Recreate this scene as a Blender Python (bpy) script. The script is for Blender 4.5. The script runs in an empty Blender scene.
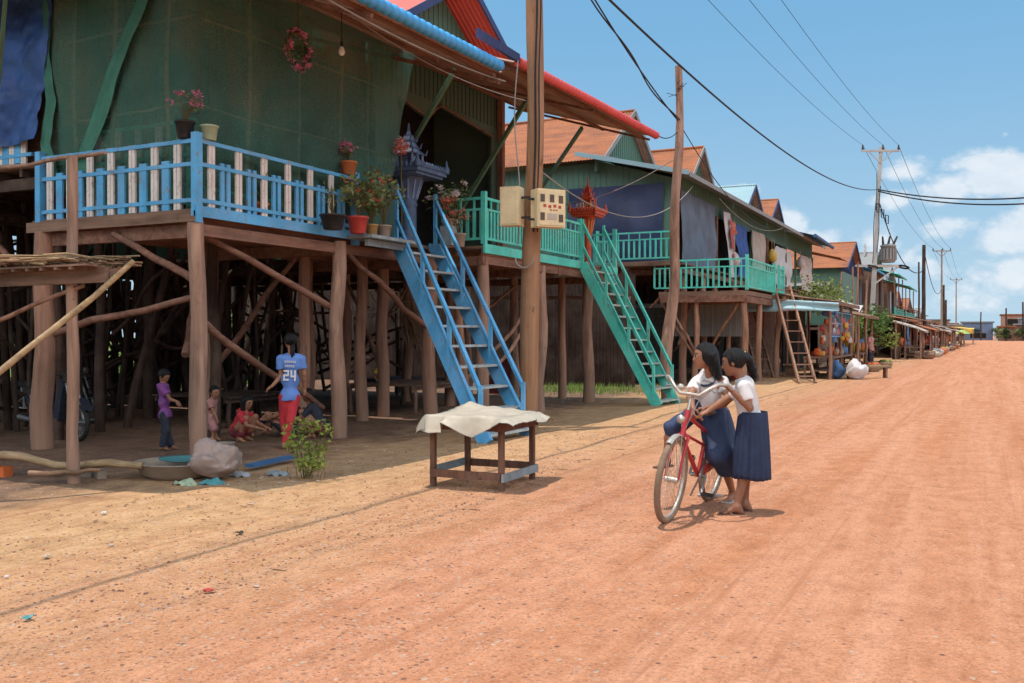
import bpy, math, random
import numpy as np
from mathutils import Vector, Matrix, noise
V = Vector
random.seed(7)
scene = bpy.context.scene
COL = scene.collection
Z = V((0, 0, 1))

# ---------------------------------------------------------------- camera frame (survey of the photograph)
F_PX, HOR, YAW, CAM_H = 950.0, 335.0, math.radians(26.47), 1.5
FW = V((-math.sin(YAW), math.cos(YAW), 0))
RT = V((math.cos(YAW), math.sin(YAW), 0))
def survey(px, py, d):
    """world point seen at px,py at distance d along the view axis"""
    p = FW * d + RT * ((px - 512) / F_PX * d)
    p.z = CAM_H - (py - HOR) / F_PX * d
    return p
def on_x(px, py, x):
    k = (px - 512) / F_PX
    return survey(px, py, x / (FW.x + RT.x * k))
def on_y(px, py, y):
    k = (px - 512) / F_PX
    return survey(px, py, y / (FW.y + RT.y * k))
def on_ground(px, py, z=0.0):
    return survey(px, py, (CAM_H - z) * F_PX / (py - HOR))

# ---------------------------------------------------------------- object helpers
def tag(o, label=None, cat=None, group=None, kind=None):
    if label: o['label'] = label
    if cat: o['category'] = cat
    if group: o['group'] = group
    if kind: o['kind'] = kind
    return o
def empty(name, loc=(0, 0, 0), rz=0.0, label=None, cat=None, group=None):
    o = bpy.data.objects.new(name, None)
    COL.objects.link(o)
    o.location = loc
    o.rotation_euler = (0, 0, rz)
    o.empty_display_size = 0.2
    return tag(o, label, cat, group)
def kids(o):
    return [c for c in bpy.data.objects if c.parent == o]
def copy_tree(o, parent=None):
    c = o.copy()
    COL.objects.link(c)
    if parent is not None:
        c.parent = parent
    for ch in kids(o):
        copy_tree(ch, c)
    return c

class MB:
    """collects polygons for ONE mesh object"""
    def __init__(s, off=(0, 0, 0)):
        s.v, s.f, s.m, s.sm = [], [], [], []
        s.off = V(off)
    def add(s, verts, faces, mi=0, smooth=False):
        n = len(s.v)
        s.v += [V(p) - s.off for p in verts]
        for f in faces:
            s.f.append([i + n for i in f]); s.m.append(mi); s.sm.append(smooth)
    def box(s, c, size, R=None, mi=0):
        c = V(c); hx, hy, hz = size[0] / 2, size[1] / 2, size[2] / 2
        P = [V((x, y, z)) for z in (-hz, hz) for y in (-hy, hy) for x in (-hx, hx)]
        if R is not None: P = [R @ p for p in P]
        s.add([c + p for p in P], [(0, 2, 3, 1), (4, 5, 7, 6), (0, 1, 5, 4), (2, 6, 7, 3), (0, 4, 6, 2), (1, 3, 7, 5)], mi)
    def span(s, x0, x1, y0, y1, z0, z1, mi=0):
        s.box(((x0 + x1) / 2, (y0 + y1) / 2, (z0 + z1) / 2), (abs(x1 - x0), abs(y1 - y0), abs(z1 - z0)), None, mi)
    def beam(s, a, b, w, h, up=Z, mi=0):
        a, b = V(a), V(b); d = b - a; L = d.length
        if L < 1e-6: return
        x = d / L; y = V(up).cross(x)
        if y.length < 1e-4: y = V((0, 1, 0)).cross(x)
        if y.length < 1e-4: y = V((1, 0, 0)).cross(x)
        y.normalize(); z = x.cross(y)
        R = Matrix((x, y, z)).transposed()
        s.box((a + b) / 2, (L, w, h), R, mi)
    def tube(s, pts, rad, n=8, cap=True, mi=0, smooth=True):
        pts = [V(p) for p in pts]
        if not hasattr(rad, '__len__'): rad = [rad] * len(pts)
        rings = []; side = None
        for i, p in enumerate(pts):
            t = (pts[min(i + 1, len(pts) - 1)] - pts[max(i - 1, 0)])
            if t.length < 1e-9: t = V((0, 0, 1))
            t.normalize()
            if side is None:
                side = t.cross(Z)
                if side.length < .05: side = t.cross(V((1, 0, 0)))
            side = side - t * side.dot(t)
            if side.length < 1e-6: side = t.orthogonal()
            side.normalize(); b = t.cross(side)
            rings.append([p + (side * math.cos(a) + b * math.sin(a)) * rad[i] for a in [2 * math.pi * k / n for k in range(n)]])
        vs = [q for r in rings for q in r]; fs = []
        for i in range(len(rings) - 1):
            for k in range(n):
                k2 = (k + 1) % n
                fs.append((i * n + k, i * n + k2, (i + 1) * n + k2, (i + 1) * n + k))
        s.add(vs, fs, mi, smooth)
        if cap:
            s.add(rings[0], [tuple(range(n))], mi); s.add(rings[-1], [tuple(reversed(range(n)))], mi)
    def lathe(s, prof, c=(0, 0, 0), n=20, mi=0, smooth=True, R=None, sx=1.0, sy=1.0):
        c = V(c); vs = []; fs = []
        for r, z in prof:
            for k in range(n):
                a = 2 * math.pi * k / n
                p = V((r * math.cos(a) * sx, r * math.sin(a) * sy, z))
                if R is not None: p = R @ p
                vs.append(c + p)
        for i in range(len(prof) - 1):
            for k in range(n):
                k2 = (k + 1) % n
                fs.append((i * n + k, i * n + k2, (i + 1) * n + k2, (i + 1) * n + k))
        s.add(vs, fs, mi, smooth)
        m = len(prof) - 1
        s.add(vs[:n], [tuple(reversed(range(n)))], mi); s.add(vs[m * n:], [tuple(range(n))], mi)
    def torus(s, c, axis, R_, r, n=40, m=8, mi=0, sq=1.0):
        axis = V(axis).normalized(); u = axis.orthogonal().normalized(); w = axis.cross(u)
        vs = []; fs = []
        for i in range(n):
            a = 2 * math.pi * i / n; d = u * math.cos(a) + w * math.sin(a)
            for j in range(m):
                b = 2 * math.pi * j / m
                vs.append(V(c) + d * (R_ + r * math.cos(b)) + axis * (r * sq * math.sin(b)))
        for i in range(n):
            for j in range(m):
                i2, j2 = (i + 1) % n, (j + 1) % m
                fs.append((i * m + j, i2 * m + j, i2 * m + j2, i * m + j2))
        s.add(vs, fs, mi, True)
    def prism(s, poly, ext, mi=0):
        poly = [V(p) for p in poly]; ext = V(ext); n = len(poly)
        vs = poly + [p + ext for p in poly]
        fs = [tuple(range(n)), tuple(reversed(range(n, 2 * n)))]
        fs += [(i, i + n, (i + 1) % n + n, (i + 1) % n) for i in range(n)]
        s.add(vs, fs, mi)
    def sheet(s, p00, p10, p01, p11, nu, nv, fn=None, thick=.012, mi=0, mib=None, smooth=True, cut=None):
        """bilinear sheet of real thickness; fn(u,v) = offset along the normal"""
        p00, p10, p01, p11 = V(p00), V(p10), V(p01), V(p11)
        nrm = (p10 - p00).cross(p01 - p00).normalized()
        top = []; bot = []
        for j in range(nv + 1):
            for i in range(nu + 1):
                u, v = i / nu, j / nv
                p = p00 * (1 - u) * (1 - v) + p10 * u * (1 - v) + p01 * (1 - u) * v + p11 * u * v
                o = fn(u, v) if fn else 0.0
                if isinstance(o, Vector): p = p + o
                else: p = p + nrm * o
                top.append(p + nrm * thick / 2); bot.append(p - nrm * thick / 2)
        w = nu + 1; N = len(top); mib = mi if mib is None else mib
        ft = []; fb = []
        for j in range(nv):
            for i in range(nu):
                if cut and cut((i + .5) / nu, (j + .5) / nv): continue
                a = j * w + i
                ft.append((a, a + 1, a + w + 1, a + w)); fb.append((a, a + w, a + w + 1, a + 1))
        s.add(top, ft, mi, smooth); s.add(bot, fb, mib, smooth)
        rim = [i for i in range(w)] + [j * w + nu for j in range(1, nv + 1)] + [nv * w + i for i in range(nu - 1, -1, -1)] + [j * w for j in range(nv - 1, 0, -1)]
        if not cut:
            vs = [top[i] for i in rim] + [bot[i] for i in rim]; n = len(rim)
            s.add(vs, [(i, i + n, (i + 1) % n + n, (i + 1) % n) for i in range(n)], mi)
    def crooked(s, a, b, r0, r1, amp=.03, seg=7, n=9, mi=0, rnd=random):
        a, b = V(a), V(b); pts = []; rad = []
        d = (b - a); e1 = d.orthogonal().normalized(); e2 = d.normalized().cross(e1); ph = rnd.random() * 50
        for i in range(seg + 1):
            t = i / seg; w = min(1, t * 4) * min(1, (1 - t) * 4)
            pts.append(a + d * t + (e1 * noise.noise(V((ph, t * 2.5, 0))) + e2 * noise.noise(V((ph, t * 2.5, 9)))) * amp * 2.2 * (.25 + .75 * w))
            rad.append((r0 + (r1 - r0) * t) * (1 + .14 * noise.noise(V((ph, t * 6, 4)))))
        s.tube(pts, rad, n, True, mi)
    def build(s, name, mats, parent=None, loc=None):
        me = bpy.data.meshes.new(name)
        me.from_pydata(s.v, [], s.f)
        if not isinstance(mats, (list, tuple)): mats = [mats]
        for m in mats: me.materials.append(m)
        me.polygons.foreach_set('material_index', s.m)
        me.polygons.foreach_set('use_smooth', s.sm)
        me.update()
        o = bpy.data.objects.new(name, me)
        COL.objects.link(o)
        if parent is not None: o.parent = parent
        if loc is not None: o.location = loc
        return o

# ---------------------------------------------------------------- materials
def lin(r, g, b):
    f = lambda c: (c / 255 / 12.92) if c / 255 <= .04045 else ((c / 255 + .055) / 1.055) ** 2.4
    return (f(r), f(g), f(b))
class NT:
    def __init__(s, name):
        s.mat = bpy.data.materials.new(name); s.mat.use_nodes = True
        s.t = s.mat.node_tree; s.n = s.t.nodes; s.l = s.t.links
        s.bsdf = s.n['Principled BSDF']; s.out = s.n['Material Output']
    def new(s, t, **kw):
        n = s.n.new(t)
        for k, v in kw.items(): setattr(n, k, v)
        return n
    def link(s, a, b): s.l.new(a, b)
    def coord(s, kind='Object', scale=(1, 1, 1), rot=(0, 0, 0)):
        c = s.new('ShaderNodeTexCoord'); m = s.new('ShaderNodeMapping')
        m.inputs['Scale'].default_value = scale; m.inputs['Rotation'].default_value = rot
        s.link(c.outputs[kind], m.inputs[0]); return m.outputs[0]
    def pos(s, scale=(1, 1, 1)):
        c = s.new('ShaderNodeNewGeometry'); m = s.new('ShaderNodeMapping')
        m.inputs['Scale'].default_value = scale
        s.link(c.outputs['Position'], m.inputs[0]); return m.outputs[0]
    def noise(s, vec, scale, detail=4, rough=.6, dist=0):
        n = s.new('ShaderNodeTexNoise'); n.inputs['Scale'].default_value = scale
        n.inputs['Detail'].default_value = detail; n.inputs['Roughness'].default_value = rough
        n.inputs['Distortion'].default_value = dist
        s.link(vec, n.inputs['Vector']); return n.outputs['Fac']
    def ramp(s, fac, stops):
        r = s.new('ShaderNodeValToRGB'); e = r.color_ramp.elements
        while len(e) < len(stops): e.new(.5)
        for el, (p, c) in zip(e, stops):
            el.position = p; el.color = (*c, 1) if len(c) == 3 else c
        s.link(fac, r.inputs[0]); return r.outputs[0]
    def mix(s, fac, a, b, mode='MIX'):
        m = s.new('ShaderNodeMix', data_type='RGBA', blend_type=mode)
        for sock, val in ((m.inputs[0], fac), (m.inputs[6], a), (m.inputs[7], b)):
            if hasattr(val, 'links'): s.link(val, sock)
            elif isinstance(val, (int, float)): sock.default_value = val
            else: sock.default_value = (*val, 1)
        return m.outputs[2]
    def math(s, op, a, b=None, clamp=False):
        m = s.new('ShaderNodeMath', operation=op, use_clamp=clamp)
        for sock, val in ((m.inputs[0], a), (m.inputs[1], b)):
            if val is None: continue
            if hasattr(val, 'links'): s.link(val, sock)
            else: sock.default_value = val
        return m.outputs[0]
    def bump(s, h, strength=.3, dist=.02, prev=None):
        b = s.new('ShaderNodeBump'); b.inputs['Strength'].default_value = strength; b.inputs['Distance'].default_value = dist
        s.link(h, b.inputs['Height'])
        if prev is not None: s.link(prev, b.inputs['Normal'])
        return b.outputs[0]
    def finish(s, color=None, rough=.8, normal=None, spec=.3, metal=0):
        if color is not None:
            if hasattr(color, 'links'): s.link(color, s.bsdf.inputs['Base Color'])
            else: s.bsdf.inputs['Base Color'].default_value = (*color, 1)
        if hasattr(rough, 'links'): s.link(rough, s.bsdf.inputs['Roughness'])
        else: s.bsdf.inputs['Roughness'].default_value = rough
        if normal is not None: s.link(normal, s.bsdf.inputs['Normal'])
        s.bsdf.inputs['Specular IOR Level'].default_value = spec
        s.bsdf.inputs['Metallic'].default_value = metal
        return s.mat

def paint(name, c, rough=.6, var=.25, scale=3.0, dirt=.35, dirtc=(.27, .15, .09), bump=.15, metal=0, spec=.35, stretch=(1, 1, 1), chips=0):
    """painted / cloth / plastic: base colour with uneven fading and dust of its own"""
    t = NT(name); p = t.coord('Object', stretch)
    n1 = t.noise(p, scale, 5); n2 = t.noise(p, scale * 5.3, 5, .7)
    dk = tuple(x * (1 - var) for x in c); lt = tuple(min(1, x * (1 + var * .7)) for x in c)
    col = t.ramp(n1, [(.3, dk), (.7, lt)])
    m = t.ramp(n2, [(.5, (0, 0, 0)), (.78, (dirt,) * 3)])
    col = t.mix(m, col, dirtc)
    if chips:
        nc = t.noise(t.coord('Object', (1, 1, .6)), 17, 5, .7); col = t.mix(t.ramp(nc, [(.60, (0, 0, 0)), (.63, (chips,) * 3)]), col, (.24, .155, .105))
        nd = t.noise(t.coord('Object'), 1.3, 4); col = t.mix(t.ramp(nd, [(.45, (0, 0, 0)), (.75, (.35,) * 3)]), col, tuple(.55 * x + .45 * y for x, y in zip(c, (.62, .52, .42))))
    n3 = t.noise(p, scale * 14, 3)
    return t.finish(col, rough, t.bump(n3, bump, .01), spec, metal)
def wood(name, c, rough=.85, axis=2, scale=9.0, crack=.5, var=.42, foot=False):
    """sawn or round timber: grain along one axis, cracks, dusty foot"""
    t = NT(name); st = [1, 1, 1]; st[axis] = .09
    p = t.coord('Object', tuple(st))
    g = t.noise(p, scale, 6, .65, .4); q = t.coord('Object'); b = t.noise(q, 1.7, 4)
    dk = tuple(x * (1 - var) for x in c); lt = tuple(min(1, x * (1 + var)) for x in c)
    col = t.ramp(g, [(.28, tuple(x * .35 for x in c)), (.42, dk), (.6, c), (.75, lt)])
    col = t.mix(t.ramp(b, [(.4, (0, 0, 0)), (.7, (.55,) * 3)]), col, tuple(.6 * x + .4 * y for x, y in zip(c, (.30, .21, .16))))
    kn = t.noise(t.coord('Object', (1, 1, .45)), 6.5, 4, .7)
    col = t.mix(t.ramp(kn, [(.62, (0, 0, 0)), (.72, (.75,) * 3)]), col, tuple(x * .3 for x in c))
    if foot:                                          # silt and flood stain up from the ground
        sz = t.new('ShaderNodeSeparateXYZ'); t.link(t.coord('Object'), sz.inputs[0])
        mz = t.new('ShaderNodeMapRange'); mz.inputs['From Min'].default_value = 1.25; mz.inputs['From Max'].default_value = .05
        t.link(t.math('ADD', sz.outputs['Z'], t.math('MULTIPLY', t.math('SUBTRACT', b, .5), 1.6)), mz.inputs['Value'])
        col = t.mix(t.math('MULTIPLY', mz.outputs[0], .7), col, (.30, .175, .12))
    g2 = t.noise(p, scale * 3, 4)
    return t.finish(col, rough, t.bump(g2, .35, .015, t.bump(g, crack, .02)), .2)
def metal_sheet(name, c, rust=.4, rustc=(.22, .075, .03), rough=.55, axis=1):
    t = NT(name); st = [.35, .35, .35]; st[axis] = 3.0
    n = t.noise(t.coord('Object', tuple(st)), 2.2, 6, .65); n2 = t.noise(t.coord('Object'), .9, 5)
    m = t.ramp(t.math('ADD', t.math('MULTIPLY', n, .6), t.math('MULTIPLY', n2, .4)), [(.42, (0, 0, 0)), (.62, (rust,) * 3)])
    col = t.mix(m, t.ramp(n2, [(.3, tuple(x * .8 for x in c)), (.7, c)]), rustc)
    return t.finish(col, rough, t.bump(n, .1, .01), .4)
def leafmat(name, c, var=.45):
    t = NT(name)
    o = t.new('ShaderNodeNewGeometry')
    col = t.ramp(o.outputs['Random Per Island'], [(0, tuple(x * (1 - var) for x in c)), (.6, c), (1, tuple(min(1, x * (1 + var)) for x in c))])
    t.finish(col, .55, None, .3)
    tr = t.new('ShaderNodeBsdfTranslucent'); t.link(col, tr.inputs[0])
    mx = t.new('ShaderNodeMixShader'); mx.inputs[0].default_value = .3
    t.link(t.bsdf.outputs[0], mx.inputs[1]); t.link(tr.outputs[0], mx.inputs[2]); t.link(mx.outputs[0], t.out.inputs[0])
    return t.mat

M = {}
M['post'] = wood('post_wood', (.36, .19, .125), foot=True)
M['post_old'] = wood('grey_post_wood', (.40, .235, .165), crack=.8, foot=True)
M['under'] = wood('dark_and_shaded_wood', (.065, .038, .028))  # shade under the floors is put into this dark colour; dark poles share it
M['beam'] = wood('beam_wood', (.25, .12, .08), axis=1)
M['plank'] = wood('plank_wood', (.24, .14, .095), axis=0)
M['poleL'] = wood('utility_pole_wood', (.36, .19, .10), scale=6, crack=.9, var=.3)
M['bamboo'] = wood('bamboo_wood', (.42, .28, .15), axis=0, crack=.2)
M['stick'] = wood('dry_sticks', (.30, .17, .10), axis=0)
M['blue'] = paint('blue_paint', (.09, .37, .65), .5, .25, 2.5, .35, chips=.85)
M['bluestep'] = paint('worn_blue_tread', (.42, .46, .45), .6, .35, 6, .7)
M['white'] = paint('white_paint', (.68, .61, .56), .6, .15, 3, .35, chips=.6)
M['teal'] = paint('teal_paint', (.075, .55, .44), .5, .25, 2.5, .3, chips=.8)
M['tealstep'] = paint('worn_teal_tread', (.36, .42, .36), .6, .3, 6, .6)
M['netg'] = None
M['wallg'] = metal_sheet('green_metal_wall', (.10, .22, .165), .25, (.10, .10, .075), axis=0)
M['wallgd'] = metal_sheet('green_board_wall', (.085, .165, .12), .35, (.07, .06, .045), axis=1)
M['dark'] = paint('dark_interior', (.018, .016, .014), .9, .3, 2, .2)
M['rust'] = metal_sheet('rusty_orange_roof', (.42, .14, .052), 1.0, (.17, .062, .032), .8)
M['under_roof'] = metal_sheet('roof_underside', (.60, .35, .26), .5, (.14, .06, .04), .8)
M['red'] = paint('red_roof_paint', (.60, .075, .07), .5, .15, 2, .15)
M['redroof'] = metal_sheet('red_metal_roof', (.74, .115, .085), .3, (.42, .08, .06), .6)
M['blueroof'] = paint('blue_roof_trim', (.06, .33, .66), .45, .12, 2, .15)
M['navytrim'] = paint('navy_trim', (.035, .05, .14), .5, .2, 2, .2)
M['skyroof'] = metal_sheet('pale_blue_roof', (.30, .47, .52), .3, (.2, .2, .2), .5)
M['grey'] = metal_sheet('grey_zinc', (.30, .30, .29), .4, (.16, .11, .08), .55)
M['tarpn'] = paint('navy_tarpaulin', (.035, .05, .115), .45, .3, 1.2, .35, (.09, .08, .09), .3)
M['tarpb'] = paint('blue_tarpaulin', (.03, .08, .26), .42, .5, 2.6, .4, (.07, .09, .16), .8)
M['tarps'] = paint('slate_tarpaulin', (.11, .135, .18), .6, .35, 1.5, .4, (.14, .12, .12), .3)
M['cloth_w'] = paint('white_cloth', (.52, .50, .50), .85, .12, 3, .2)
M['cloth_b'] = paint('blue_cloth', (.04, .10, .30), .85, .3, 3, .2)
M['cloth_beige'] = paint('beige_cloth', (.40, .34, .29), .85, .2, 2, .3)
M['gpost'] = paint('green_strut_paint', (.10, .19, .11), .6, .25, 4, .3)
M['terracotta'] = paint('terracotta', (.50, .15, .05), .7, .2, 5, .2)
M['redpot'] = paint('red_plastic', (.45, .05, .04), .4, .2, 5, .3)
M['blackpot'] = paint('black_plastic', (.02, .02, .022), .4, .3, 5, .2)
M['palepot'] = paint('pale_green_plastic', (.36, .42, .27), .5, .15, 5, .3)
M['ochre'] = paint('ochre_pot', (.38, .22, .08), .6, .2, 5, .3)
M['leaf'] = leafmat('leaf_green', (.10, .18, .045))
M['leafy'] = leafmat('leaf_yellow_green', (.22, .27, .05))
M['leafd'] = leafmat('leaf_dark_green', (.04, .075, .02))
M['leafdry'] = leafmat('leaf_olive', (.17, .20, .07))
M['leafbr'] = leafmat('leaf_meadow_green', (.20, .30, .06))
M['fpink'] = leafmat('petal_pink', (.70, .22, .38), .35)
M['fred'] = leafmat('petal_coral', (.75, .20, .13), .35)
M['fwhite'] = leafmat('petal_white', (.72, .62, .58), .2)
M['stem'] = paint('plant_stem', (.10, .08, .03), .8, .3, 8, .2)
M['metal'] = paint('dull_steel', (.32, .31, .30), .35, .2, 8, .3, metal=.7)
M['chrome'] = paint('worn_chrome', (.52, .46, .40), .38, .2, 9, .5, metal=.5)
M['tyre'] = paint('dusty_tyre', (.22, .15, .10), .9, .25, 8, .6, (.30, .18, .11))
M['rubber'] = paint('black_rubber', (.02, .02, .02), .7, .3, 8, .3)
M['bikered'] = paint('red_bike_paint', (.42, .025, .03), .35, .2, 6, .2)
M['seat'] = paint('grey_saddle', (.11, .10, .095), .45, .25, 8, .3)
M['concrete'] = paint('concrete_pole', (.50, .47, .43), .85, .15, 1.5, .3, (.22, .19, .16))
M['wire'] = paint('cable_black', (.012, .012, .014), .6, .2, 4, 0)
M['wireg'] = paint('cable_pale', (.30, .27, .24), .7, .2, 4, 0)
M['porc'] = paint('porcelain_brown', (.05, .035, .03), .3, .2, 5, 0)
M['skinbank'] = None
M['boxc'] = paint('cream_meter_box', (.70, .56, .33), .55, .14, 4, .25)
M['glassd'] = paint('dark_window', (.10, .07, .05), .25, .2, 4, .2)
M['redmark'] = paint('red_print', (.42, .06, .04), .6, .1, 4, 0)
M['cream'] = paint('cream_plastic_sheet', (.44, .375, .29), .5, .14, 4, .3, (.33, .22, .14), .2)
M['tablewood'] = wood('table_wood', (.17, .08, .05), scale=14)
M['tableblue'] = paint('faded_blue_board', (.26, .30, .31), .75, .25, 8, .5)
M['sacky'] = paint('pinkish_sack', (.38, .275, .235), .85, .25, 5, .4)
M['sackw'] = paint('white_sack', (.58, .53, .52), .8, .12, 4, .3)
M['zinc'] = paint('clay_grey', (.30, .235, .18), .6, .2, 4, .4)
M['tealplastic'] = paint('teal_plastic', (.08, .27, .28), .4, .15, 4, .3)
M['boardblue'] = paint('blue_board', (.045, .13, .27), .6, .25, 4, .3)
M['spblue'] = paint('blue_grey_shrine', (.075, .125, .22), .55, .35, 9, .5, (.32, .24, .19))
M['spblue2'] = paint('pale_blue_shrine', (.20, .27, .38), .55, .3, 9, .4, (.36, .22, .15))
M['spred'] = paint('red_shrine', (.52, .075, .03), .5, .3, 9, .4, (.36, .15, .05))
M['spgold'] = paint('orange_gold', (.60, .22, .06), .45, .25, 9, .3)
M['skin'] = paint('warm_skin', (.33, .15, .085), .5, .12, 9, .12, (.20, .08, .045), .05)
M['skin2'] = paint('brown_skin', (.26, .115, .066), .5, .12, 9, .12, (.15, .07, .04), .05)
M['eyew'] = paint('eye_white', (.55, .5, .46), .3, .05, 9, 0)
M['hair'] = paint('black_hair', (.008, .006, .006), .36, .4, 30, 0, bump=1.0, spec=.35, stretch=(1, 1, .15))
M['lip'] = paint('lip', (.26, .075, .055), .45, .1, 9, 0)
M['shirt'] = paint('white_school_shirt', (.66, .62, .60), .8, .07, 6, .14, (.42, .30, .24), .15)
M['navy'] = paint('navy_school_cloth', (.022, .034, .078), .75, .3, 6, .12, (.07, .07, .10), .2)
M['navyl'] = paint('faded_navy_cloth', (.03, .048, .105), .75, .35, 4, .2, (.12, .13, .2), .2)
M['purple'] = paint('purple_cloth', (.20, .06, .22), .8, .25, 6, .1)
M['darkpant'] = paint('dark_trousers', (.02, .025, .04), .8, .3, 6, .2)
M['pinkcl'] = paint('pink_striped_cloth', (.42, .20, .18), .8, .3, 12, .3, (.30, .06, .07))
M['redcl'] = paint('red_cloth', (.50, .03, .04), .75, .2, 5, .1)
M['maroon'] = paint('maroon_cloth', (.16, .03, .035), .8, .25, 6, .1)
M['jersey'] = paint('blue_jersey', (.12, .24, .58), .65, .15, 5, .1)
M['sandal'] = paint('brown_sandal', (.14, .08, .055), .7, .2, 9, .4)
M['yellowband'] = paint('yellow_band', (.55, .38, .05), .6, .1, 9, 0)
M['log'] = wood('cut_logs', (.30, .17, .11), axis=0)
M['straw'] = wood('straw_bundle', (.30, .19, .11), axis=2)
M['orangeg'] = paint('orange_goods', (.60, .13, .03), .5, .3, 9, .2)
M['goods_b'] = paint('blue_goods', (.07, .16, .34), .5, .3, 9, .2)
M['goods_y'] = paint('yellow_goods', (.55, .36, .06), .5, .3, 9, .2)
M['goods_w'] = paint('pale_goods', (.5, .42, .38), .5, .3, 9, .2)
M['brick'] = paint('pale_brick_wall', (.42, .24, .17), .85, .15, .5, .3)
M['bluefar'] = paint('far_blue_wall', (.16, .22, .33), .8, .15, .5, .2)
M['parasol'] = paint('lime_parasol', (.30, .45, .12), .7, .15, 2, .1)
M['yellowtarp'] = paint('yellow_tarpaulin', (.60, .38, .06), .7, .15, 2, .1)
def make_net():
    t = NT('green_shade_net'); p = t.coord('Object')
    n1 = t.noise(p, .8, 5, .6, .5); n2 = t.noise(t.coord('Object', (2.5, 2.5, .05)), 2.6, 6, .7)
    col = t.ramp(n1, [(.3, (.055, .135, .105)), (.5, (.075, .185, .14)), (.68, (.125, .19, .135))])
    col = t.mix(t.ramp(n2, [(.48, (0, 0, 0)), (.72, (.5,) * 3)]), col, (.13, .14, .095))
    col = t.mix(t.ramp(t.noise(t.coord('Object', (9, 9, .08)), 3, 3), [(.58, (0, 0, 0)), (.70, (.3,) * 3)]), col, (.03, .06, .05))
    w = t.noise(t.coord('Object', (1, 1, 1)), 90, 2)
    t.finish(col, .85, t.bump(n2, .12, .02), .1)
    tr = t.new('ShaderNodeBsdfTransparent'); mx = t.new('ShaderNodeMixShader')
    t.link(t.ramp(w, [(.35, (.24,) * 3), (.65, (.42,) * 3)]), mx.inputs[0])
    t.link(t.bsdf.outputs[0], mx.inputs[1]); t.link(tr.outputs[0], mx.inputs[2]); t.link(mx.outputs[0], t.out.inputs[0])
    return t.mat
M['netg'] = make_net()
M['netl'] = paint('green_net_fold', (.055, .19, .135), .8, .25, 3, .2, (.05, .07, .05))
# ================================================================ render settings, light, sky
scene.render.engine = 'CYCLES'
scene.view_settings.view_transform = 'Standard'
scene.view_settings.look = 'None'
scene.view_settings.gamma = 1
scene.view_settings.use_curve_mapping = False
scene.view_settings.exposure = 0.3
scene.cycles.use_denoising = True
scene.cycles.max_bounces = 6
scene.cycles.transparent_max_bounces = 12
cam = bpy.data.cameras.new('camera'); cam_o = bpy.data.objects.new('camera', cam); COL.objects.link(cam_o)
cam.lens = F_PX / 1024 * 36; cam.sensor_width = 36
cam.clip_start = .05; cam.clip_end = 5000
cam_o.location = (0, 0, CAM_H)
cam_o.rotation_euler = (math.radians(90) - math.atan((341.5 - HOR) / F_PX), 0, YAW)
scene.camera = cam_o

SHX, SHY = .165, .045                              # shadow offset per metre of height
sun_dir = V((SHX, SHY, -1)).normalized()
sun = bpy.data.lights.new('sun', 'SUN'); sun_o = bpy.data.objects.new('sun', sun); COL.objects.link(sun_o)
sun.energy = 3.3; sun.angle = math.radians(.5); sun.color = (1.0, .93, .84)
sun_o.rotation_euler = sun_dir.to_track_quat('-Z', 'Y').to_euler()
sun_o.location = (-5, 5, 40)
elev = math.asin(-sun_dir.z); azim = math.atan2(-sun_dir.x, -sun_dir.y)

w = bpy.data.worlds.new('World'); scene.world = w; w.use_nodes = True
wt = w.node_tree; wn, wl = wt.nodes, wt.links
bg = wn['Background']
sky = wn.new('ShaderNodeTexSky'); sky.sky_type = 'NISHITA'; sky.sun_disc = False
sky.sun_elevation = elev; sky.sun_rotation = azim % (2 * math.pi)
sky.air_density = 1.0; sky.dust_density = 1.6; sky.ozone_density = 1.6; sky.altitude = 10
SKY_STR = .10
tc = wn.new('ShaderNodeTexCoord')
def wmath(op, a, b=None, c=None, clamp=False):
    m = wn.new('ShaderNodeMath'); m.operation = op; m.use_clamp = clamp
    for i, x in enumerate((a, b, c)):
        if x is None: continue
        if hasattr(x, 'links'): wl.new(x, m.inputs[i])
        else: m.inputs[i].default_value = x
    return m.outputs[0]
mp = wn.new('ShaderNodeMapping'); mp.inputs['Scale'].default_value = (1, 1, 1.7)
wl.new(tc.outputs['Generated'], mp.inputs[0])
def wnoise(scale, det, rough=.58):
    n = wn.new('ShaderNodeTexNoise'); n.inputs['Scale'].default_value = scale; n.inputs['Detail'].default_value = det
    n.inputs['Roughness'].default_value = rough; wl.new(mp.outputs[0], n.inputs['Vector']); return n.outputs['Fac']
nA, nB = wnoise(13, 9, .62), wnoise(40, 6, .6)
fbm = wmath('ADD', wmath('MULTIPLY', nA, .75), wmath('MULTIPLY', nB, .25))
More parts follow.
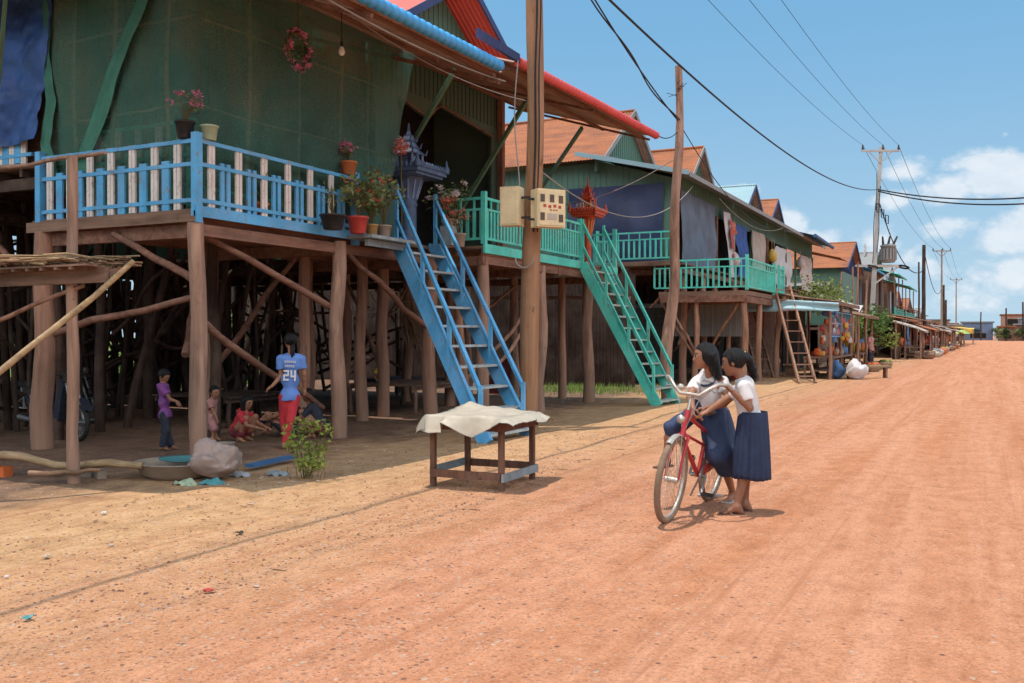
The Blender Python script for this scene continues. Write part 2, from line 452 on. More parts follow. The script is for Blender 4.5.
# cumulus banks: directions in the sky (azimuth right of the view axis is only how they were surveyed)
banks = [(1000, 178, .085, .58), (950, 192, .065, .52), (905, 172, .05, .40), (1060, 205, .085, .5), (945, 226, .06, .5), (1010, 240, .075, .48), (880, 240, .06, .42), (930, 262, .075, .44), (1020, 275, .10, .46), (805, 258, .06, .5), (860, 288, .07, .42), (965, 300, .09, .42), (760, 215, .05, .62), (890, 200, .05, .42),
         (735, 200, .045, .62), (780, 222, .05, .62), (700, 185, .03, .5), (820, 240, .04, .45), (1004, 134, .016, .42), (833, 133, .012, .2),
         (1120, 150, .12, .5), (300, 240, .2, .3), (-300, 150, .25, .5), (1500, 150, .2, .5), (1010, 290, .06, .25), (930, 290, .06, .22)]
dens = None
for px, py, r, amp in banks:
    d = survey(px, py, 1.0); d.z -= CAM_H; d.normalize()
    c = wn.new('ShaderNodeVectorMath'); c.operation = 'DISTANCE'
    wl.new(mp.outputs[0], c.inputs[0]); c.inputs[1].default_value = (d.x, d.y, d.z * 1.7)
    g = wmath('MULTIPLY', wmath('SUBTRACT', 1.0, wmath('DIVIDE', c.outputs['Value'], r), clamp=True), amp)
    dens = g if dens is None else wmath('MAXIMUM', dens, g)
cl = wmath('ADD', fbm, dens)
# unseen bright clouds added outside the view as fill light for the shaded facades
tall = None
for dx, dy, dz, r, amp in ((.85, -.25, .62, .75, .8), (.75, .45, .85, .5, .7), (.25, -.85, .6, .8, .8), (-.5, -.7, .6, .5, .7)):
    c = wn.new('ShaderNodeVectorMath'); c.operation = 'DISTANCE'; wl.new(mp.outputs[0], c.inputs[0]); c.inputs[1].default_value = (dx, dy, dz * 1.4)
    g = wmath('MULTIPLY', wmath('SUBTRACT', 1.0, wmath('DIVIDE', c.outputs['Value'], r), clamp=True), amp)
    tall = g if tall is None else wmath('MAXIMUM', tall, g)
fill_clouds = wn.new('ShaderNodeMapRange'); fill_clouds.interpolation_type = 'SMOOTHSTEP'; fill_clouds.inputs['From Min'].default_value = .76; fill_clouds.inputs['From Max'].default_value = .95
wl.new(wmath('ADD', fbm, tall), fill_clouds.inputs['Value'])
mask = wn.new('ShaderNodeMapRange'); mask.interpolation_type = 'SMOOTHSTEP'
mask.inputs['From Min'].default_value = .74; mask.inputs['From Max'].default_value = .93
wl.new(cl, mask.inputs['Value'])
# pale air low over the horizon
sep = wn.new('ShaderNodeSeparateXYZ'); wl.new(tc.outputs['Generated'], sep.inputs[0])
low = wmath('POWER', wmath('SUBTRACT', 1.0, wmath('DIVIDE', sep.outputs['Z'], .36), clamp=True), 1.7)
def wmix(fac, a, b):
    m = wn.new('ShaderNodeMix'); m.data_type = 'RGBA'
    for sock, val in ((m.inputs[0], fac), (m.inputs[6], a), (m.inputs[7], b)):
        if hasattr(val, 'links'): wl.new(val, sock)
        elif isinstance(val, float): sock.default_value = val
        else: sock.default_value = (*val, 1)
    return m.outputs[2]
k = 1 / SKY_STR
sk = wmix(.82, sky.outputs[0], (.15 * k, .385 * k, .63 * k))
sk = wmix(wmath('MULTIPLY', low, .88), sk, (.45 * k, .60 * k, .70 * k))
shade = wmix(nB, (.56 * k, .64 * k, .73 * k), (.84 * k, .84 * k, .84 * k))
cm = wmath('MULTIPLY', mask.outputs[0], .76)
sk = wmix(cm, sk, shade)
sk = wmix(fill_clouds.outputs[0], sk, (2.4 * k, 2.4 * k, 2.4 * k))  # brightness of the added fill clouds
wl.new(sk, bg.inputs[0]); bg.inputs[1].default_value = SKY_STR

# ================================================================ ground and road
def hgt(x, y):
    h = .035 * noise.noise(V((x * .35, y * .35, 0))) + .012 * noise.noise(V((x * 1.6, y * 1.6, 5)))
    t = min(1, max(0, (x + 4.4) / 1.2)); roadh = .03 + .02 * noise.noise(V((x * 1.3, y * .12, 7)))
    h = h * (1 - .6 * t) + roadh * t
    u = min(1, max(0, (-6.2 - x) / 2.0)); h -= .09 * u
    h += .10 * math.exp(-((x + 6.4) / .5) ** 2 - ((y - 6.6) / 1.5) ** 2)
    if x < -22: h -= min(1.2, (-22 - x) * .12)
    return h
def axis_vals(lo, hi, step, far_lo, far_hi, g=1.16):
    a = [lo + i * step for i in range(int(round((hi - lo) / step)) + 1)]
    s = step; x = a[-1]
    while x < far_hi: s *= g; x += s; a.append(x)
    s = step; x = a[0]; pre = []
    while x > far_lo: s *= g; x -= s; pre.append(x)
    return pre[::-1] + a
xs = axis_vals(-12, 5.6, .13, -700, 700, 1.2); ys = axis_vals(2.0, 22, .13, -60, 1500, 1.11)
def road_edge(y): return -4.1 + .35 * noise.noise(V((3.3, y * .22, 1))) + .15 * noise.noise(V((3.3, y * 1.1, 1)))
gv = [(x, y, hgt(x, y)) for y in ys for x in xs]; nx = len(xs)
gm = MB(); gm.add(gv, [(j * nx + i, j * nx + i + 1, (j + 1) * nx + i + 1, (j + 1) * nx + i) for j in range(len(ys) - 1) for i in range(nx - 1)], 0, True)
rf = []
for j in range(len(ys) - 1):
    yc = (ys[j] + ys[j + 1]) / 2
    if yc > 420: break
    e = road_edge(yc)
    for i in range(nx - 1):
        xc = (xs[i] + xs[i + 1]) / 2
        if e < xc < 5.4: rf.append((j * nx + i, j * nx + i + 1, (j + 1) * nx + i + 1, (j + 1) * nx + i))
used = sorted({i for f in rf for i in f}); re_ = {o: n for n, o in enumerate(used)}
rm = MB(); rm.add([V(gv[i]) + V((0, 0, .006)) for i in used], [[re_[i] for i in f] for f in rf], 0, True)

def earth(name, road):
    t = NT(name); p = t.pos(); sx = t.new('ShaderNodeSeparateXYZ'); t.link(p, sx.inputs[0])
    n_big = t.noise(p, .45, 5, .6); n_mid = t.noise(p, 3.2, 5, .65); n_fine = t.noise(p, 38, 4, .75)
    streak = t.noise(t.pos((1.9, .10, 1)), 1.0, 6, .6, .3)
    n_peb = t.new('ShaderNodeTexVoronoi'); n_peb.inputs['Scale'].default_value = 55; t.link(p, n_peb.inputs['Vector'])
    later = t.ramp(n_mid, [(.25, (.41, .165, .082)), (.5, (.485, .205, .103)), (.78, (.56, .262, .14))])
    later = t.mix(t.ramp(streak, [(.38, (0, 0, 0)), (.62, (.75,) * 3)]), later, (.58, .285, .172))
    later = t.mix(t.ramp(t.noise(t.pos((2.6, .16, 1)), 1.3, 5, .6), [(.52, (0, 0, 0)), (.68, (.65,) * 3)]), later, (.42, .165, .078))
    sand = t.ramp(n_mid, [(.25, (.38, .205, .10)), (.5, (.51, .30, .155)), (.78, (.58, .37, .20))])
    # where laterite gives way to the sandy verge
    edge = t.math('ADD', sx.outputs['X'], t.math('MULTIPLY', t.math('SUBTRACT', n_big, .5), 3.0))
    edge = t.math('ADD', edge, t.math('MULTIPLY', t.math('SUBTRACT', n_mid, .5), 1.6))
    mr = t.new('ShaderNodeMapRange'); mr.inputs['From Min'].default_value = -5.6; mr.inputs['From Max'].default_value = -2.9
    t.link(edge, mr.inputs['Value'])
    col = t.mix(mr.outputs[0], sand, later)
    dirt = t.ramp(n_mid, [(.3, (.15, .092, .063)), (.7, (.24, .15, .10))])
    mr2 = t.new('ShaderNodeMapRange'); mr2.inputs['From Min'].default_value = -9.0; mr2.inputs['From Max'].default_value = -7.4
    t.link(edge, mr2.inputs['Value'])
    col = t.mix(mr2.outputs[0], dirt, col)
    grass = t.ramp(n_mid, [(.3, (.10, .16, .03)), (.7, (.22, .29, .07))])
    mr3 = t.new('ShaderNodeMapRange'); mr3.inputs['From Min'].default_value = -24; mr3.inputs['From Max'].default_value = -21
    t.link(edge, mr3.inputs['Value'])
    col = t.mix(mr3.outputs[0], grass, col)
    # grain of the surface at several sizes
    gr = t.ramp(t.noise(p, 46, 5, .85), [(.3, (.55, .50, .47)), (.48, (.98, .98, .98)), (.72, (1.25, 1.28, 1.30))]); col = t.mix(1.0, col, gr, 'MULTIPLY')
    gr = t.ramp(t.noise(t.pos((1, .55, 1)), 8, 5, .75), [(.3, (.80, .76, .74)), (.5, (1, 1, 1)), (.7, (1.1, 1.12, 1.14))]); col = t.mix(1.0, col, gr, 'MULTIPLY')
    # stones bedded in the surface, thick along the road edge
    band = t.new('ShaderNodeMapRange'); band.interpolation_type = 'SMOOTHSTEP'; band.inputs['From Min'].default_value = 2.6; band.inputs['From Max'].default_value = .3
    t.link(t.math('ABSOLUTE', t.math('ADD', edge, 3.5)), band.inputs['Value'])
    for sc_, th, amt in ((24, .22, 1.0), (52, .24, .9)):
        vo = t.new('ShaderNodeTexVoronoi'); vo.inputs['Scale'].default_value = sc_; t.link(t.pos(), vo.inputs['Vector'])
        sv = t.new('ShaderNodeSeparateColor'); t.link(vo.outputs['Color'], sv.inputs[0])
        keep = t.math('GREATER_THAN', t.math('ADD', sv.outputs[0], t.math('MULTIPLY', band.outputs[0], .42)), .945)
        st_ = t.math('MULTIPLY', keep, t.math('LESS_THAN', vo.outputs['Distance'], th + .1))
        col = t.mix(t.math('MULTIPLY', st_, amt), col, t.ramp(sv.outputs[1], [(0, (.17, .085, .06)), (.4, (.34, .16, .10)), (.7, (.46, .30, .22)), (1, (.50, .38, .29))]))
        stone_h = st_ if sc_ == 24 else t.math('ADD', stone_h, st_)
    # tread marks of tyres, running along the road in broken lines
    trd = t.noise(t.pos((11, .14, 1)), 1.0, 4, .7, .15); trm = t.noise(t.pos((.8, .12, 1)), 1.0, 3)
    col = t.mix(t.math('MULTIPLY', t.ramp(trd, [(.52, (0, 0, 0)), (.64, (.5,) * 3)]), t.ramp(trm, [(.42, (0, 0, 0)), (.6, (1,) * 3)])), col, (.38, .15, .075))
    # loose grit: dark and pale specks
    grit = t.noise(p, 4.5, 3)
    col = t.mix(t.math('MULTIPLY', t.ramp(n_fine, [(.57, (0, 0, 0)), (.69, (.8,) * 3)]), t.ramp(grit, [(.35, (.15,) * 3), (.65, (1,) * 3)])), col, (.22, .10, .065))
    col = t.mix(t.math('MULTIPLY', t.ramp(t.noise(p, 60, 3, .7), [(.66, (0, 0, 0)), (.74, (.6,) * 3)]), t.ramp(grit, [(.4, (.1,) * 3), (.6, (1,) * 3)])), col, (.62, .46, .36))
    b1 = t.bump(n_mid, .30, .10); b2 = t.bump(n_fine, .8, .022, b1); b3 = t.bump(n_peb.outputs['Distance'], .35, .012, b2)
    return t.finish(col, .95, t.bump(stone_h, .5, .015, t.bump(streak, .45, .07, b3)), .08)
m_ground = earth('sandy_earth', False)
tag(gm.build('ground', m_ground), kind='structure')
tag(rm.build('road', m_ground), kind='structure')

# loose stones and litter: nobody could count them
def stones(name, n, region, size, mats, lab):
    mb = MB()
    for _ in range(n):
        x, y = region()
        r = size * random.uniform(.35, 1) ** 1.6; z = hgt(x, y)
        q = random.random() * 6.28; fl = random.uniform(.4, .75)
        base = [(1, 0, 0), (.3, .9, 0), (-.75, .6, 0), (-.8, -.5, 0), (.4, -.85, 0)]
        vs = [V((x + r * (a * math.cos(q) - b * math.sin(q)) * random.uniform(.7, 1.1), y + r * (a * math.sin(q) + b * math.cos(q)) * random.uniform(.7, 1.1), z - r * .15)) for a, b, c in base]
        vs += [v * 1.0 + V((-(v.x - x) * .4, -(v.y - y) * .4, r * fl)) for v in vs]
        mb.add(vs, [(5, 6, 7, 8, 9)] + [(i, (i + 1) % 5, (i + 1) % 5 + 5, i + 5) for i in range(5)], random.randrange(len(mats)))
    return tag(mb.build(name, mats), lab, kind='stuff')
gmats = [paint('grit_rust', (.34, .15, .09), .95, .2, 5, 0), paint('grit_dark', (.15, .085, .06), .95, .2, 5, 0), paint('grit_pale', (.46, .33, .25), .95, .2, 5, 0), paint('grit_brown', (.24, .12, .08), .95, .2, 5, 0)]
def reg_band():
    y = random.uniform(3.2, 11); return (random.gauss(-3.3, .8), y)
def reg_road():
    while True:
        d = 3.4 + 14 * random.random() ** 2
        p = FW * d + RT * (random.uniform(-.56, .56) * d)
        if p.x > -5.6: return (p.x, p.y)
def reg_verge():
    return (random.uniform(-7.2, -4), random.uniform(3.5, 14))
stones('gravel', 5200, reg_band, .016, gmats, 'loose gravel along the road edge')
stones('gravel', 9000, reg_road, .010, [gmats[1], gmats[3], gmats[0], gmats[1], gmats[2]], 'fine grit scattered over the red road')
stones('gravel', 2400, reg_verge, .016, gmats, 'small clods and chips on the sandy verge')
def scraps(n, region, mats):
    mb = MB()
    for _ in range(n):
        x, y = region(); z = hgt(x, y) + .012; a = random.random() * 6.28; L, W_ = random.uniform(.01, .035), random.uniform(.004, .014)
        u = V((math.cos(a), math.sin(a), random.uniform(-.1, .15))) * L; v = V((-math.sin(a), math.cos(a), random.uniform(-.1, .15))) * W_; c = V((x, y, z))
        mb.prism([c - u - v, c + u - v * .6, c + u * .8 + v, c - u * .7 + v], (0, 0, .004), random.randrange(len(mats)))
    return mb
lit = scraps(170, lambda: (random.gauss(-6.0, 1.0), random.uniform(3.6, 13)), [M['cloth_w'], M['bamboo'], M['stick'], M['goods_w'], M['stick'], M['cloth_beige']])
tag(lit.build('litter', [M['cloth_w'], M['bamboo'], M['stick'], M['goods_w'], M['stick'], M['cloth_beige']]), 'paper scraps and straw on the verge', kind='stuff')
lit = scraps(160, lambda: (random.uniform(-12, -8.2), random.uniform(20, 27)), [M['cloth_w'], M['goods_w'], M['goods_b'], M['stick']])
tag(lit.build('litter', [M['cloth_w'], M['goods_w'], M['goods_b'], M['stick']]), 'rubbish lying behind the teal stairs', kind='stuff')
for px, py, mt, lab in ((27, 619, 'tealplastic', 'small green plastic scrap on the sand near the road'), (208, 594, 'redpot', 'small red plastic scrap at the gravel edge'), (103, 519, 'cloth_w', 'crumpled white paper on the sandy verge'), (46, 560, 'cream', 'flattened pale wrapper on the sandy verge'), (239, 572 - 35, 'rubber', 'black lump lying on the verge by the road')):
    p = on_ground(px, py); mb = MB()
    mb.sheet((-.03, -.018, 0), (.03, -.018, 0), (-.03, .018, 0), (.027, .02, 0), 6, 4, lambda u, v: .02 * noise.noise(V((u * 3, v * 3, px))), .004)
    o = mb.build('scrap', M[mt]); o.location = (p.x, p.y, hgt(p.x, p.y) + .02); o.rotation_euler = (0, 0, px)
    tag(o, lab, 'litter')
# grass tufts behind the second house
mb = MB()
for _ in range(1500):
    x, y = random.gauss(-10.5, 1.2), random.gauss(25.2, .9); z = hgt(x, y); a = random.random() * 6.28; hh = random.uniform(.06, .22)
    d = V((math.cos(a), math.sin(a), 0)); b = V((x, y, z)); t_ = b + V((d.x * hh * .4, d.y * hh * .4, hh)); s_ = V((-d.y, d.x, 0)) * .012
    mb.add([b - s_, b + s_, t_], [(0, 1, 2)])
tag(mb.build('grass', M['leafbr']), 'short green grass behind the teal stairs', kind='stuff')
mb = MB()
for _ in range(9000):
    x, y = random.uniform(-40, -21.5), random.uniform(8, 46); z = hgt(x, y); a = random.random() * 6.28; hh = random.uniform(.3, 1.0)
    d = V((math.cos(a), math.sin(a), 0)); b = V((x, y, z)); t_ = b + V((d.x * hh * .4, d.y * hh * .4, hh)); s_ = V((-d.y, d.x, 0)) * .05
    mb.add([b - s_, b + s_, t_], [(0, 1, 2)])
tag(mb.build('grass', M['leafbr']), 'tall sunlit grass on the flat land behind the houses', kind='stuff')

# ================================================================ plants
def leaves(mb, c, rad, n, size, mi=0, squash=(1, 1, 1), rnd=random):
    for _ in range(n):
        while True:
            q = V((rnd.uniform(-1, 1), rnd.uniform(-1, 1), rnd.uniform(-1, 1)))
            if .15 < q.length < 1: break
        p = V(c) + V((q.x * rad * squash[0], q.y * rad * squash[1], q.z * rad * squash[2]))
        a = V((rnd.gauss(0, 1), rnd.gauss(0, 1), rnd.gauss(0, .6))).normalized(); b = a.orthogonal().normalized()
        b = (b * math.cos(rnd.random() * 6.3) + a.cross(b) * math.sin(rnd.random() * 6.3))
        s_ = size * rnd.uniform(.5, 1.2)
        mb.add([p - a * s_, p + b * s_ * .45 + a * s_ * .1, p + a * s_ * 1.1, p - b * s_ * .45 + a * s_ * .1], [(0, 1, 2, 3)], mi)
def bush(name, loc, h, r, mat, n, size, label, cat='bush', group=None, clumps=9, trunk=False, mat2=None):
    root = empty(name, loc, 0, label, cat, group)
    st = MB()
    fo = MB()
    if trunk:
        st.crooked((0, 0, -.1), (0, 0, h * .45), h * .035, h * .022, .05)
    cs = []
    for i in range(clumps):
        a = random.random() * 6.28; rr = r * random.uniform(.2, .75); z = h * random.uniform(.45 if trunk else .2, .92)
        cs.append(V((rr * math.cos(a) * (1.15 - z / h * .5), rr * math.sin(a) * (1.15 - z / h * .5), z)))
    for c in cs:
        st.tube([(0, 0, h * .35 if trunk else 0), (c.x * .5, c.y * .5, max(c.z * .6, h * .3 if trunk else 0)), c], [h * .02, h * .013, h * .006], 5)
        leaves(fo, c, r * random.uniform(.32, .5), n // clumps, size, random.choice((0, 0, 1)), (1, 1, .8))
    st.build('trunk', M['stem'], root)
    fo.build('crown' if trunk else 'foliage', [M[mat], M[mat2 or mat]], root)
    return root

# ---------------------------------------------------------------- dusty air
def haze_box(density):
    m = MB(); m.span(-120, 120, -30, 480, -9, 26); t = NT('dusty_air'); t.n.remove(t.bsdf)
    v = t.new('ShaderNodeVolumePrincipled'); v.inputs['Color'].default_value = (.86, .88, .92, 1); v.inputs['Density'].default_value = density; v.inputs['Anisotropy'].default_value = .2
    t.link(v.outputs[0], t.out.inputs['Volume']); tag(m.build('haze', t.mat), 'thin dusty haze in the air over the road', kind='stuff')
# ================================================================ builders for houses
def corr(p_top0, p_top1, p_bot0, p_bot1, pitch=.11, amp=.014, nv=4, thick=.012, mb=None, mi=0, mib=None, sag=.03):
    """corrugated sheet: 0->1 runs along the ridge, top->bottom is the fall"""
    L = (V(p_top1) - V(p_top0)).length; nu = max(8, int(L / pitch * 4))
    if nu > 420: nu = 420
    mb = mb or MB(); ph = random.random() * 9
    mb.sheet(p_top0, p_top1, p_bot0, p_bot1, nu, nv, lambda u, v: amp * math.sin(u * L / pitch * 2 * math.pi) + sag * noise.noise(V((u * 2.3 + ph, v * 2, ph))), thick, mi, mib)
    return mb
def gable(root, x_front, x_back, y_mid, half, z_ridge, z_eave, roofmat, wallmat, z_wall0, over=.7, trim=None, under='under_roof'):
    """roof with its ridge along X and a gable wall towards the road"""
    xo = x_front + over
    m = MB()
    corr((xo, y_mid, z_ridge), (x_back, y_mid, z_ridge), (xo, y_mid - half, z_eave), (x_back, y_mid - half, z_eave), mb=m, mi=0, mib=1)
    corr((x_back, y_mid, z_ridge), (xo, y_mid, z_ridge), (x_back, y_mid + half, z_eave), (xo, y_mid + half, z_eave), mb=m, mi=0, mib=1)
    m.tube([(xo, y_mid, z_ridge + .02), (x_back, y_mid, z_ridge + .02)], .06, 8, True, 0)
    rf = m.build('roof', [M[roofmat], M[under]], root)
    if trim:
        t = MB()
        for s in (-1, 1):
            t.beam((xo + .02, y_mid, z_ridge - .03), (xo + .02, y_mid + s * (half + .03), z_eave - .05), .03, .16, V((1, 0, 0)).cross(V((0, s * half, z_eave - z_ridge))))
        t.build('bargeboard', M[trim], rf)
    g = MB(); hw = half - .25; zt = z_ridge - .08; ze = z_ridge - (z_ridge - z_eave) * hw / half - .08
    g.prism([(x_front, y_mid - hw, z_wall0), (x_front, y_mid + hw, z_wall0), (x_front, y_mid + hw, ze), (x_front, y_mid, zt), (x_front, y_mid - hw, ze)], (-.06, 0, 0))
    y = y_mid - hw + .1
    while y < y_mid + hw:                                  # ribs of the sheet metal wall
        zz = z_ridge - abs(y - y_mid) * (z_ridge - z_eave) / half - .12
        g.beam((x_front + .008, y, z_wall0), (x_front + .008, y, zz), .03, .016, V((1, 0, 0)))
        y += .2
    g.build('gable_wall', M[wallmat], root)
    return rf
def rolled_edge(root, a, b, mat, r=.075, pitch=.17):
    """ribbed rolled cap along an eave"""
    a, b = V(a), V(b); L = (b - a).length; n = int(L / pitch * 6); pts = []; rad = []
    for i in range(n + 1):
        t = i / n; pts.append(a + (b - a) * t + V((0, 0, .02 * noise.noise(V((t * 3, 2, L)))))); rad.append(r * (1 + .15 * math.sin(t * L / pitch * 2 * math.pi)))
    m = MB(); m.tube(pts, rad, 10)
    return m.build('eave_cap', M[mat], root)
def rail_teal(mb, a, b, z, h=.82, posts=(True, True), pitch=.135, mi=0):
    a, b = V((a[0], a[1], z)), V((b[0], b[1], z)); d = b - a; L = d.length; u = d / L
    up = lambda q, hh: V((q.x, q.y, q.z + hh))
    for hh, w_ in ((h, .05), (h * .76, .04), (.1, .045)):
        mb.beam(up(a, hh), up(b, hh), .045, w_, Z, mi)
    n = max(2, int(L / pitch))
    for i in range(n + 1):
        q = a + u * (L * i / n)
        if i % 2 == 0: mb.beam(up(q, h * .76), up(q, h), .03, .03, u, mi)
        mb.beam(up(q, .1), up(q, h * .74), .062, .022, u.cross(Z), mi)
    for p, on in ((a, posts[0]), (b, posts[1])):
        if on: mb.beam(p, up(p, h + .12), .09, .09, u, mi)
def rail_blue(mb, a, b, z, h=.86, pitch=.42, double=False, posts=(True, True)):
    a, b = V((a[0], a[1], z)), V((b[0], b[1], z)); d = b - a; L = d.length; u = d / L; nrm = u.cross(Z)
    up = lambda q, hh: V((q.x, q.y, q.z + hh))
    for hh in (h, h * .66, .11): mb.beam(up(a, hh), up(b, hh), .05, .05, Z, 0)
    n = int(L / pitch)
    for i in range(n):
        q = a + u * (pitch * (i + .5)); q2 = a + u * (pitch * (i + 1.0))
        for e in (-.03, .03): mb.beam(up(q + u * e, -.02), up(q + u * e, h + .03), .05, .03, nrm, 1)
        if (q2 - a).length < L - .1:
            if double:
                for e in (-.055, .055): mb.beam(up(q2 + u * e, 0), up(q2 + u * e, h * .74), .062, .03, nrm, 0)
            else: mb.beam(up(q2, 0), up(q2, h * .74), .125, .03, nrm, 0)
    for p, on in ((a, posts[0]), (b, posts[1])):
        if on: mb.beam(up(p, -.18), up(p, h + .1), .1, .1, u, 0)
def stilts(root, pts, z_top, r=.11, mat='post', amp=.04):
    for x, y, *k in pts:
        rr = (k[0] if k else r); mb = MB(); z0 = hgt(x, y)
        mb.crooked((x + random.gauss(0, .02), y + random.gauss(0, .02), z0 - .25), (x, y, z_top), rr * 1.08, rr * .92, amp, 8, 10)
        mb.build('post', M[k[1] if len(k) > 1 else mat], root)
def braces(root, segs, mat='under', r=.05):
    for a, b in segs:
        mb = MB(); mb.crooked(a, b, r, r * .8, .05, 6, 7); mb.build('brace', M[mat], root)
def frame_floor(root, x0, x1, y0, y1, z, mat='beam', joist=.55, name='floor'):
    fl = MB(); y = y0; k = 0
    while x0 < x1 - .01 and y < y1 - .01:                 # planks running across
        w_ = min(.17, y1 - y); fl.span(x0, x1, y, y + w_ - .006, z - .045 + random.uniform(-.004, .004), z); y += .17
    fl.span(x0, x1, y0, y1, z - .06, z - .05)             # under-boards close the gaps
    f = fl.build(name, M['plank'], root)
    jm = MB(); x = x0 + .1
    while x < x1:
        jm.beam((x, y0, z - .12), (x, y1, z - .12), .06, .11); x += joist
    jm.build('joist', M[mat], f)
    bm_ = MB()
    for yy in (y0 + .12, (y0 + y1) / 2, y1 - .12): bm_.beam((x0, yy, z - .27), (x1, yy, z - .27), .1, .17)
    bm_.beam((x1 - .06, y0, z - .255), (x1 - .06, y1, z - .255), .09, .15)
    bm_.build('beam', M[mat], root)
    return f

# ================================================================ HOUSE 1: blue railing, green shade net
h1 = empty('stilt_house', (0, 0, 0), 0, 'stilt house with blue and white railing under a blue edged eave', 'house', 'stilt houses along the red road')
DZ = 3.10
frame_floor(h1, -12.0, -8.95, 8.96, 15.1, DZ, 'beam')
frame_floor(h1, -20.5, -12.0, 9.3, 15.1, 4.0, 'under')
m = MB(); m.span(-8.94, -8.90, 8.9, 13.45, DZ - .10, DZ + .04); m.span(-8.94, -8.90, 14.6, 15.1, DZ - .10, DZ + .04)
m.build('fascia', M['blue'], h1)
m = MB(); m.beam((-12.05, 8.93, DZ - .1), (-8.9, 8.93, DZ - .1), .05, .14); m.build('side_beam', M['plank'], h1)
m = MB(); rail_blue(m, (-8.92, 8.98), (-8.92, 12.35), DZ, .86, .50, True, (True, True)); m.build('railing', [M['blue'], M['white']], h1)
m = MB(); rail_blue(m, (-11.85, 8.98), (-8.99, 8.98), DZ, .86, .40, False, (True, False)); m.build('railing', [M['blue'], M['white']], h1)
m = MB(); rail_blue(m, (-16.0, 9.2), (-12.3, 9.2), 4.0, .58, .26, False, (False, False)); m.build('railing', [M['blue'], M['white']], h1)
m = MB(); rail_blue(m, (-11.9, 9.6), (-11.9, 14.0), DZ, .9, .40, False, (True, True)); m.build('railing', [M['teal'], M['white']], h1)
# shelf that carries the flower pots beside the stairs
m = MB(); m.span(-8.9, -8.42, 12.1, 13.4, DZ - .10, DZ - .05); m.beam((-8.6, 12.2, DZ - .16), (-8.6, 13.35, DZ - .16), .06, .1); m.build('shelf', M['tableblue'], h1)
# walls
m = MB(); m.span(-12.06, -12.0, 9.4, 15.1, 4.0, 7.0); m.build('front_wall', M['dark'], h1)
m = MB(); m.span(-20.5, -12.06, 9.42, 9.48, 4.0, 7.0); m.build('side_wall', M['plank'], h1)
m = MB(); m.span(-20.5, -20.44, 9.48, 15.1, 4.0, 7.0); m.build('back_wall', M['plank'], h1)
gable(h1, -11.2, -20.9, 10.9, 3.9, 9.5, 7.05, 'redroof', 'wallg', 6.9, .7, 'navytrim')
m = corr((-11.5, 14.15, 7.28), (-11.5, 6.5, 7.22), (-7.1, 13.9, 5.80), (-7.1, 6.5, 5.66)); m.build('porch_roof', [M['under_roof']], h1)
rolled_edge(h1, (-7.05, 6.5, 5.70), (-7.05, 13.75, 5.86), 'blueroof', .085)
m = MB()
for x, z in ((-7.3, 5.74), (-8.4, 6.12), (-10.0, 6.65)): m.beam((x, 6.6, z - .03), (x, 14.0, z + .06), .05, .06)
for y in (6.8, 10.2, 13.8): m.beam((-7.1, y, 5.62), (-11.6, y, 7.08), .05, .06)
m.build('rafter', M['beam'], h1)
stilts(h1, [(-8.98, 9.02, .108, 'post_old'), (-8.98, 12.0, .115, 'post_old'), (-9.0, 14.75, .12), (-11.8, 9.0, .14, 'post'), (-11.6, 12.0, .13), (-10.4, 14.6, .11), (-11.8, 14.8, .12),
            (-10.9, 11.3, .085, 'under'), (-10.2, 12.7, .1)], 2.95)
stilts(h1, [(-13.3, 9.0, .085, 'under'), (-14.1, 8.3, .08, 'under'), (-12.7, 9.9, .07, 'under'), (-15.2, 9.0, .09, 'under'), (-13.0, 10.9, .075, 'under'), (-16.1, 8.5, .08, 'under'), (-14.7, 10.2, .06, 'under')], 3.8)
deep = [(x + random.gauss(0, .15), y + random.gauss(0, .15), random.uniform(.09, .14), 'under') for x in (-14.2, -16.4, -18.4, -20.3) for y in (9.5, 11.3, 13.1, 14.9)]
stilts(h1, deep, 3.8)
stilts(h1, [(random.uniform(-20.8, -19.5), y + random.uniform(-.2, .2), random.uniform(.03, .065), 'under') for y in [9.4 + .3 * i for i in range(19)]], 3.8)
rr = random.Random(3)
braces(h1, [((-9.0, 9.05, 1.75), (-9.3, 12.0, .35)), ((-11.9, 9.05, 1.5), (-9.05, 9.15, 2.0)), ((-9.0, 9.1, 2.15), (-10.4, 8.97, 2.85)), ((-12, 9.1, 2.2), (-13.6, 9.2, 3.1)),
            ((-9.05, 12.0, 1.9), (-9.2, 9.3, 2.85)), ((-11.5, 12.0, 1.0), (-10.3, 12.6, 2.8)), ((-10.9, 10.7, 1.2), (-11.6, 12.0, 2.8)), ((-9.0, 14.7, 1.6), (-9.0, 12.3, 2.8))], 'beam', .055)
sg = []
for i in range(46):
    x = rr.uniform(-20.6, -13.5); y = rr.uniform(9.4, 15); a = rr.choice((0, 1)); L = rr.uniform(1.4, 3.0)
    z0 = rr.uniform(.1, 1.8); dz = rr.uniform(.6, 1.9)
    sg.append(((x, y, z0), (x + (L if a else .1) * rr.choice((-1, 1)) * .8, y + (.1 if a else L) * rr.choice((-1, 1)), min(3.6, z0 + dz))))
braces(h1, sg, 'under', .04)
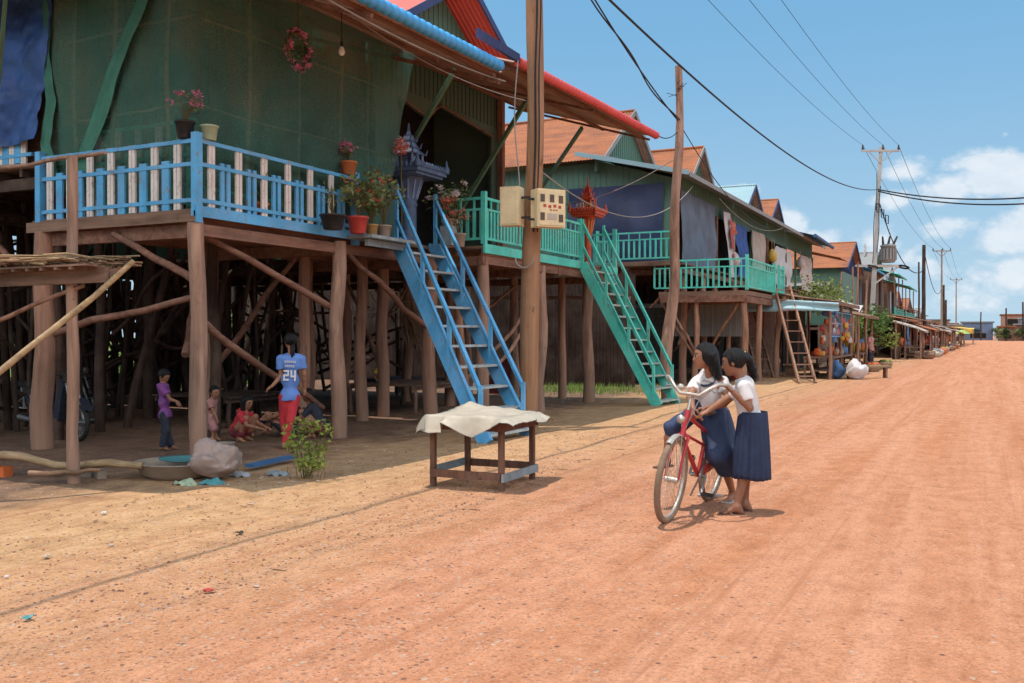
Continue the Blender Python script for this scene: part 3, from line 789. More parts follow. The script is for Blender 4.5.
def ragged_screen(root, x, y0, y1, zt, n, seed, mat='under'):
    rn = random.Random(seed); m = MB()
    for i in range(n):
        y = rn.uniform(y0, y1); t = rn.gauss(0, .28); a = (x + rn.uniform(-.5, .5), y, -.15); b = (x + rn.uniform(-.5, .5), y + t, rn.uniform(.5, 1.0) * zt if rn.random() < .3 else zt)
        m.crooked(a, b, rn.uniform(.03, .085), rn.uniform(.03, .06), .05, 4, 5, rnd=rn)
    for i in range(n // 3):
        y = rn.uniform(y0, y1); z = rn.uniform(.2, zt); L = rn.uniform(.8, 2.6); m.crooked((x + rn.uniform(-.4, .4), y, z), (x + rn.uniform(-.4, .4), y + L, min(zt, max(.1, z + rn.gauss(0, .9)))), rn.uniform(.025, .06), .03, .05, 4, 5, rnd=rn)
    return m.build('stick_screen', M[mat], root)
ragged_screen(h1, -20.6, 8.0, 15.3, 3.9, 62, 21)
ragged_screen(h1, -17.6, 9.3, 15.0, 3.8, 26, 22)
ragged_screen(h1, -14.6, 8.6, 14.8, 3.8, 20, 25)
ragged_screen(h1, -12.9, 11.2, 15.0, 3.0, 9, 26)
# small metal awning over the side tarpaulin and its prop
m = corr((-16.5, 9.35, 6.62), (-9.9, 9.35, 6.62), (-16.5, 8.5, 6.18), (-9.5, 8.5, 6.20)); m.beam((-16.5, 8.5, 6.13), (-9.47, 8.5, 6.14), .05, .08, Z, 0)
m.build('awning', M['under_roof'], h1)
m = MB(); m.beam((-9.5, 8.48, 6.15), (-9.25, 8.48, 6.10), .06, .06); m.build('beam_end', M['white'], h1)
m = MB(); m.beam((-11.9, 8.5, 6.12), (-12.75, 8.95, 4.7), .05, .05); m.build('strut', M['gpost'], h1)
m = MB(); m.beam(on_x(455, 70, -8.4), on_x(399, 167, -10.2), .06, .09); m.build('strut', M['gpost'], h1)

# light pole frame that carries the net
m = MB()
for y, e in ((10.35, .03), (11.45, .022), (12.5, .03), (13.25, .02)): m.crooked((-9.32, y, 3.15), (-9.32, y + .05, 6.45), e, e, .03, 6, 7)
for x in (-9.9, -10.9, -11.7): m.crooked((x, 9.40, 3.15), (x + .05, 9.40, 6.5), .028, .024, .03, 6, 7)
for z in (4.55, 5.7): m.crooked((-9.33, 9.5, z), (-9.33, 13.9, z + .06), .018, .018, .03, 6, 6); m.crooked((-11.9, 9.42, z), (-9.4, 9.42, z + .04), .018, .018, .03, 6, 6)
m.build('net_frame', M['bamboo'], h1)
m = MB(); rail_blue(m, (-11.8, 9.75), (-9.7, 9.75), DZ, 1.35, .40, False, (False, False)); m.build('inner_railing', [M['teal'], M['white']], h1)
# hung cloths of house 1
def folds(seed, amp, fx, fy, drop=0):
    return lambda u, v: amp * (math.sin(u * fx + 2.5 * noise.noise(V((u * 2, v * 2, seed)))) * (.3 + .7 * v) + 1.6 * noise.noise(V((u * fx * .35, v * fy, seed))))
m = MB()
PATH = [V((-12.0, 9.2, 0)), V((-9.75, 9.18, 0))] + [V((-9.62 + .5 * math.sin(a_ * math.pi / 12), 9.68 - .5 * math.cos(a_ * math.pi / 12), 0)) for a_ in range(0, 7)] + [V((-9.12, 9.9, 0)), V((-9.12, 14.45, 0))]
seg_ = [0.0]
for p_, q_ in zip(PATH, PATH[1:]): seg_.append(seg_[-1] + (q_ - p_).length)
NU, NV = 190, 46; vs = []
for j in range(NV + 1):
    v = j / NV
    for i in range(NU + 1):
        d_ = (seg_[-1] - 1.12 * v) * i / NU; k_ = max(n_ for n_ in range(len(PATH) - 1) if seg_[n_] <= d_ + 1e-9); t_ = (d_ - seg_[k_]) / max(1e-6, seg_[k_ + 1] - seg_[k_])
        p_ = PATH[k_].lerp(PATH[k_ + 1], min(1, t_)); tn = (PATH[k_ + 1] - PATH[k_]).normalized(); nr = V((tn.y, -tn.x, 0))
        zt = 6.75 - .35 * min(1, d_ / 2.8) + .15 * max(0, (d_ - 2.8) / 4.8) - .05 * abs(math.sin(d_ * 2.1)); zb_ = 3.55 - .36 * min(1, d_ / 2.2) + .10 * noise.noise(V((d_ * 1.2, 3, 0)))
        o_ = .045 * math.sin(d_ * 5.5 + 3 * noise.noise(V((d_ * .8, v * 1.5, 1)))) * (.35 + .65 * v) + .07 * noise.noise(V((d_ * 1.1, v * 2.4, 4))) + .05 * noise.noise(V((d_ * 2.6 + v * 2, v * 4, 14))) + .025 * noise.noise(V((d_ * 7 - v * 5, v * 5, 24)))
        vs.append(p_ + nr * (o_ * min(1, v * 6 + .2)) + Z * (zt + (zb_ - zt) * v))
w_ = NU + 1; fs = [(j * w_ + i, j * w_ + i + 1, (j + 1) * w_ + i + 1, (j + 1) * w_ + i) for j in range(NV) for i in range(NU)]
m.add(vs, fs, 0, True)
tag(m.build('shade_net', M['netg']), 'dark green shade net hung round the porch of the blue railing house', 'shade net')
def gathered(path, w0, w1, seed):
    """a gathered, twisted strip of net following a path on the net wall"""
    m = MB(); n = 60; k = 9; vs = []
    for j in range(n + 1):
        t = j / n; i = min(len(path) - 2, int(t * (len(path) - 1))); q = V(path[i]).lerp(V(path[i + 1]), t * (len(path) - 1) - i)
        q += V((.06 * noise.noise(V((seed, t * 4, 0))), 0, 0)); w_ = (w0 + (w1 - w0) * t) * (1 + .35 * noise.noise(V((seed, t * 6, 3))))
        for c in range(k):
            u = c / (k - 1) - .5; vs.append(q + V((u * w_, -.02 - .03 * (.25 - u * u) * 4 - .012 * math.cos(c * 3.1) + .02 * noise.noise(V((u * 5, t * 9, seed))), .10 * u * noise.noise(V((seed, t * 5, 8))))))
    m.add(vs, [(j * k + c, j * k + c + 1, (j + 1) * k + c + 1, (j + 1) * k + c) for j in range(n) for c in range(k - 1)], 0, True); return m
m = gathered([(-9.75, 9.13, 6.4), (-10.2, 9.12, 5.6), (-10.62, 9.11, 4.85), (-11.0, 9.10, 4.1), (-11.3, 9.09, 3.62)], .20, .32, 5)
tag(m.build('net_strip', M['netl']), 'brighter green gathered fold slanting across the dark net by the railing', 'shade net')
m = gathered([(-11.93, 9.14, 6.35), (-11.9, 9.14, 5.5), (-11.78, 9.13, 4.8), (-11.9, 9.13, 4.2), (-11.72, 9.12, 3.6)], .12, .26, 6)
tag(m.build('net_strip', M['netl']), 'narrow bright green net edge hanging right beside the blue tarpaulin', 'shade net')
m = MB(); m.sheet((-17, 9.12, 6.4), (-11.75, 9.12, 6.4), (-17, 9.05, 4.22), (-11.98, 9.05, 4.26), 90, 50, lambda u, v: folds(8, .05, 24, 3.5)(u, v) + .05 * abs(noise.noise(V((u * 16 + v * 3, v * 7, 2)))) + .03 * noise.noise(V((u * 34, v * 16, 5))), .008)
tag(m.build('tarpaulin', M['tarpb']), 'crinkled bright blue tarpaulin on the side of the first house', 'tarpaulin')

# ================================================================ HOUSE 2: teal railing, red eave
h2 = empty('stilt_house', (0, 0, 0), 0, 'stilt house with teal porch railing and red ribbed eave edge', 'house', 'stilt houses along the red road')
frame_floor(h2, -12.2, -8.22, 15.35, 22.3, 3.14, 'beam')
frame_floor(h2, -20.5, -12.2, 15.3, 22.3, 3.14, 'under')
m = MB(); m.span(-8.21, -8.17, 15.3, 20.0, 3.00, 3.17); m.span(-8.21, -8.17, 21.3, 22.3, 3.00, 3.17); m.build('fascia', M['teal'], h2)
m = MB(); rail_teal(m, (-8.22, 15.36), (-8.22, 19.95), 3.17, .84); m.build('railing', M['teal'], h2)
m = MB(); rail_teal(m, (-9.0, 15.36), (-8.28, 15.36), 3.17, .84, (True, False)); m.build('railing', M['teal'], h2)
m = MB(); rail_teal(m, (-9.9, 22.3), (-8.25, 22.3), 3.17, .84, (False, True)); m.build('railing', M['teal'], h2)
gable(h2, -10.95, -20.8, 18.3, 2.95, 9.3, 7.55, 'redroof', 'wallg', 6.9, .8, 'navytrim', 'redroof')
m = MB()
m.span(-10.56, -10.5, 15.2, 16.0, 3.15, 7.2); m.span(-10.56, -10.5, 20.0, 20.45, 3.15, 7.2)
m.prism([(-10.5, 16.0, 7.2), (-10.5, 16.0, 6.25), (-10.5, 17.1, 6.05), (-10.5, 17.35, 6.28), (-10.5, 17.6, 6.42), (-10.5, 20.0, 6.2), (-10.5, 20.0, 7.2)], (-.06, 0, 0))
for i in range(30):
    y = 15.25 + i * .175; m.beam((-10.49, y, 6.45), (-10.49, y, 7.15), .03, .016, V((1, 0, 0)))
m.build('front_wall', M['wallgd'], h2)
m = MB(); m.tube([(-10.46, 16.0, 6.25), (-10.46, 17.1, 6.05), (-10.46, 17.35, 6.28), (-10.46, 17.6, 6.42), (-10.46, 20.0, 6.2)], .025, 6); m.build('door_trim', M['plank'], h2)
m = MB(); m.beam((-10.4, 20.3, 3.15), (-10.4, 20.3, 7.1), .14, .14, V((1, 0, 0))); m.build('corner_post', M['post'], h2)
m = MB(); m.span(-20.5, -10.5, 20.4, 20.46, 3.15, 7.6); m.span(-20.5, -20.44, 15.2, 20.4, 3.15, 7.6); m.build('side_wall', M['wallgd'], h2)
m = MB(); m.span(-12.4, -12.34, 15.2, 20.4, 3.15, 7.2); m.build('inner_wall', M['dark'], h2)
m = corr((-10.9, 22.2, 7.42), (-10.9, 14.3, 7.30), (-7.1, 21.9, 6.25), (-7.1, 14.3, 6.08)); m.build('porch_roof', M['under_roof'], h2)
rolled_edge(h2, (-7.05, 14.35, 6.10), (-7.05, 21.9, 6.27), 'red', .08)
m = MB(); m.beam((-7.02, 12.9, 6.16), (-7.02, 14.35, 6.14), .05, .14); m.build('eave_board', M['navytrim'], h2)
m = MB()
for x, z in ((-7.35, 6.16), (-8.4, 6.48), (-10.3, 7.07)): m.beam((x, 14.4, z - .06), (x, 21.9, z + .06), .05, .06)
for y in (14.5, 18.1, 21.7): m.beam((-7.15, y, 6.0 + (y - 14.6) * .02), (-10.9, y, 7.17 + (y - 14.6) * .02), .05, .05)
m.build('rafter', M['beam'], h2)
for a, b in (((527, 100), (462, 208)), ((582, 128), (540, 190))):
    m = MB(); m.beam(on_x(*a, -8.4), on_x(*b, -10.2), .06, .09); m.build('strut', M['gpost'], h2)
stilts(h2, [(-8.32, 15.5, .115, 'post_old'), (-8.32, 18.05, .12, 'post_old'), (-8.4, 20.9, .13, 'post_old'), (-9.4, 16.6, .1), (-10.6, 15.6, .12), (-10.6, 18.2, .12), (-10.8, 21.8, .11, 'post_old'),
            (-9.6, 22.1, .1), (-12.4, 16.8, .12), (-12.6, 19.6, .12), (-12.4, 22.2, .12, 'post_old')], 2.95)
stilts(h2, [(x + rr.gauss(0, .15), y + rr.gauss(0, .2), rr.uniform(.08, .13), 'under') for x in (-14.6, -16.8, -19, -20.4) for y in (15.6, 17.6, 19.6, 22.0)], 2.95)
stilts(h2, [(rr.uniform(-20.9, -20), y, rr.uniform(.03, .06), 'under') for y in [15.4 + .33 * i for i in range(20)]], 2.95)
braces(h2, [((-8.4, 18.05, 1.9), (-8.5, 15.7, .6)), ((-10.6, 18.2, 1.5), (-10.7, 21.6, 2.7)), ((-9.4, 16.6, .5), (-8.4, 18.0, 2.2)), ((-12.4, 16.8, .6), (-12.6, 19.5, 2.6)), ((-10.6, 15.6, .7), (-12.3, 16.7, 2.7))], 'post', .045)
sg = []
for i in range(30):
    x = rr.uniform(-20.6, -13); y = rr.uniform(15.4, 22); a = rr.choice((0, 1)); L = rr.uniform(1.4, 3.0); z0 = rr.uniform(.1, 1.5)
    sg.append(((x, y, z0), (x + (L if a else .1) * rr.choice((-1, 1)) * .8, y + (.1 if a else L) * rr.choice((-1, 1)), min(2.9, z0 + rr.uniform(.6, 1.5)))))
braces(h2, sg, 'under', .04)
ragged_screen(h2, -20.6, 15.2, 22.6, 3.0, 95, 23)
ragged_screen(h2, -17.0, 15.3, 22.4, 2.95, 40, 24)
m = MB(); m.beam((-12.2, 22.45, 2.5), (-7.9, 22.45, 2.42), .12, .09); m.build('cross_beam', M['plank'], h2)

# ================================================================ stairs
def staircase(label, tl, tr, bl, br, n, paintm, stepm, h_top=.9, h_bot=.62, sw=.225):
    tl, tr, bl, br = map(V, (tl, tr, bl, br)); base = (bl + br) / 2
    root = empty('staircase', base, 0, label, 'stairs', 'painted stairs down to the road')
    for a, b in ((tl, bl), (tr, br)):
        m = MB(base); side = (tr - tl).normalized(); d = (b - a).normalized()
        m.beam(a, b, .055, sw, side.cross(d) if side.cross(d).z > 0 else -side.cross(d)); m.build('stringer', M[paintm], root)
    for i in range(1, n + 1):
        t = (i - .3) / n; a = tl.lerp(bl, t); b = tr.lerp(br, t)
        m = MB(base); fw = (bl - tl); fw.z = 0; fw.normalize()
        x = (b - a).normalized(); y = Z.cross(x); R = Matrix((x, y, Z)).transposed()
        a2, b2 = a + x * .02, b - x * .02
        m.box((a2 + b2) / 2 + V((0, 0, .03)), ((b2 - a2).length, .24, .035), R); m.build('step', M[stepm], root)
    for a, b in ((tl, bl), (tr, br)):
        m = MB(base); e = a.lerp(b, .945)
        p0, p1 = a + V((0, 0, h_top)), e + V((0, 0, h_bot))
        m.beam(p0, p1, .05, .06); m.build('handrail', M[paintm], root)
        m = MB(base); m.beam(a + V((0, 0, h_top * .45)), e + V((0, 0, h_bot * .25)), .04, .05); m.build('middle_rail', M[paintm], root)
        for t, hh in ((0.0, h_top + .1), (.33, None), (.63, None), (.945, h_bot + .08)):
            m = MB(base); q = a.lerp(b, t); hq = hh if hh else h_top + (h_bot - h_top) * t / .945
            m.beam(q + V((0, 0, -.06)), q + V((0, 0, hq)), .055, .055, V((1, 0, 0))); m.build('rail_post', M[paintm], root)
    return root
g = lambda x, y: hgt(x, y)
staircase('steep blue painted stairs with worn treads behind the cloth covered table', (-8.80, 13.35, 3.05), (-8.80, 14.60, 3.05), (-6.17, 11.6, g(-6.17, 11.6) - .02), (-6.06, 12.75, g(-6.06, 12.75) - .02), 10, 'blue', 'bluestep', .86, .56)
staircase('steep teal painted stairs beside the leaning wooden pole', (-8.16, 19.98, 3.1), (-8.16, 21.3, 3.1), (-6.14, 19.2, g(-6.14, 19.2) - .02), (-6.1, 20.4, g(-6.1, 20.4) - .02), 12, 'teal', 'tealstep', .92, .62)

# ================================================================ HOUSES 3 - 6: long green row
HX = -8.9
def row_house(label, y0, y1, ridge, half, zr, ze, xg, roofm, gwall, trim, wallm='wallg', side=False, z_e=6.5):
    h = empty('stilt_house', (0, 0, 0), 0, label, 'house', 'stilt houses along the red road')
    frame_floor(h, -17, HX + .25, y0, y1, 3.82, 'beam', .8)
    gable(h, xg, -17.5, ridge, half, zr, ze, roofm, gwall, 6.9, .35, trim)
    m = corr((-11.4, y1, 7.35), (-11.4, y0 - 1.0 if side else y0, 7.35), (-8.2, y1, z_e), (-8.2, y0 - 1.0 if side else y0, z_e)); m.build('porch_roof', [M['grey']], h)
    m = MB(); m.beam((-8.17, y0 - 1.0 if side else y0, z_e - .03), (-8.17, y1, z_e - .03), .04, .14); m.build('eave_board', M['grey'], h)
    m = MB(); m.span(HX - .05, HX, y0, y1, 5.85, 6.72)
    y = y0 + .1
    while y < y1: m.beam((HX + .008, y, 5.86), (HX + .008, y, 6.7), .03, .016, V((1, 0, 0))); y += .2
    m.build('front_wall', M[wallm], h)
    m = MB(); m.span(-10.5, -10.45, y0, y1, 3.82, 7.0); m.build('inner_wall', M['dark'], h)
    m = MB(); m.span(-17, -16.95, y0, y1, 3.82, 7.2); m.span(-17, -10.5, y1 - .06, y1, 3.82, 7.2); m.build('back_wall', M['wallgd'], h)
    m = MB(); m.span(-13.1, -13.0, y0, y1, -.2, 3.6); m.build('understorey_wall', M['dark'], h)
    for k in range(int((y1 - y0) / 2.2) + 1):
        y = y0 + .05 + k * (y1 - y0 - .15) / int((y1 - y0) / 2.2)
        m = MB(); m.beam((HX + .02, y, 3.82), (HX + .02, y, 5.9), .1, .1, V((1, 0, 0))); m.build('porch_post', M['gpost' if k % 2 else 'beam'], h)
    st = [(x + rr.gauss(0, .1), y0 + .4 + j * (y1 - y0 - .8) / 3 + rr.gauss(0, .1), rr.uniform(.09, .13), 'post' if x > -11 else 'under') for x in (-8.9, -11.5, -14, -16.5) for j in range(4)]
    stilts(h, st, 3.6)
    braces(h, [((-8.95, y0 + .4, 1.2), (-9.0, y0 + 3.0, 3.5)), ((-11.5, y0 + .5, .8), (-9.0, y0 + .6, 3.4)), ((-11.5, y0 + 3, 3.2), (-11.6, y0 + .6, 1.0)), ((-14, y0 + 1, .6), (-11.6, y0 + 1.2, 3.2))], 'post', .05)
    return h
h3 = row_house('stilt house with orange gable, green metal side wall and navy side tarpaulin', 29.75, 37.3, 32.2, 3.1, 9.45, 7.25, -11.5, 'rust', 'wallg', 'grey', 'wallg', True)
m = MB(); m.prism([(-17, 29.7, 3.82), (-8.95, 29.7, 3.82), (-8.95, 29.7, 6.55), (-11.4, 29.7, 7.25), (-17, 29.7, 7.2)], (0, .06, 0))
x = -16.9
while x < -9: m.beam((x, 29.69, 3.85), (x, 29.69, 7.15 if x < -11.4 else 7.2 - (x + 11.4) * .26), .03, .016, V((0, 1, 0))); x += .2
m.build('side_wall', M['wallg'], h3)
m = MB(); m.beam((-12.0, 28.72, 7.42), (-8.2, 28.72, 6.52), .05, .14); m.build('rake_board', M['skyroof'], h3)
# narrow side balcony
m = MB(); m.span(-11.4, -8.75, 28.9, 29.68, 3.70, 3.84); m.build('side_balcony_floor', M['plank'], h3)
m = MB(); rail_teal(m, (-11.3, 28.95), (-8.8, 28.95), 3.84, .92, (True, True), .17); m.build('side_railing', M['teal'], h3)
# low balcony in front
lb = MB(); lb.span(-9.25, -6.5, 29.0, 34.8, 2.72, 2.86); fl = lb.build('balcony_floor', M['plank'], h3)
m = MB()
for y in (29.05, 31.5, 34.6): m.beam((-9.2, y, 2.62), (-6.48, y, 2.62), .12, .2)
m.beam((-6.55, 29.0, 2.6), (-6.55, 34.8, 2.6), .1, .2); m.build('balcony_beam', M['beam'], h3)
m = MB(); rail_teal(m, (-9.4, 29.03), (-6.48, 29.03), 2.88, .95, (False, True), .17); m.build('balcony_railing', M['teal'], h3)
m = MB(); rail_teal(m, (-6.48, 29.1), (-6.48, 33.2), 2.88, .95, (False, True), .16); m.span(-6.53, -6.50, 29.2, 33.1, 2.95, 3.6); m.build('balcony_railing', M['teal'], h3)
m = MB(); rail_teal(m, (-6.48, 34.0), (-6.48, 34.8), 2.88, .95, (True, True), .16); m.build('balcony_railing', M['teal'], h3)
stilts(h3, [(-6.6, 29.15, .1), (-6.6, 31.4, .1), (-6.6, 34.5, .1), (-8.1, 29.2, .09), (-7.9, 32.5, .09)], 2.6)
braces(h3, [((-8.1, 29.25, .9), (-8.95, 29.1, 2.6)), ((-7.9, 30.2, 1.0), (-6.8, 29.2, 2.5)), ((-8.0, 30.0, .2), (-9.4, 29.6, 2.6))], 'post', .045)
m = MB(); m.span(-11.4, -7.3, 31.9, 31.95, 1.45, 2.6)
for i in range(20): m.beam((-11.3 + i * .2, 31.89, 1.46), (-11.3 + i * .2, 31.89, 2.59), .05, .02, V((0, 1, 0)))
m.build('understorey_screen', M['grey'], h3)
m = MB(); m.span(-17, -9.3, 30.2, 30.25, -.1, 2.4)
for i in range(40): m.beam((-17 + i * .19, 30.18, -.1), (-17 + i * .19, 30.18, 2.4), .08, .02, V((0, 1, 0)))
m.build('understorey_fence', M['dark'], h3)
h4 = row_house('green stilt house with small orange gable in the middle of the row', 37.4, 43.8, 39.2, 2.3, 9.35, 7.4, -10.9, 'rust', 'wallgd', 'grey')
h5 = row_house('green stilt house with small pale blue gable roof', 43.9, 48.2, 44.6, 1.9, 8.45, 7.1, -9.9, 'skyroof', 'wallgd', 'navytrim')
h6 = row_house('green stilt house with small orange gable ending the green row', 48.3, 56.5, 49.9, 2.1, 8.45, 7.0, -9.9, 'rust', 'wallgd', 'navytrim')
m = corr((-9.6, 55.5, 7.0), (-9.6, 49.0, 7.0), (-7.6, 55.2, 6.35), (-7.6, 49.0, 6.45)); m.tube([(-7.58, 49.0, 6.45), (-7.58, 55.2, 6.35)], .09, 8); m.build('eave_sheet', M['boardblue'], h6)
m = corr((-9.4, 60, 6.4), (-9.4, 56.7, 6.4), (-7.4, 60, 5.9), (-7.4, 56.7, 5.9)); m.build('side_eave', M['rust'], h6)

def hang(name, label, cat, y0, y1, z0, z1, mat, x=HX + .08, skew=0, seed=0, fx=14, amp=.05, group=None):
    m = MB(); m.sheet((x, y0, z1), (x, y1, z1), (x + .05, y0 + skew, z0), (x + .05, y1 + skew * .6, z0), 30, 18, folds(seed, amp, fx, 3), .008)
    return tag(m.build(name, M[mat]), label, cat, group)
m = MB(); m.sheet((-12.6, 29.58, 6.42), (-9.25, 29.58, 6.40), (-12.6, 29.55, 3.86), (-9.35, 29.55, 3.86), 40, 22, folds(11, .05, 9, 3), .008)
tag(m.build('tarpaulin', M['tarpn']), 'navy blue tarpaulin on the green side wall behind the red shrine', 'tarpaulin')
hang('tarpaulin', 'slate grey tarpaulin hanging to the right of the leaning pole', 'tarpaulin', 30.0, 34.4, 3.8, 6.2, 'tarps', seed=12, fx=9)
hang('banner', 'narrow white banner with red print beside the slate tarpaulin', 'banner', 35.0, 35.9, 3.7, 6.1, 'cloth_w', HX + .22, .9, 13, 5, .03)
m = MB()
for z, s_ in ((5.35, .26), (4.95, .2), (5.75, .15), (4.5, .12)):
    m.lathe([(s_, -.006), (s_, .006)], (HX + .33, 35.6 + (6.1 - z) * .36, z), 12, R=Matrix(((0, 0, 1), (0, 1, 0), (-1, 0, 0))))
m.build('print', M['redmark'], bpy.data.objects['banner'])
hang('cloth', 'brown patterned cloth drying between banner and blue cloth', 'hung cloth', 36.2, 37.1, 4.2, 5.9, 'sacky', seed=14, fx=6)
hang('cloth', 'orange cloth hanging under the eave beside the white banner', 'hung cloth', 35.9, 36.9, 5.4, 5.85, 'orangeg', HX + .2, 0, 15, 6)
hang('cloth', 'long royal blue cloth hanging on the green row facade', 'hung cloth', 37.6, 39.6, 3.8, 5.9, 'cloth_b', seed=16, fx=16, amp=.08)
hang('cloth', 'wide beige panel cloth hanging right of the blue cloth', 'hung cloth', 40.4, 43.0, 3.8, 5.95, 'cloth_beige', seed=17, fx=6)
hang('cloth', 'off white curtain drawn aside in the green row facade', 'hung cloth', 45.6, 49.6, 3.9, 5.7, 'cloth_w', seed=18, fx=12, amp=.08, skew=-.5)
hang('cloth', 'pale blue white cloth hanging near the blue eave', 'hung cloth', 52.4, 55.6, 3.9, 5.8, 'goods_w', seed=19, fx=12, amp=.08)
for y, z, mt in ((43.8, 4.8, 'goods_y'), (44.3, 4.3, 'goods_w'), (51.2, 5.0, 'goods_w'), (36.6, 4.1, 'goods_w')):
    m = MB(); m.lathe([(.05, 0), (.2, .05), (.24, .3), (.12, .52), (.04, .6)], (0, 0, 0), 10); m.crooked((0, 0, .55), (0, 0, 5.9 - z), .012, .012, .01, 3, 5)
    o = m.build('hanging_bundle', M[mt]); o.location = (HX + .25, y, z)
    tag(o, {43.8: 'yellow bundle hanging in the dark doorway of the green row', 44.3: 'pale bundle below the yellow one in the dark doorway', 51.2: 'pale bundle hanging between the white curtain and the pale blue cloth', 36.6: 'pale bundle standing behind the white banner'}[y], 'bundle')

# ================================================================ HOUSE beyond: orange roof, dark blue gable
h7 = empty('stilt_house', (0, 0, 0), 0, 'grey green house with broad rusty orange roof and dark blue gable', 'house', 'stilt houses along the red road')
gable(h7, -8.4, -20, 69.5, 4.6, 7.9, 5.9, 'rust', 'navytrim', 5.7, .4, 'navytrim')
m = MB(); m.span(-19.5, -8.4, 65.6, 65.7, 2.2, 5.9); m.span(-8.5, -8.4, 65.7, 73.4, 2.2, 5.9); m.build('wall', M['wallg'], h7)
m = MB(); m.span(-14.5, -12.8, 65.5, 65.58, 3.4, 5.0); m.build('window', M['boardblue'], h7)
m = MB(); m.span(-11.4, -10.0, 65.5, 65.58, 3.2, 4.7); m.build('window', M['glassd'], h7)
m = corr((-18, 65.6, 5.1), (-9.0, 65.6, 5.1), (-18, 63.8, 4.7), (-9.0, 63.8, 4.7)); m.build('awning', M['grey'], h7)
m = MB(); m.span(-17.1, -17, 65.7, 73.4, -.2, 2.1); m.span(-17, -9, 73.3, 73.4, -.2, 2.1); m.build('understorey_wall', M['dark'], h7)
frame_floor(h7, -19.5, -8.3, 65.6, 73.4, 2.2, 'beam', 1.2)
stilts(h7, [(x, y, .12) for x in (-18, -14, -9) for y in (66, 70, 73)], 2.0)
def far_house(label, x, y0, y1, zf, zr, roofm, eavem, wallm, front=3.0):
    h = empty('stilt_house', (0, 0, 0), 0, label, 'house', 'stilt houses along the red road')
    ym = (y0 + y1) / 2
    gable(h, x - 2.2, x - 9, ym, (y1 - y0) / 2, zr, zr - 1.7, roofm, wallm, zr - 1.9, .3, 'navytrim')
    m = corr((x - 2.6, y1, zr - 1.4), (x - 2.6, y0, zr - 1.4), (x, y1, zr - 2.2), (x, y0, zr - 2.2)); m.tube([(x, y0, zr - 2.2), (x, y1, zr - 2.2)], .08, 8); m.build('porch_roof', M[eavem], h)
    m = MB(); m.span(x - 2.0, x - 1.9, y0 + .2, y1 - .2, zf, zr - 1.6); m.span(x - 8.8, x - 2.0, y0 + .2, y0 + .3, zf, zr - 1.6); m.span(x - 8.8, x - 2.0, y1 - .3, y1 - .2, zf, zr - 1.6); m.build('wall', M[wallm], h)
    for i in range(3):
        y = y0 + (y1 - y0) * (.2 + .28 * i); m = MB(); m.span(x - 1.9, x - 1.84, y, y + (y1 - y0) * .14, zf + .2, zr - 2.5); m.build('window', M[('glassd', 'dark', 'tarps')[i]], h)
    frame_floor(h, x - 8.8, x - .2, y0, y1, zf, 'beam', 1.4)
    m = MB(); rail_teal(m, (x - .25, y0 + .1), (x - .25, y1 - .1), zf, .8, (True, True), .4); m.build('railing', M[eavem if eavem in ('teal', 'blue') else 'plank'], h)
    stilts(h, [(xx, y, .11) for xx in (x - .4, x - 4, x - 8) for y in (y0 + .3, ym, y1 - .3)], zf - .15)
    m = MB(); m.span(x - 6.1, x - 6, y0, y1, -.2, zf - .1); m.build('understorey_wall', M['dark'], h)
    for y in (y0 + .3, ym, y1 - .3):
        m = MB(); m.beam((x - .3, y, zf), (x - .3, y, zr - 2.2), .09, .09, V((1, 0, 0))); m.build('porch_post', M['post'], h)
    return h
far_house('shaded house with bright blue eave behind the transformer pole', -7.2, 75, 83, 2.9, 8.5, 'grey', 'blueroof', 'cloth_beige')
far_house('dark house with teal eave right of the transformer pole', -6.4, 84, 93, 2.9, 8.7, 'grey', 'teal', 'plank')
far_house('brown house with second teal eave behind the dark wooden pole', -6.3, 95, 106, 2.8, 8.2, 'grey', 'teal', 'plank')
far_house('small rust roofed house beyond the teal eaves', -6.9, 112, 122, 2.5, 6.4, 'rust', 'rust', 'cloth_beige')
far_house('rust roofed house near the far end of the row', -7.0, 130, 142, 2.3, 6.3, 'rust', 'grey', 'plank')
far_house('low grey house last in the far row', -7.2, 160, 175, 2.2, 5.8, 'grey', 'rust', 'plank')
for p, s_, lab in (((-9, 92, 8.4), 1.0, 'upright white panel on the roof right of the transformer'), ((-8.6, 96, 8.2), .9, 'smaller white panel on the roof beside the dark pole'), ((-9.4, 88, 8.4), .9, 'pale panel on the roof closest to the transformer')):
    m = MB(); m.box((0, 0, .5 * s_), (.06, 1.5 * s_, 1.2 * s_)); m.beam((0, -.5, -.8), (0, -.5, .2), .05, .05, V((1, 0, 0))); m.beam((0, .5, -.8), (0, .5, .2), .05, .05, V((1, 0, 0)))
    o = m.build('roof_panel', M['white']); o.location = p; tag(o, lab, 'panel')
# town at the end of the road
def block(label, x0, x1, y0, y1, h, mat, roofm):
    b = empty('town_building', (0, 0, 0), 0, label, 'building', 'buildings at the far end of the road')
    m = MB(); m.span(x0, x1, y0, y1, 0, h); m.build('wall', M[mat], b)
    m = MB(); m.span(x0 - .4, x1 + .4, y0 - .5, y1 + .4, h, h + .35); m.build('roof', M[roofm], b)
    n = max(1, int((x1 - x0) / 4.5))
    for i in range(n):
        xx = x0 + (x1 - x0) * (i + .28) / n
        for z in ([.5, h * .58] if h > 5 else [.6]):
            m = MB(); m.span(xx, xx + (x1 - x0) / n * .5, y0 - .06, y0 + .02, z, z + min(2.0, h * .28)); m.build('window', M['dark'], b)
    return b
block('grey blue building at the end of the road', -6.0, 2.0, 300, 312, 5.0, 'bluefar', 'grey')
block('salmon brick building at the end of the road', 4.5, 22, 330, 345, 7.6, 'brick', 'rust')
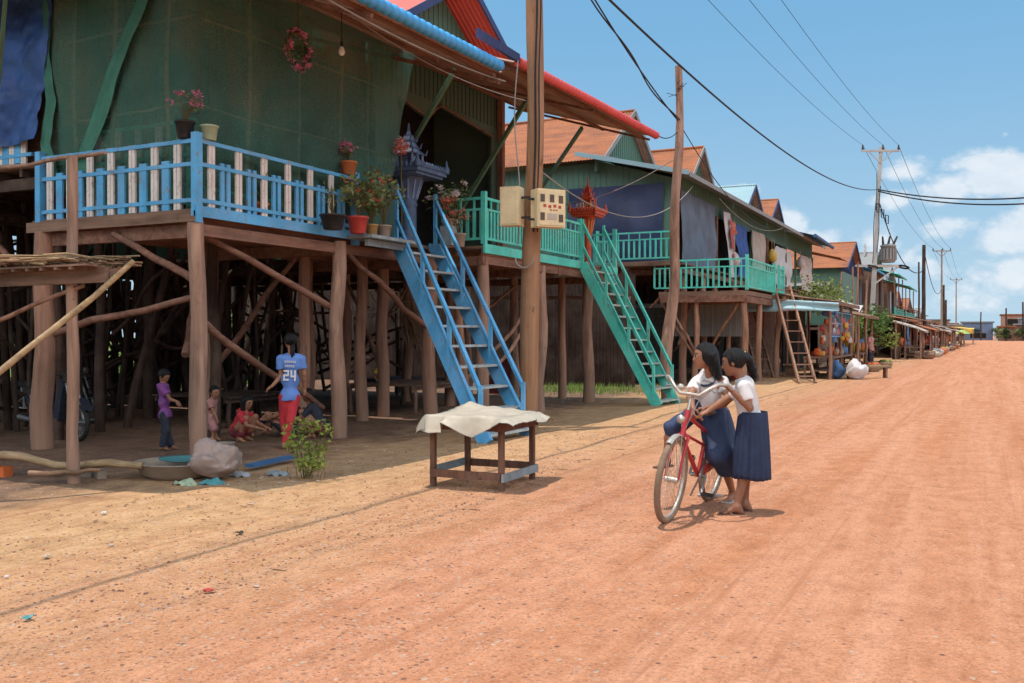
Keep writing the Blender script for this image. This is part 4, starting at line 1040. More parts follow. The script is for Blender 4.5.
for i, (x0, x1, y0, y1, h, mt, rm_, lab) in enumerate(((3.0, 6.5, 262, 268, 3.4, 'plank', 'rust', 'small brown shed left of the shaded shed'), (-9.5, -5.2, 250, 258, 3.8, 'cloth_beige', 'grey', 'pale shed at the end of the left row'), (14.5, 20, 285, 292, 5.0, 'grey', 'rust', 'grey shed with rust roof at the far right'), (9, 13, 315, 322, 6.2, 'bluefar', 'skyroof', 'blue shed with pale roof among the far buildings'),
        (-16, -10, 318, 330, 6.0, 'brick', 'grey', 'brick house behind the grey blue building'), (2.3, 4.2, 296, 300, 3.2, 'cloth_w', 'skyroof', 'narrow white hut between the far buildings'))): block(lab, x0, x1, y0, y1, h, mt, rm_)
block('low brown shed between the far buildings', -12, -7, 290, 298, 4.5, 'plank', 'rust')
block('low shaded shed in front of the salmon building', 6.8, 13.5, 270, 278, 4.0, 'plank', 'grey')

m = MB()
for i in range(150): m.beam((-8.6 - .02 * i * .1, 56.8 + i * .06, -.1), (-8.6 - .02 * i * .1, 56.8 + i * .06, 2.0 + rr.uniform(-.2, .2)), .056, .03, V((1, 0, 0)))
m.beam((-8.65, 56.8, .6), (-8.95, 65.8, .6), .04, .07); m.beam((-8.65, 56.8, 1.6), (-8.95, 65.8, 1.6), .04, .07)
tag(m.build('plank_fence', M['plank']), 'brown plank fence beyond the green row near the round tree', 'fence')
# ================================================================ poles and cables
def wood_pole(label, base, top, r0, r1, mat, amp=.06, seg=14):
    root = empty('utility_pole', base, 0, label, 'utility pole')
    m = MB(base); m.crooked(V(base) - V((0, 0, .4)), top, r0, r1, amp, seg, 14); m.build('shaft', M[mat], root); return root
PB = V((-6.72, 14.1, hgt(-6.72, 14.1)))
big = wood_pole('thick brown wooden utility pole with two cream meter boxes', PB, PB + V((.12, .12, 9.2)), .162, .122, 'poleL', .05)
m = MB(PB)                                         # conduit and loop of wire running down the pole
off = V((.62, -.78, 0)) * .0
pts = [PB + V((.11 + .12 * t / 8.7, -.12 + .02 * math.sin(t * 3), t)) for t in [3.2 + .3 * i for i in range(18)]]
m.tube(pts, .016, 6); m.tube([p + V((.06, .015, 0)) for p in pts], .012, 6)
m.build('conduit', M['wire'], big)
m = MB(PB)
m.tube([PB + V((-.12 + .05 * math.sin(t * 2.2), -.17, 3.0 + t)) for t in [.2 * i for i in range(16)]], .011, 6)
m.tube([PB + V((.02 + .16 * math.cos(a), -.2, 2.78 + .16 * math.sin(a))) for a in [math.pi + .32 * i for i in range(11)]], .014, 6); m.build('service_wire', M['wireg'], big)
def meter_box(label, px, py, d, w_, hh, dep, rz, face):
    p = survey(px, py, d)
    root = empty('meter_box', p, rz, label, 'meter box', 'meter boxes on the thick pole')
    m = MB(); m.box((0, 0, 0), (w_, dep, hh)); m.box((0, -dep / 2 - .005, 0), (w_ - .05, .02, hh - .05)); m.build('box', M['boxc'], root)
    if face:
        m = MB()
        for x, z in ((-.17, .15), (.0, .15), (.16, .14), (-.17, -.14), (.16, -.16)): m.box((x, -dep / 2 - .018, z), (.075, .012, .12))
        m.build('meter_window', M['glassd'], root)
        m = MB()
        for i in range(4): m.box((-.13 + i * .09, -dep / 2 - .018, .03 - .012 * (i % 2)), (.05, .008, .045))
        for i in range(3): m.box((-.02 + i * .05, -dep / 2 - .018, -.035), (.03, .008, .02))
        m.build('print', M['redmark'], root)
        m = MB(); m.box((0, -dep / 2 - .017, -.14), (.17, .006, .1)); m.build('plate', M['cream'], root)
    m = MB()
    for z in (-.18, .14): m.beam((w_ / 2 if not face else -w_ / 2, 0, z), ((w_ / 2 + .16) if not face else (-w_ / 2 - .1), .02, z), .03, .035)
    m.build('bracket', M['rubber'], root)
    return root
meter_box('cream meter box with round red print and dark meter windows', 548, 209, 15.2, .50, .60, .24, YAW + .45, True)
meter_box('plain cream meter box on the left side of the thick pole', 512, 207, 15.3, .32, .62, .26, YAW - .35, False)
P2 = V((-6.85, 22.3, hgt(-6.85, 22.3)))
wp = wood_pole('thin crooked weathered pole beside the teal stairs', P2, survey(677, 66, 23.0), .15, .085, 'post_old', .24, 20)
m = MB(P2); q = survey(677, 84, 23.0)
for i in range(7): m.tube([q + V((.0, 0, -.05 * i)), q + V((random.uniform(-.25, .3), random.uniform(-.2, .2), random.uniform(-.1, .15) - .05 * i))], .007, 5)
m.build('wire_ends', M['wire'], wp)
def mv_pole(label, base, h, lean, transformer=False, arm=1.15, r=.20):
    base = V((base[0], base[1], hgt(base[0], base[1]))); root = empty('power_pole', base, 0, label, 'power pole', 'concrete power poles along the road')
    m = MB(); top = V((lean[0], lean[1], h)); L = [V((0, 0, -.3)).lerp(top, t) for t in (0, .25, .5, .75, 1)]
    for a, b, i in zip(L, L[1:], range(4)): m.beam(a, b, r * 2 - .04 * i, r * 1.4 - .03 * i, V((1, 0, 0)))
    m.build('shaft', M['concrete'], root)
    m = MB(); t2 = top + V((0, -.16, -.25)); d = RT
    m.beam(t2 - d * arm, t2 + d * arm, .10, .12)
    m.beam(t2 - d * .75, t2 + V((0, 0, -.75)), .05, .06); m.beam(t2 + d * .75, t2 + V((0, 0, -.75)), .05, .06); m.build('crossarm', M['concrete'], root)
    for s in (-.95, .12, .95):
        m = MB(); m.lathe([(.03, 0), (.09, .05), (.05, .1), (.08, .15), (.04, .2), (.055, .28), (.02, .32)], t2 + d * arm * s + V((0, 0, .06)), 10); m.build('insulator', M['porc'], root)
    if transformer:
        c = V((0, 0, 6.5)) + RT * 1.05 - FW * .2
        m = MB(); m.beam(c + V((0, 0, -.75)) - RT * 1.9, c + V((0, 0, -.75)) + RT * .7, .16, .14); m.beam(c + V((0, 0, -.75)) + RT * .7, V((.2, 0, 4.6)), .09, .09); m.beam(c + V((0, 0, -.72)) - RT * 1.9 + FW * .3, c + V((0, 0, -.72)) + RT * .7 + FW * .3, .12, .12); m.build('platform', M['concrete'], root)
        tr = MB(); tr.lathe([(.36, -.55), (.42, -.5), (.42, .4), (.46, .42), (.46, .5), (.32, .56)], c, 20); t = tr.build('transformer', M['grey'], root)
        m = MB()
        for i in range(16):
            a = i / 16 * 6.283; m.beam(c + V((.48 * math.cos(a), .48 * math.sin(a), -.4)), c + V((.48 * math.cos(a), .48 * math.sin(a), .28)), .03, .12, V((-math.sin(a), math.cos(a), 0)))
        m.build('cooling_fin', M['grey'], t)
        m = MB()
        for s in (-.3, 0, .3): m.tube([c + RT * s + V((0, 0, .52)), c + RT * s * 1.5 + V((.1, 0, 1.05))], [.08, .05], 8)
        m.build('bushing', M['porc'], t)
        m = MB()
        for s in (-1, 1): m.torus(c + V((0, 0, -.82)) + RT * s * .95, V((.2, .2, 1)), .3, .06, 18, 6)
        m.build('cable_coil', M['wire'], root)
        for k, (dx, z0, z1) in enumerate(((-.12, 5.9, 11.4), (.14, 6.6, 10.6))):
            m = MB(); m.tube([V((0, -.26, z)) + RT * (dx * (1 + .3 * math.sin(z * 1.7 + k)) - lean[0] * 0) + V((lean[0] * z / h, lean[1] * z / h, 0)) for z in [z0 + (z1 - z0) * i / 12 for i in range(13)]], .022, 6); m.build('riser_cable', M['wire'], root)
        m = MB(); q = V((.15, -.25, 9.3)) + RT * .25
        for i in range(3):
            a = q + RT * .28 * i + V((0, 0, -.35 * i)); m.tube([a + V((0, 0, .25)), a + V((.05, 0, -.25)), a + RT * .18 + V((0, 0, -.3)), a + RT * .2 + V((0, 0, .2)), a + V((0, 0, .25))], .03, 5)
        m.build('fuse_switch', M['wire'], root)
    return root, base + t2
mvA, topA = mv_pole('tall concrete power pole carrying the grey transformer', (-6.35, 62), 13.0, (.62, .1), True)
mvB, topB = mv_pole('thinner concrete power pole with crossarm beyond the dark wooden pole', (-4.9, 131), 12.3, (0, 0))
mvC, topC = mv_pole('farthest concrete power pole with small crossarm', (-5.1, 206), 12.6, (0, 0))
mvZ, topZ = mv_pole('concrete power pole behind the viewer', (-7.4, -16), 13.0, (0, 0))
for p_ in (mvB, mvC):
    for c_ in kids(p_):
        if c_.name.startswith(('shaft', 'crossarm')): c_.data.materials[0] = M['zinc']
def plain_pole(label, px, ytop, y, x, r, mat, lean=(0, 0)):
    b = V((x, y, hgt(x, y))); d = b.dot(FW); ztop = CAM_H - (ytop - HOR) / F_PX * d
    return wood_pole(label, b, (x + lean[0], y + lean[1], ztop), r, r * .8, mat, .04, 6)
plain_pole('tall dark wooden pole standing before the teal eaves', 922, 245, 84.5, -4.5, .17, 'under')
plain_pole('thin dark pole left of the farthest power pole', 949, 285, 160, -5.7, .2, 'under')
plain_pole('thin dark pole hidden close behind the farthest power pole', 951, 300, 190, -6.4, .2, 'under')
plain_pole('slender pole close behind the dark wooden pole', 925, 262, 92, -5.3, .09, 'under')
plain_pole('leaning thin pole in the distant town right', 1006, 308, 262, 4.6, .22, 'under')
plain_pole('thin pole in the distant town furthest right', 1019, 302, 262, 8.2, .25, 'under')
plain_pole('short thin pole above the blue grey building', 989, 312, 285, -1.0, .2, 'under')

def cable(label, a, b, sag, r, mat='wire', n=36, strands=1, group=None):
    a, b = V(a), V(b); mb = MB()
    for s in range(strands):
        pts = []
        for i in range(n + 1):
            t = i / n; p = a.lerp(b, t); p.z -= 4 * sag * (1 + .12 * s) * t * (1 - t)
            if s: p += V((.05 * s, .03 * s, 0)) * math.sin(t * 14)
            pts.append(p)
        mb.tube(pts, r, 6)
    return tag(mb.build('power_cable', M[mat]), label, 'cable', group)
for s, nm in ((-.95, 'left'), (.12, 'middle'), (.95, 'right')):
    o = RT * 1.15 * s + V((0, 0, .35))
    cable('thin overhead wire running to the %s insulator of the transformer pole' % nm, topZ + o, topA + o, 1.6, .009, 'wire', 60)
    cable('thin overhead wire from the %s insulator towards the distant poles' % nm, topA + o, topB + o, 1.0, .014)
    cable('faint distant overhead wire at the %s insulator of the thinner pole' % nm, topB + o, topC + o, 1.0, .015)
A10 = V((-6.35 + .5, 61.7, 10.35))
cable('thick black sagging cable crossing the blue sky to the transformer pole', (-6.2, -16, 10.4), A10, 2.95, .024, 'wire', 90)
bigtop = PB + V((.1, .0, 8.75)); p2t = survey(677, 120, 22.9)
cable('twin black cable from the thick pole to the crooked pole', bigtop, p2t, .22, .017, 'wire', 30, 2)
cable('thin wire from the crooked pole down along the green eaves', p2t, (-8.2, 40.4, 6.0), .5, .013)
cable('drooping thin wire under the eaves of the green row', (-8.2, 32.5, 6.2), (-8.2, 44, 6.35), .5, .013, 'wireg')
cable('pale service wire across the green side wall', (-10.6, 21.8, 4.75), p2t + V((0, 0, -.9)), .35, .011, 'wireg')
cable('pale looping service wire in front of the navy tarpaulin', PB + V((.2, .1, 4.2)), (-8.3, 29.5, 6.2), .85, .011, 'wireg')
cable('short dark wire from red eave tip to crooked pole', (-7.05, 21.9, 6.3), p2t + V((0, 0, -.3)), .12, .012)
cable('pale wire strung under the porch roofs to the thick pole', on_x(330, 0, -8.2), PB + V((0, -.1, 5.35)), .2, .007, 'wireg')
cable('pale cable under the blue eave edge', (-7.2, 9.0, 5.62), (-7.2, 14.2, 5.74), .10, .012, 'wireg')
for k in range(2):
    cable(('upper' if k == 0 else 'lower') + ' black cable crossing the sky to the right of the transformer pole', A10 + V((0, 0, -.1 * k)), (9.5, 52 - k, 9.3 - .35 * k), 1.1 + .15 * k, .045, 'wire', 40)
cable('black cable falling from the transformer pole to the dark wooden pole', A10 + V((.1, 0, -.9)), (-4.5, 84.4, 6.8), 1.6, .035)
cable('black cable sagging from the dark pole to the thinner pole', (-4.5, 84.6, 8.6), (-4.9, 130, 7.2), 1.8, .03)
wp3 = wood_pole('wooden pole on the right roadside', V((9.6, 52, 0)), V((9.6, 52, 9.8)), .17, .12, 'poleL')

# ================================================================ table with plastic sheet
tb = empty('market_table', (-4.50, 8.40, hgt(-4.5, 8.4)), math.radians(2), 'wooden table frame with faded blue board by the blue stairs', 'table')
for x, y in ((-.37, -.37), (.37, -.37), (.37, .37), (-.37, .37)):
    m = MB(); m.beam((x, y, -.03), (x, y, .63), .05, .05, V((1, 0, 0))); m.build('leg', M['tablewood'], tb)
for a, b, mt in (((-.37, -.40, .13), (.37, -.40, .13), 'tablewood'), ((.405, -.42, .12), (.405, .42, .12), 'tableblue'), ((-.37, .40, .14), (.37, .40, .14), 'tablewood'), ((-.40, -.37, .15), (-.40, .37, .15), 'tableblue')):
    m = MB(); m.beam(a, b, .025, .075); m.build('stretcher', M[mt], tb)
m = MB()
for a, b in (((-.42, -.4, .60), (.42, -.4, .60)), ((-.42, .4, .60), (.42, .4, .60)), ((-.4, -.42, .60), (-.4, .42, .60)), ((.4, -.42, .60), (.4, .42, .60))): m.beam(a, b, .03, .08)
for i in range(6): m.beam((-.43, -.36 + i * .144, .655), (.43, -.36 + i * .144, .655), .13, .022)
m.build('tabletop', M['tablewood'], tb)
m = MB(); N = 84
def cloth_z(x, y):
    ex, ey = max(0, abs(x) - .43), max(0, abs(y) - .43); e = math.hypot(ex, ey)
    z = .69 + .010 * noise.noise(V((x * 3.2, y * 3.2, 3))) + .005 * noise.noise(V((x * 9, y * 9, 1))) + .014 * abs(noise.noise(V((x * 5 + y * 2, y * 6, 11)))) + .006 * abs(noise.noise(V((x * 14, y * 11, 13)))) + .006 * abs(math.sin(9 * x + 5 * y + 3 * noise.noise(V((x * 3, y * 3, 8)))))
    z -= min(.27, e * (1.2 if x < -.2 else (1.5 * max(.25, 1 - abs(x - .12) * 2.2) if y < 0 else .6))) * (.75 + .4 * noise.noise(V((x * 3, y * 3, 6))))
    z += .085 * math.exp(-abs(x + .30) / .16 - ((y - .30) / .2) ** 2) + .03 * math.exp(-((x + .02) ** 2 + (y - .2) ** 2) / .05)
    return max(z, .40)
vs = []
for j in range(N + 1):
    for i in range(N + 1):
        u, v = i / N * 2 - 1, j / N * 2 - 1
        x = u * (.60 + .06 * noise.noise(V((v * 2, 4, 0)))); y = v * (.58 + .05 * noise.noise(V((u * 2, 9, 0))))
        z = cloth_z(x, y); pull = max(0, .69 - z) * .45
        x2 = x - math.copysign(pull, x) * (abs(x) > .43); y2 = y - math.copysign(pull, y) * (abs(y) > .43)
        vs.append(V((x2, y2, z)))
fs = [(j * (N + 1) + i, j * (N + 1) + i + 1, (j + 1) * (N + 1) + i + 1, (j + 1) * (N + 1) + i) for j in range(N) for i in range(N)]
m.add(vs + [v - V((0, 0, .006)) for v in vs], fs + [tuple(i + len(vs) for i in reversed(f)) for f in fs], 0, True)
c = m.build('plastic_sheet', M['cream']); c.location = tb.location; c.rotation_euler = tb.rotation_euler
tag(c, 'crumpled cream plastic sheet draped over the wooden roadside table', 'plastic sheet')

# ================================================================ flower pots and shrines
def pot_profile(r, h): return [(r * .68, 0), (r * .75, h * .05), (r * .95, h * .86), (r * 1.06, h * .88), (r * 1.06, h), (r * .93, h), (r * .9, h * .9), (.01, h * .88)]
def potted(label, loc, r, h, potm, fol, nleaf=120, leafm='leaf', flow=None, nfl=0, size=.035, spread=.18, kind='potted plant', spiky=False):
    root = empty('potted_plant', loc, random.random() * 6, label, kind, 'flower pots of the blue railing house')
    m = MB(); m.lathe(pot_profile(r, h), (0, 0, 0), 20); m.build('pot', M[potm], root)
    if fol <= 0: return root
    st = MB(); fo = MB(); fl = MB()
    for i in range(11):
        a = random.random() * 6.28; d = spread * random.uniform(.3, 1); tip = V((d * math.cos(a), d * math.sin(a), h + fol * random.uniform(.45, 1)))
        mid = V((tip.x * .35, tip.y * .35, h + (tip.z - h) * .55)); st.tube([(0, 0, h * .85), mid, tip], [.008, .006, .003], 5)
        if spiky:
            s_ = V((-math.sin(a), math.cos(a), 0)) * .025; fo.add([mid * .2 + V((0, 0, h)) - s_, mid * .2 + V((0, 0, h)) + s_, mid + s_, tip, mid - s_], [(0, 1, 2, 3, 4)]); continue
        leaves(fo, tip.lerp(mid, .3), spread * .5, nleaf // 11, size)
        if flow:
            for _ in range(max(1, nfl // 11)):
                q = tip + V((random.gauss(0, .03), random.gauss(0, .03), random.uniform(-.02, .05))); leaves(fl, q, .022, 6, .022)
    st.build('stem', M['stem'], root); fo.build('foliage', M[leafm], root)
    if flow: fl.build('blossom', M[flow], root)
    return root
rt = DZ + .90
potted('black bucket with thin pink flowers on the railing corner', (-9.12, 8.98, rt), .125, .22, 'blackpot', .34, 110, 'leafdry', 'fpink', 44, .026, .2)
potted('empty pale green pot on the railing next to the black bucket', (-8.94, 9.22, rt), .115, .19, 'palepot', 0)
p = on_x(349, 176, -8.92); potted('orange clay pot with pink flowers on the railing end', (-8.92, p.y, rt), .13, .21, 'terracotta', .34, 120, 'leafdry', 'fpink', 55, .03, .2)
def shelfpot(label, px, r, h, mt, fol, n, lf, fl, nf, sz, sp, x=-8.6):
    p = on_x(px, 235, x); return potted(label, (x, p.y, DZ - .05), r, h, mt, fol, n, lf, fl, nf, sz, sp)
shelfpot('dark bowl with sparse brown stems at the shelf end', 333, .19, .22, 'blackpot', .45, 60, 'leafdry', None, 0, .03, .2)
shelfpot('red square pot with big leafy plant and coral flowers', 358, .16, .26, 'redpot', .75, 380, 'leafdry', 'fred', 60, .06, .4)
shelfpot('small ochre pot with coral flowers on the shelf', 372, .10, .18, 'ochre', .5, 160, 'leaf', 'fred', 70, .045, .25)
shelfpot('small brown pot nearest the stairs with leafy plant', 384, .12, .2, 'zinc', .85, 320, 'leafdry', 'fred', 33, .055, .38)
p = on_x(255, 200, -9.1); potted('terracotta pot with spiky leaves behind the blue railing', (-9.06, p.y + .05, DZ), .13, .24, 'terracotta', .5, 0, 'leafdry', None, 0, .05, .25, spiky=True)
p = on_x(450, 215, -8.75); potted('tall pot with white and pink blossoms right of the blue stairs', (-8.7, 14.95, DZ), .16, .5, 'white', .62, 420, 'leafdry', 'fwhite', 150, .035, .42)
potted('low pot with coral flowers at the blue stair head', (-8.45, 14.85, DZ - .02), .12, .24, 'zinc', .42, 150, 'leaf', 'fred', 90, .035, .22)
potted('hanging style pot with coral lilies by the stair post', (-8.6, 14.75, DZ + .35), .09, .12, 'zinc', .40, 60, 'leaf', 'fred', 110, .035, .16)
m = MB(); m.span(-8.72, -8.48, 14.63, 14.87, DZ, DZ + .345); tag(m.build('plant_stand', M['tableblue']), 'small wooden block stand under the coral lilies', 'stand')
# wreath, bulb
wl_ = on_x(298, 50, -8.75); wr = empty('flower_wreath', wl_, 0, 'round pink flower wreath hanging before the green net', 'wreath')
rg = MB(); lf_ = MB()
for i in range(150):
    a = random.random() * 6.283; q = V((random.gauss(0, .03), .2 * math.cos(a) + random.gauss(0, .02), .26 * math.sin(a) + random.gauss(0, .02))); leaves(rg if i % 3 else lf_, q, .03, 5, .03)
rg.build('blossom', M['fpink'], wr)
leaves(lf_, (0, 0, -.02), .13, 110, .035); lf_.build('foliage', M['leafd'], wr)
m = MB(); m.torus((0, 0, 0), (1, 0, 0), .22, .02, 24, 6); m.tube([(0, 0, .22), (0, 0, 1.1)], .006, 5); m.tube([(0, .03, .22), (0, .03, 1.1)], .006, 5); m.build('hoop', M['stem'], wr)
b = on_x(342, 50, -8.3); lb_ = empty('light_bulb', b, 0, 'white light bulb hanging from the porch roof', 'light bulb')
m = MB(); m.lathe([(.012, -.09), (.04, -.07), (.048, -.035), (.03, .02), (.02, .04)], (0, 0, 0), 14); m.build('globe', M['white'], lb_)
m = MB(); m.lathe([(.022, .035), (.024, .1), (.01, .12)], (0, 0, 0), 10); m.tube([(0, 0, .11), (0, 0, .95)], .006, 5); m.build('socket', M['wire'], lb_)
# round hanging flower ball near the shrine
b = on_x(401, 147, -8.9); fb = empty('flower_ball', b, 0, 'coral flower ball on a thin stand left of the blue shrine', 'flower')
m = MB(); leaves(m, (0, 0, 0), .14, 160, .04, 0); m.build('blossom', M['fred'], fb)
m = MB(); leaves(m, (0, 0, .06), .13, 60, .03, 0); m.build('white_blossom', M['fwhite'], fb)
m = MB(); m.tube([(0, 0, -.1), (.02, 0, DZ - b.z + .02)], .012, 6); m.build('stem', M['stem'], fb)
def shrine(label, loc, s, m1, m2, trayw, ztray, ztop):
    root = empty('spirit_house', loc, 0, label, 'spirit house', 'spirit houses on the porches')
    h = ztray; m = MB()
    m.lathe([(.20 * s, 0), (.20 * s, .06), (.15 * s, .1), (.13 * s, .14), (.13 * s, h * .55), (.15 * s, h * .58), (.13 * s, h * .62), (.17 * s, h * .78), (.22 * s, h * .9), (.25 * s, h * .97)], (0, 0, 0), 8); m.build('pedestal', M[m1], root)
    m = MB()
    for i in range(12):
        a = i / 12 * 6.283; m.beam((.13 * s * math.cos(a), .13 * s * math.sin(a), h * .66), (.225 * s * math.cos(a), .225 * s * math.sin(a), h * .93), .03, .03)
    m.build('petal_relief', M[m2], root)
    w_ = trayw / 2; m = MB(); m.span(-w_, w_, -w_, w_, h, h + .07); m.span(-w_ * .9, w_ * .9, -w_ * .9, w_ * .9, h - .05, h - .002)
    for i in range(11):
        t = -w_ + (i + .5) * trayw / 11
        for a, b in (((t, -w_), 0), ((t, w_), 0), ((-w_, t), 1), ((w_, t), 1)): m.lathe([(.035, 0), (.045, .04), (.012, .1)], (a[0], a[1], h + .07), 6)
    for sx in (-1, 1):
        for sy in (-1, 1): m.lathe([(.05, 0), (.06, .08), (.03, .14), (.01, .24)], (sx * w_, sy * w_, h + .06), 8)
    m.build('tray', M[m1], root)
    H = ztop - ztray - .07; z = h + .07; b = .185 * s
    m = MB(); m.span(-b, b, -b, b, z, z + H * .07); m.span(-b * .62, b * .62, -b * .62, b * .62, z + H * .07, z + H * .36); m.build('shrine_body', M[m1], root)
    m = MB()
    for sx in (-1, 1):
        for sy in (-1, 1): m.tube([(sx * b * .85, sy * b * .85, z + H * .07), (sx * b * .85, sy * b * .85, z + H * .36)], .022 * s, 7)
        m.span(sx * b * .63 - .006, sx * b * .63 + .006, -b * .3, b * .3, z + H * .1, z + H * .3); m.span(-b * .3, b * .3, sx * b * .63 - .006, sx * b * .63 + .006, z + H * .1, z + H * .3)
    m.build('column', M[m2], root)
    m = MB(); zz = z + H * .36; ww = b * 1.05
    for k in range(3):
        m.lathe([(ww * 1.42, 0), (ww * 1.36, H * .03), (ww * .95, H * .11), (ww * .9, H * .14)], (0, 0, zz), 4, R=Matrix.Rotation(math.pi / 4, 3, 'Z'), smooth=False)
        for q in range(4):
            a = math.pi / 4 + q * math.pi / 2; c_ = V((ww * 1.42 * math.cos(a), ww * 1.42 * math.sin(a), zz))
            m.tube([c_, c_ * 1.0 + V((.02 * math.cos(a), .02 * math.sin(a), H * .06)), c_ + V((0.045 * math.cos(a), .045 * math.sin(a), H * .13))], [.022, .016, .004], 6)
        zz += H * .14; ww *= .66
    m.lathe([(ww * .8, 0), (ww * .7, H * .05), (ww * .4, H * .1), (ww * .45, H * .12), (.012, H * .26)], (0, 0, zz - .005), 8)
    m.build('tiered_roof', M[m1], root)
    m = MB()
    for k in range(3): m.lathe([(.03 * s, 0), (.045 * s, .05), (.03 * s, .12), (.035 * s, .17), (.01, .22)], (-.3 * s + .1 * k, -.22 * s - .04 * k, z), 8)
    m.build('offering', M['goods_w'], root)
    return root
p = on_x(419, 240, -9.25); shrine('blue grey shrine with tiered roof at the blue stair head', (-9.2, 14.35, DZ), 1.1, 'spblue', 'spblue2', .98, 1.24, 2.14)
p = on_x(594, 250, -8.75); shrine('red and gold shrine with pointed roof at the teal stair head', (-8.75, 21.75, 3.14), .74, 'spred', 'spgold', .68, 1.30, 2.2)

# ================================================================ foreground left: thatched stall roof, props, pole on the ground
aw = empty('stick_canopy', (-9.2, 7.6, hgt(-9.2, 7.6)), 0, 'low canopy of planks covered with dry sticks at the left edge', 'canopy')
o_ = V((-9.2, 7.6, hgt(-9.2, 7.6)))
m = MB(o_); m.beam((-11.6, 6.86, 2.10), (-8.05, 6.86, 2.12), .05, .16); m.beam((-8.08, 6.9, 2.12), (-8.08, 7.0, 2.14), .05, .10); m.beam((-11.6, 7.28, 2.14), (-8.45, 7.28, 2.15), .05, .12); m.build('frame', M['plank'], aw)
m = MB(o_)
for i in range(5): m.beam((-11.5, 6.70 + i * .15, 2.2), (-8.08 - .07 * i, 6.70 + i * .15, 2.21), .14, .02)
for i in range(16): m.beam((-11.6 + i * .22, 6.62, 2.18), (-11.6 + i * .22, 7.3, 2.19), .04, .03)
m.build('plank_top', M['plank'], aw)
m = MB(o_)
for i in range(230):
    x = random.uniform(-11.3, -8.3); y = random.uniform(6.62, 7.3); L = random.uniform(.3, 1.1); a = random.gauss(0, .25) if random.random() < .75 else random.uniform(0, 3.1)
    z = 2.23 + random.random() * .09; m.tube([(x - L / 2 * math.cos(a), y - L / 2 * math.sin(a), z), (x, y, z + .015), (min(-7.95, x + L / 2 * math.cos(a)), y + L / 2 * math.sin(a), z + random.uniform(-.03, .02))], random.uniform(.005, .014), 5, True, random.randrange(2))
m.build('dry_sticks', [M['stick'], M['bamboo']], aw)
m = MB(o_); q = on_ground(75, 476); q.z = hgt(q.x, q.y); m.crooked((q.x, q.y, q.z - .3), (q.x - .03, q.y, 3.4), .066, .055, .05, 9, 11); m.build('post', M['post_old'], aw)
m = MB(o_); m.crooked((-11.4, 7.2, -.3), (-11.4, 7.2, 2.15), .07, .06, .05); m.build('post', M['post_old'], aw)
m = MB(o_); m.crooked((-11.5, 7.0, 1.25), (-8.5, 6.95, 2.02), .028, .024, .03); m.build('prop', M['post'], aw)
a, b = survey(134, 261, 9.75), survey(-40, 402, 9.0); m = MB(); m.crooked(a, b, .028, .032, .03, 8, 8); tag(m.build('prop_pole', M['bamboo']), 'slanting thin pole leaning on the canopy at far left', 'pole')
a = on_x(-10, 171, -10.9); b = on_x(106, 153, -8.8); m = MB(); m.crooked(a, b, .03, .022, .03, 8, 7); tag(m.build('branch', M['post_old']), 'bare branch tied across the post top by the railing', 'branch')
a, b = on_ground(-30, 459, .12), on_ground(143, 465, .10); m = MB(); m.crooked(a, b, .05, .04, .05, 10, 9); tag(m.build('ground_pole', M['bamboo']), 'long bamboo pole lying along the bank at left', 'pole')
a, b = on_ground(28, 473, .06), on_ground(100, 471, .06); m = MB(); m.crooked(a, b, .03, .02, .04, 6, 7); tag(m.build('ground_pole', M['stick']), 'short split stick lying below the bamboo pole', 'stick')
for px, py, sz, rz, mt, lab in ((86, 470, (.14, .08, .12), .5, 'zinc', 'grey brick standing beside the pole foot'), (100, 471, (.2, .09, .1), -.5, 'zinc', 'tilted grey brick beside the standing one'), (2, 470, (.16, .14, .12), .2, 'orangeg', 'orange box corner at the left picture edge')):
    p = on_ground(px, py); m = MB(); n = 4
    m.box((0, 0, sz[2] / 2), sz); m.box((0, 0, sz[2] / 2), (sz[0] * .94, sz[1] * 1.04, sz[2] * .9)); o = m.build('brick', M[mt]); o.location = (p.x, p.y, hgt(p.x, p.y) - .01); o.rotation_euler = (0, 0, rz); tag(o, lab, 'brick')
# basin with teal lid, sack, bucket, boards
p = on_ground(177, 470); bs = empty('wash_basin', (p.x, p.y, hgt(p.x, p.y)), 0, 'wide clay coloured basin with a teal tray on top', 'basin')
m = MB(); m.lathe([(.26, 0), (.36, .06), (.42, .17), (.44, .18), (.40, .185), (.34, .08), (.01, .05)], (0, 0, 0), 26, sx=1.15); m.build('bowl', M['zinc'], bs)
m = MB(); m.lathe([(.22, .185), (.25, .195), (.26, .205), (.24, .20), (.01, .19)], (.02, .1, 0), 24, sx=1.25); m.build('tray', M['tealplastic'], bs)
p = on_ground(214, 474); m = MB(); n1, n2 = 60, 36; vs = []; fs = []
for j in range(n2 + 1):
    t = j / n2 * math.pi
    for i in range(n1):
        a = i / n1 * 6.283; r = math.sin(t); q = V((.34 * r * math.cos(a), .24 * r * math.sin(a), .17 - .17 * math.cos(t) * (1 if math.cos(t) < 0 else .95)))
        k = 1 + .34 * noise.noise(V((q.x * 5.5, q.y * 5.5, q.z * 7))) + .16 * abs(noise.noise(V((q.x * 12, q.y * 12, q.z * 12)))) + .07 * noise.noise(V((q.x * 30, q.y * 30, q.z * 30))); vs.append(V((q.x * k, q.y * k, max(-.02, q.z * k * 1.05 + .02))))
for j in range(n2):
    for i in range(n1): fs.append((j * n1 + i, j * n1 + (i + 1) % n1, (j + 1) * n1 + (i + 1) % n1, (j + 1) * n1 + i))
m.add(vs, fs, 0, True); o = m.build('sack', M['sacky']); o.location = (p.x, p.y, hgt(p.x, p.y)); o.rotation_euler = (0, 0, -.4); tag(o, 'bulging dirty pink sack at the foot of the front post', 'sack')
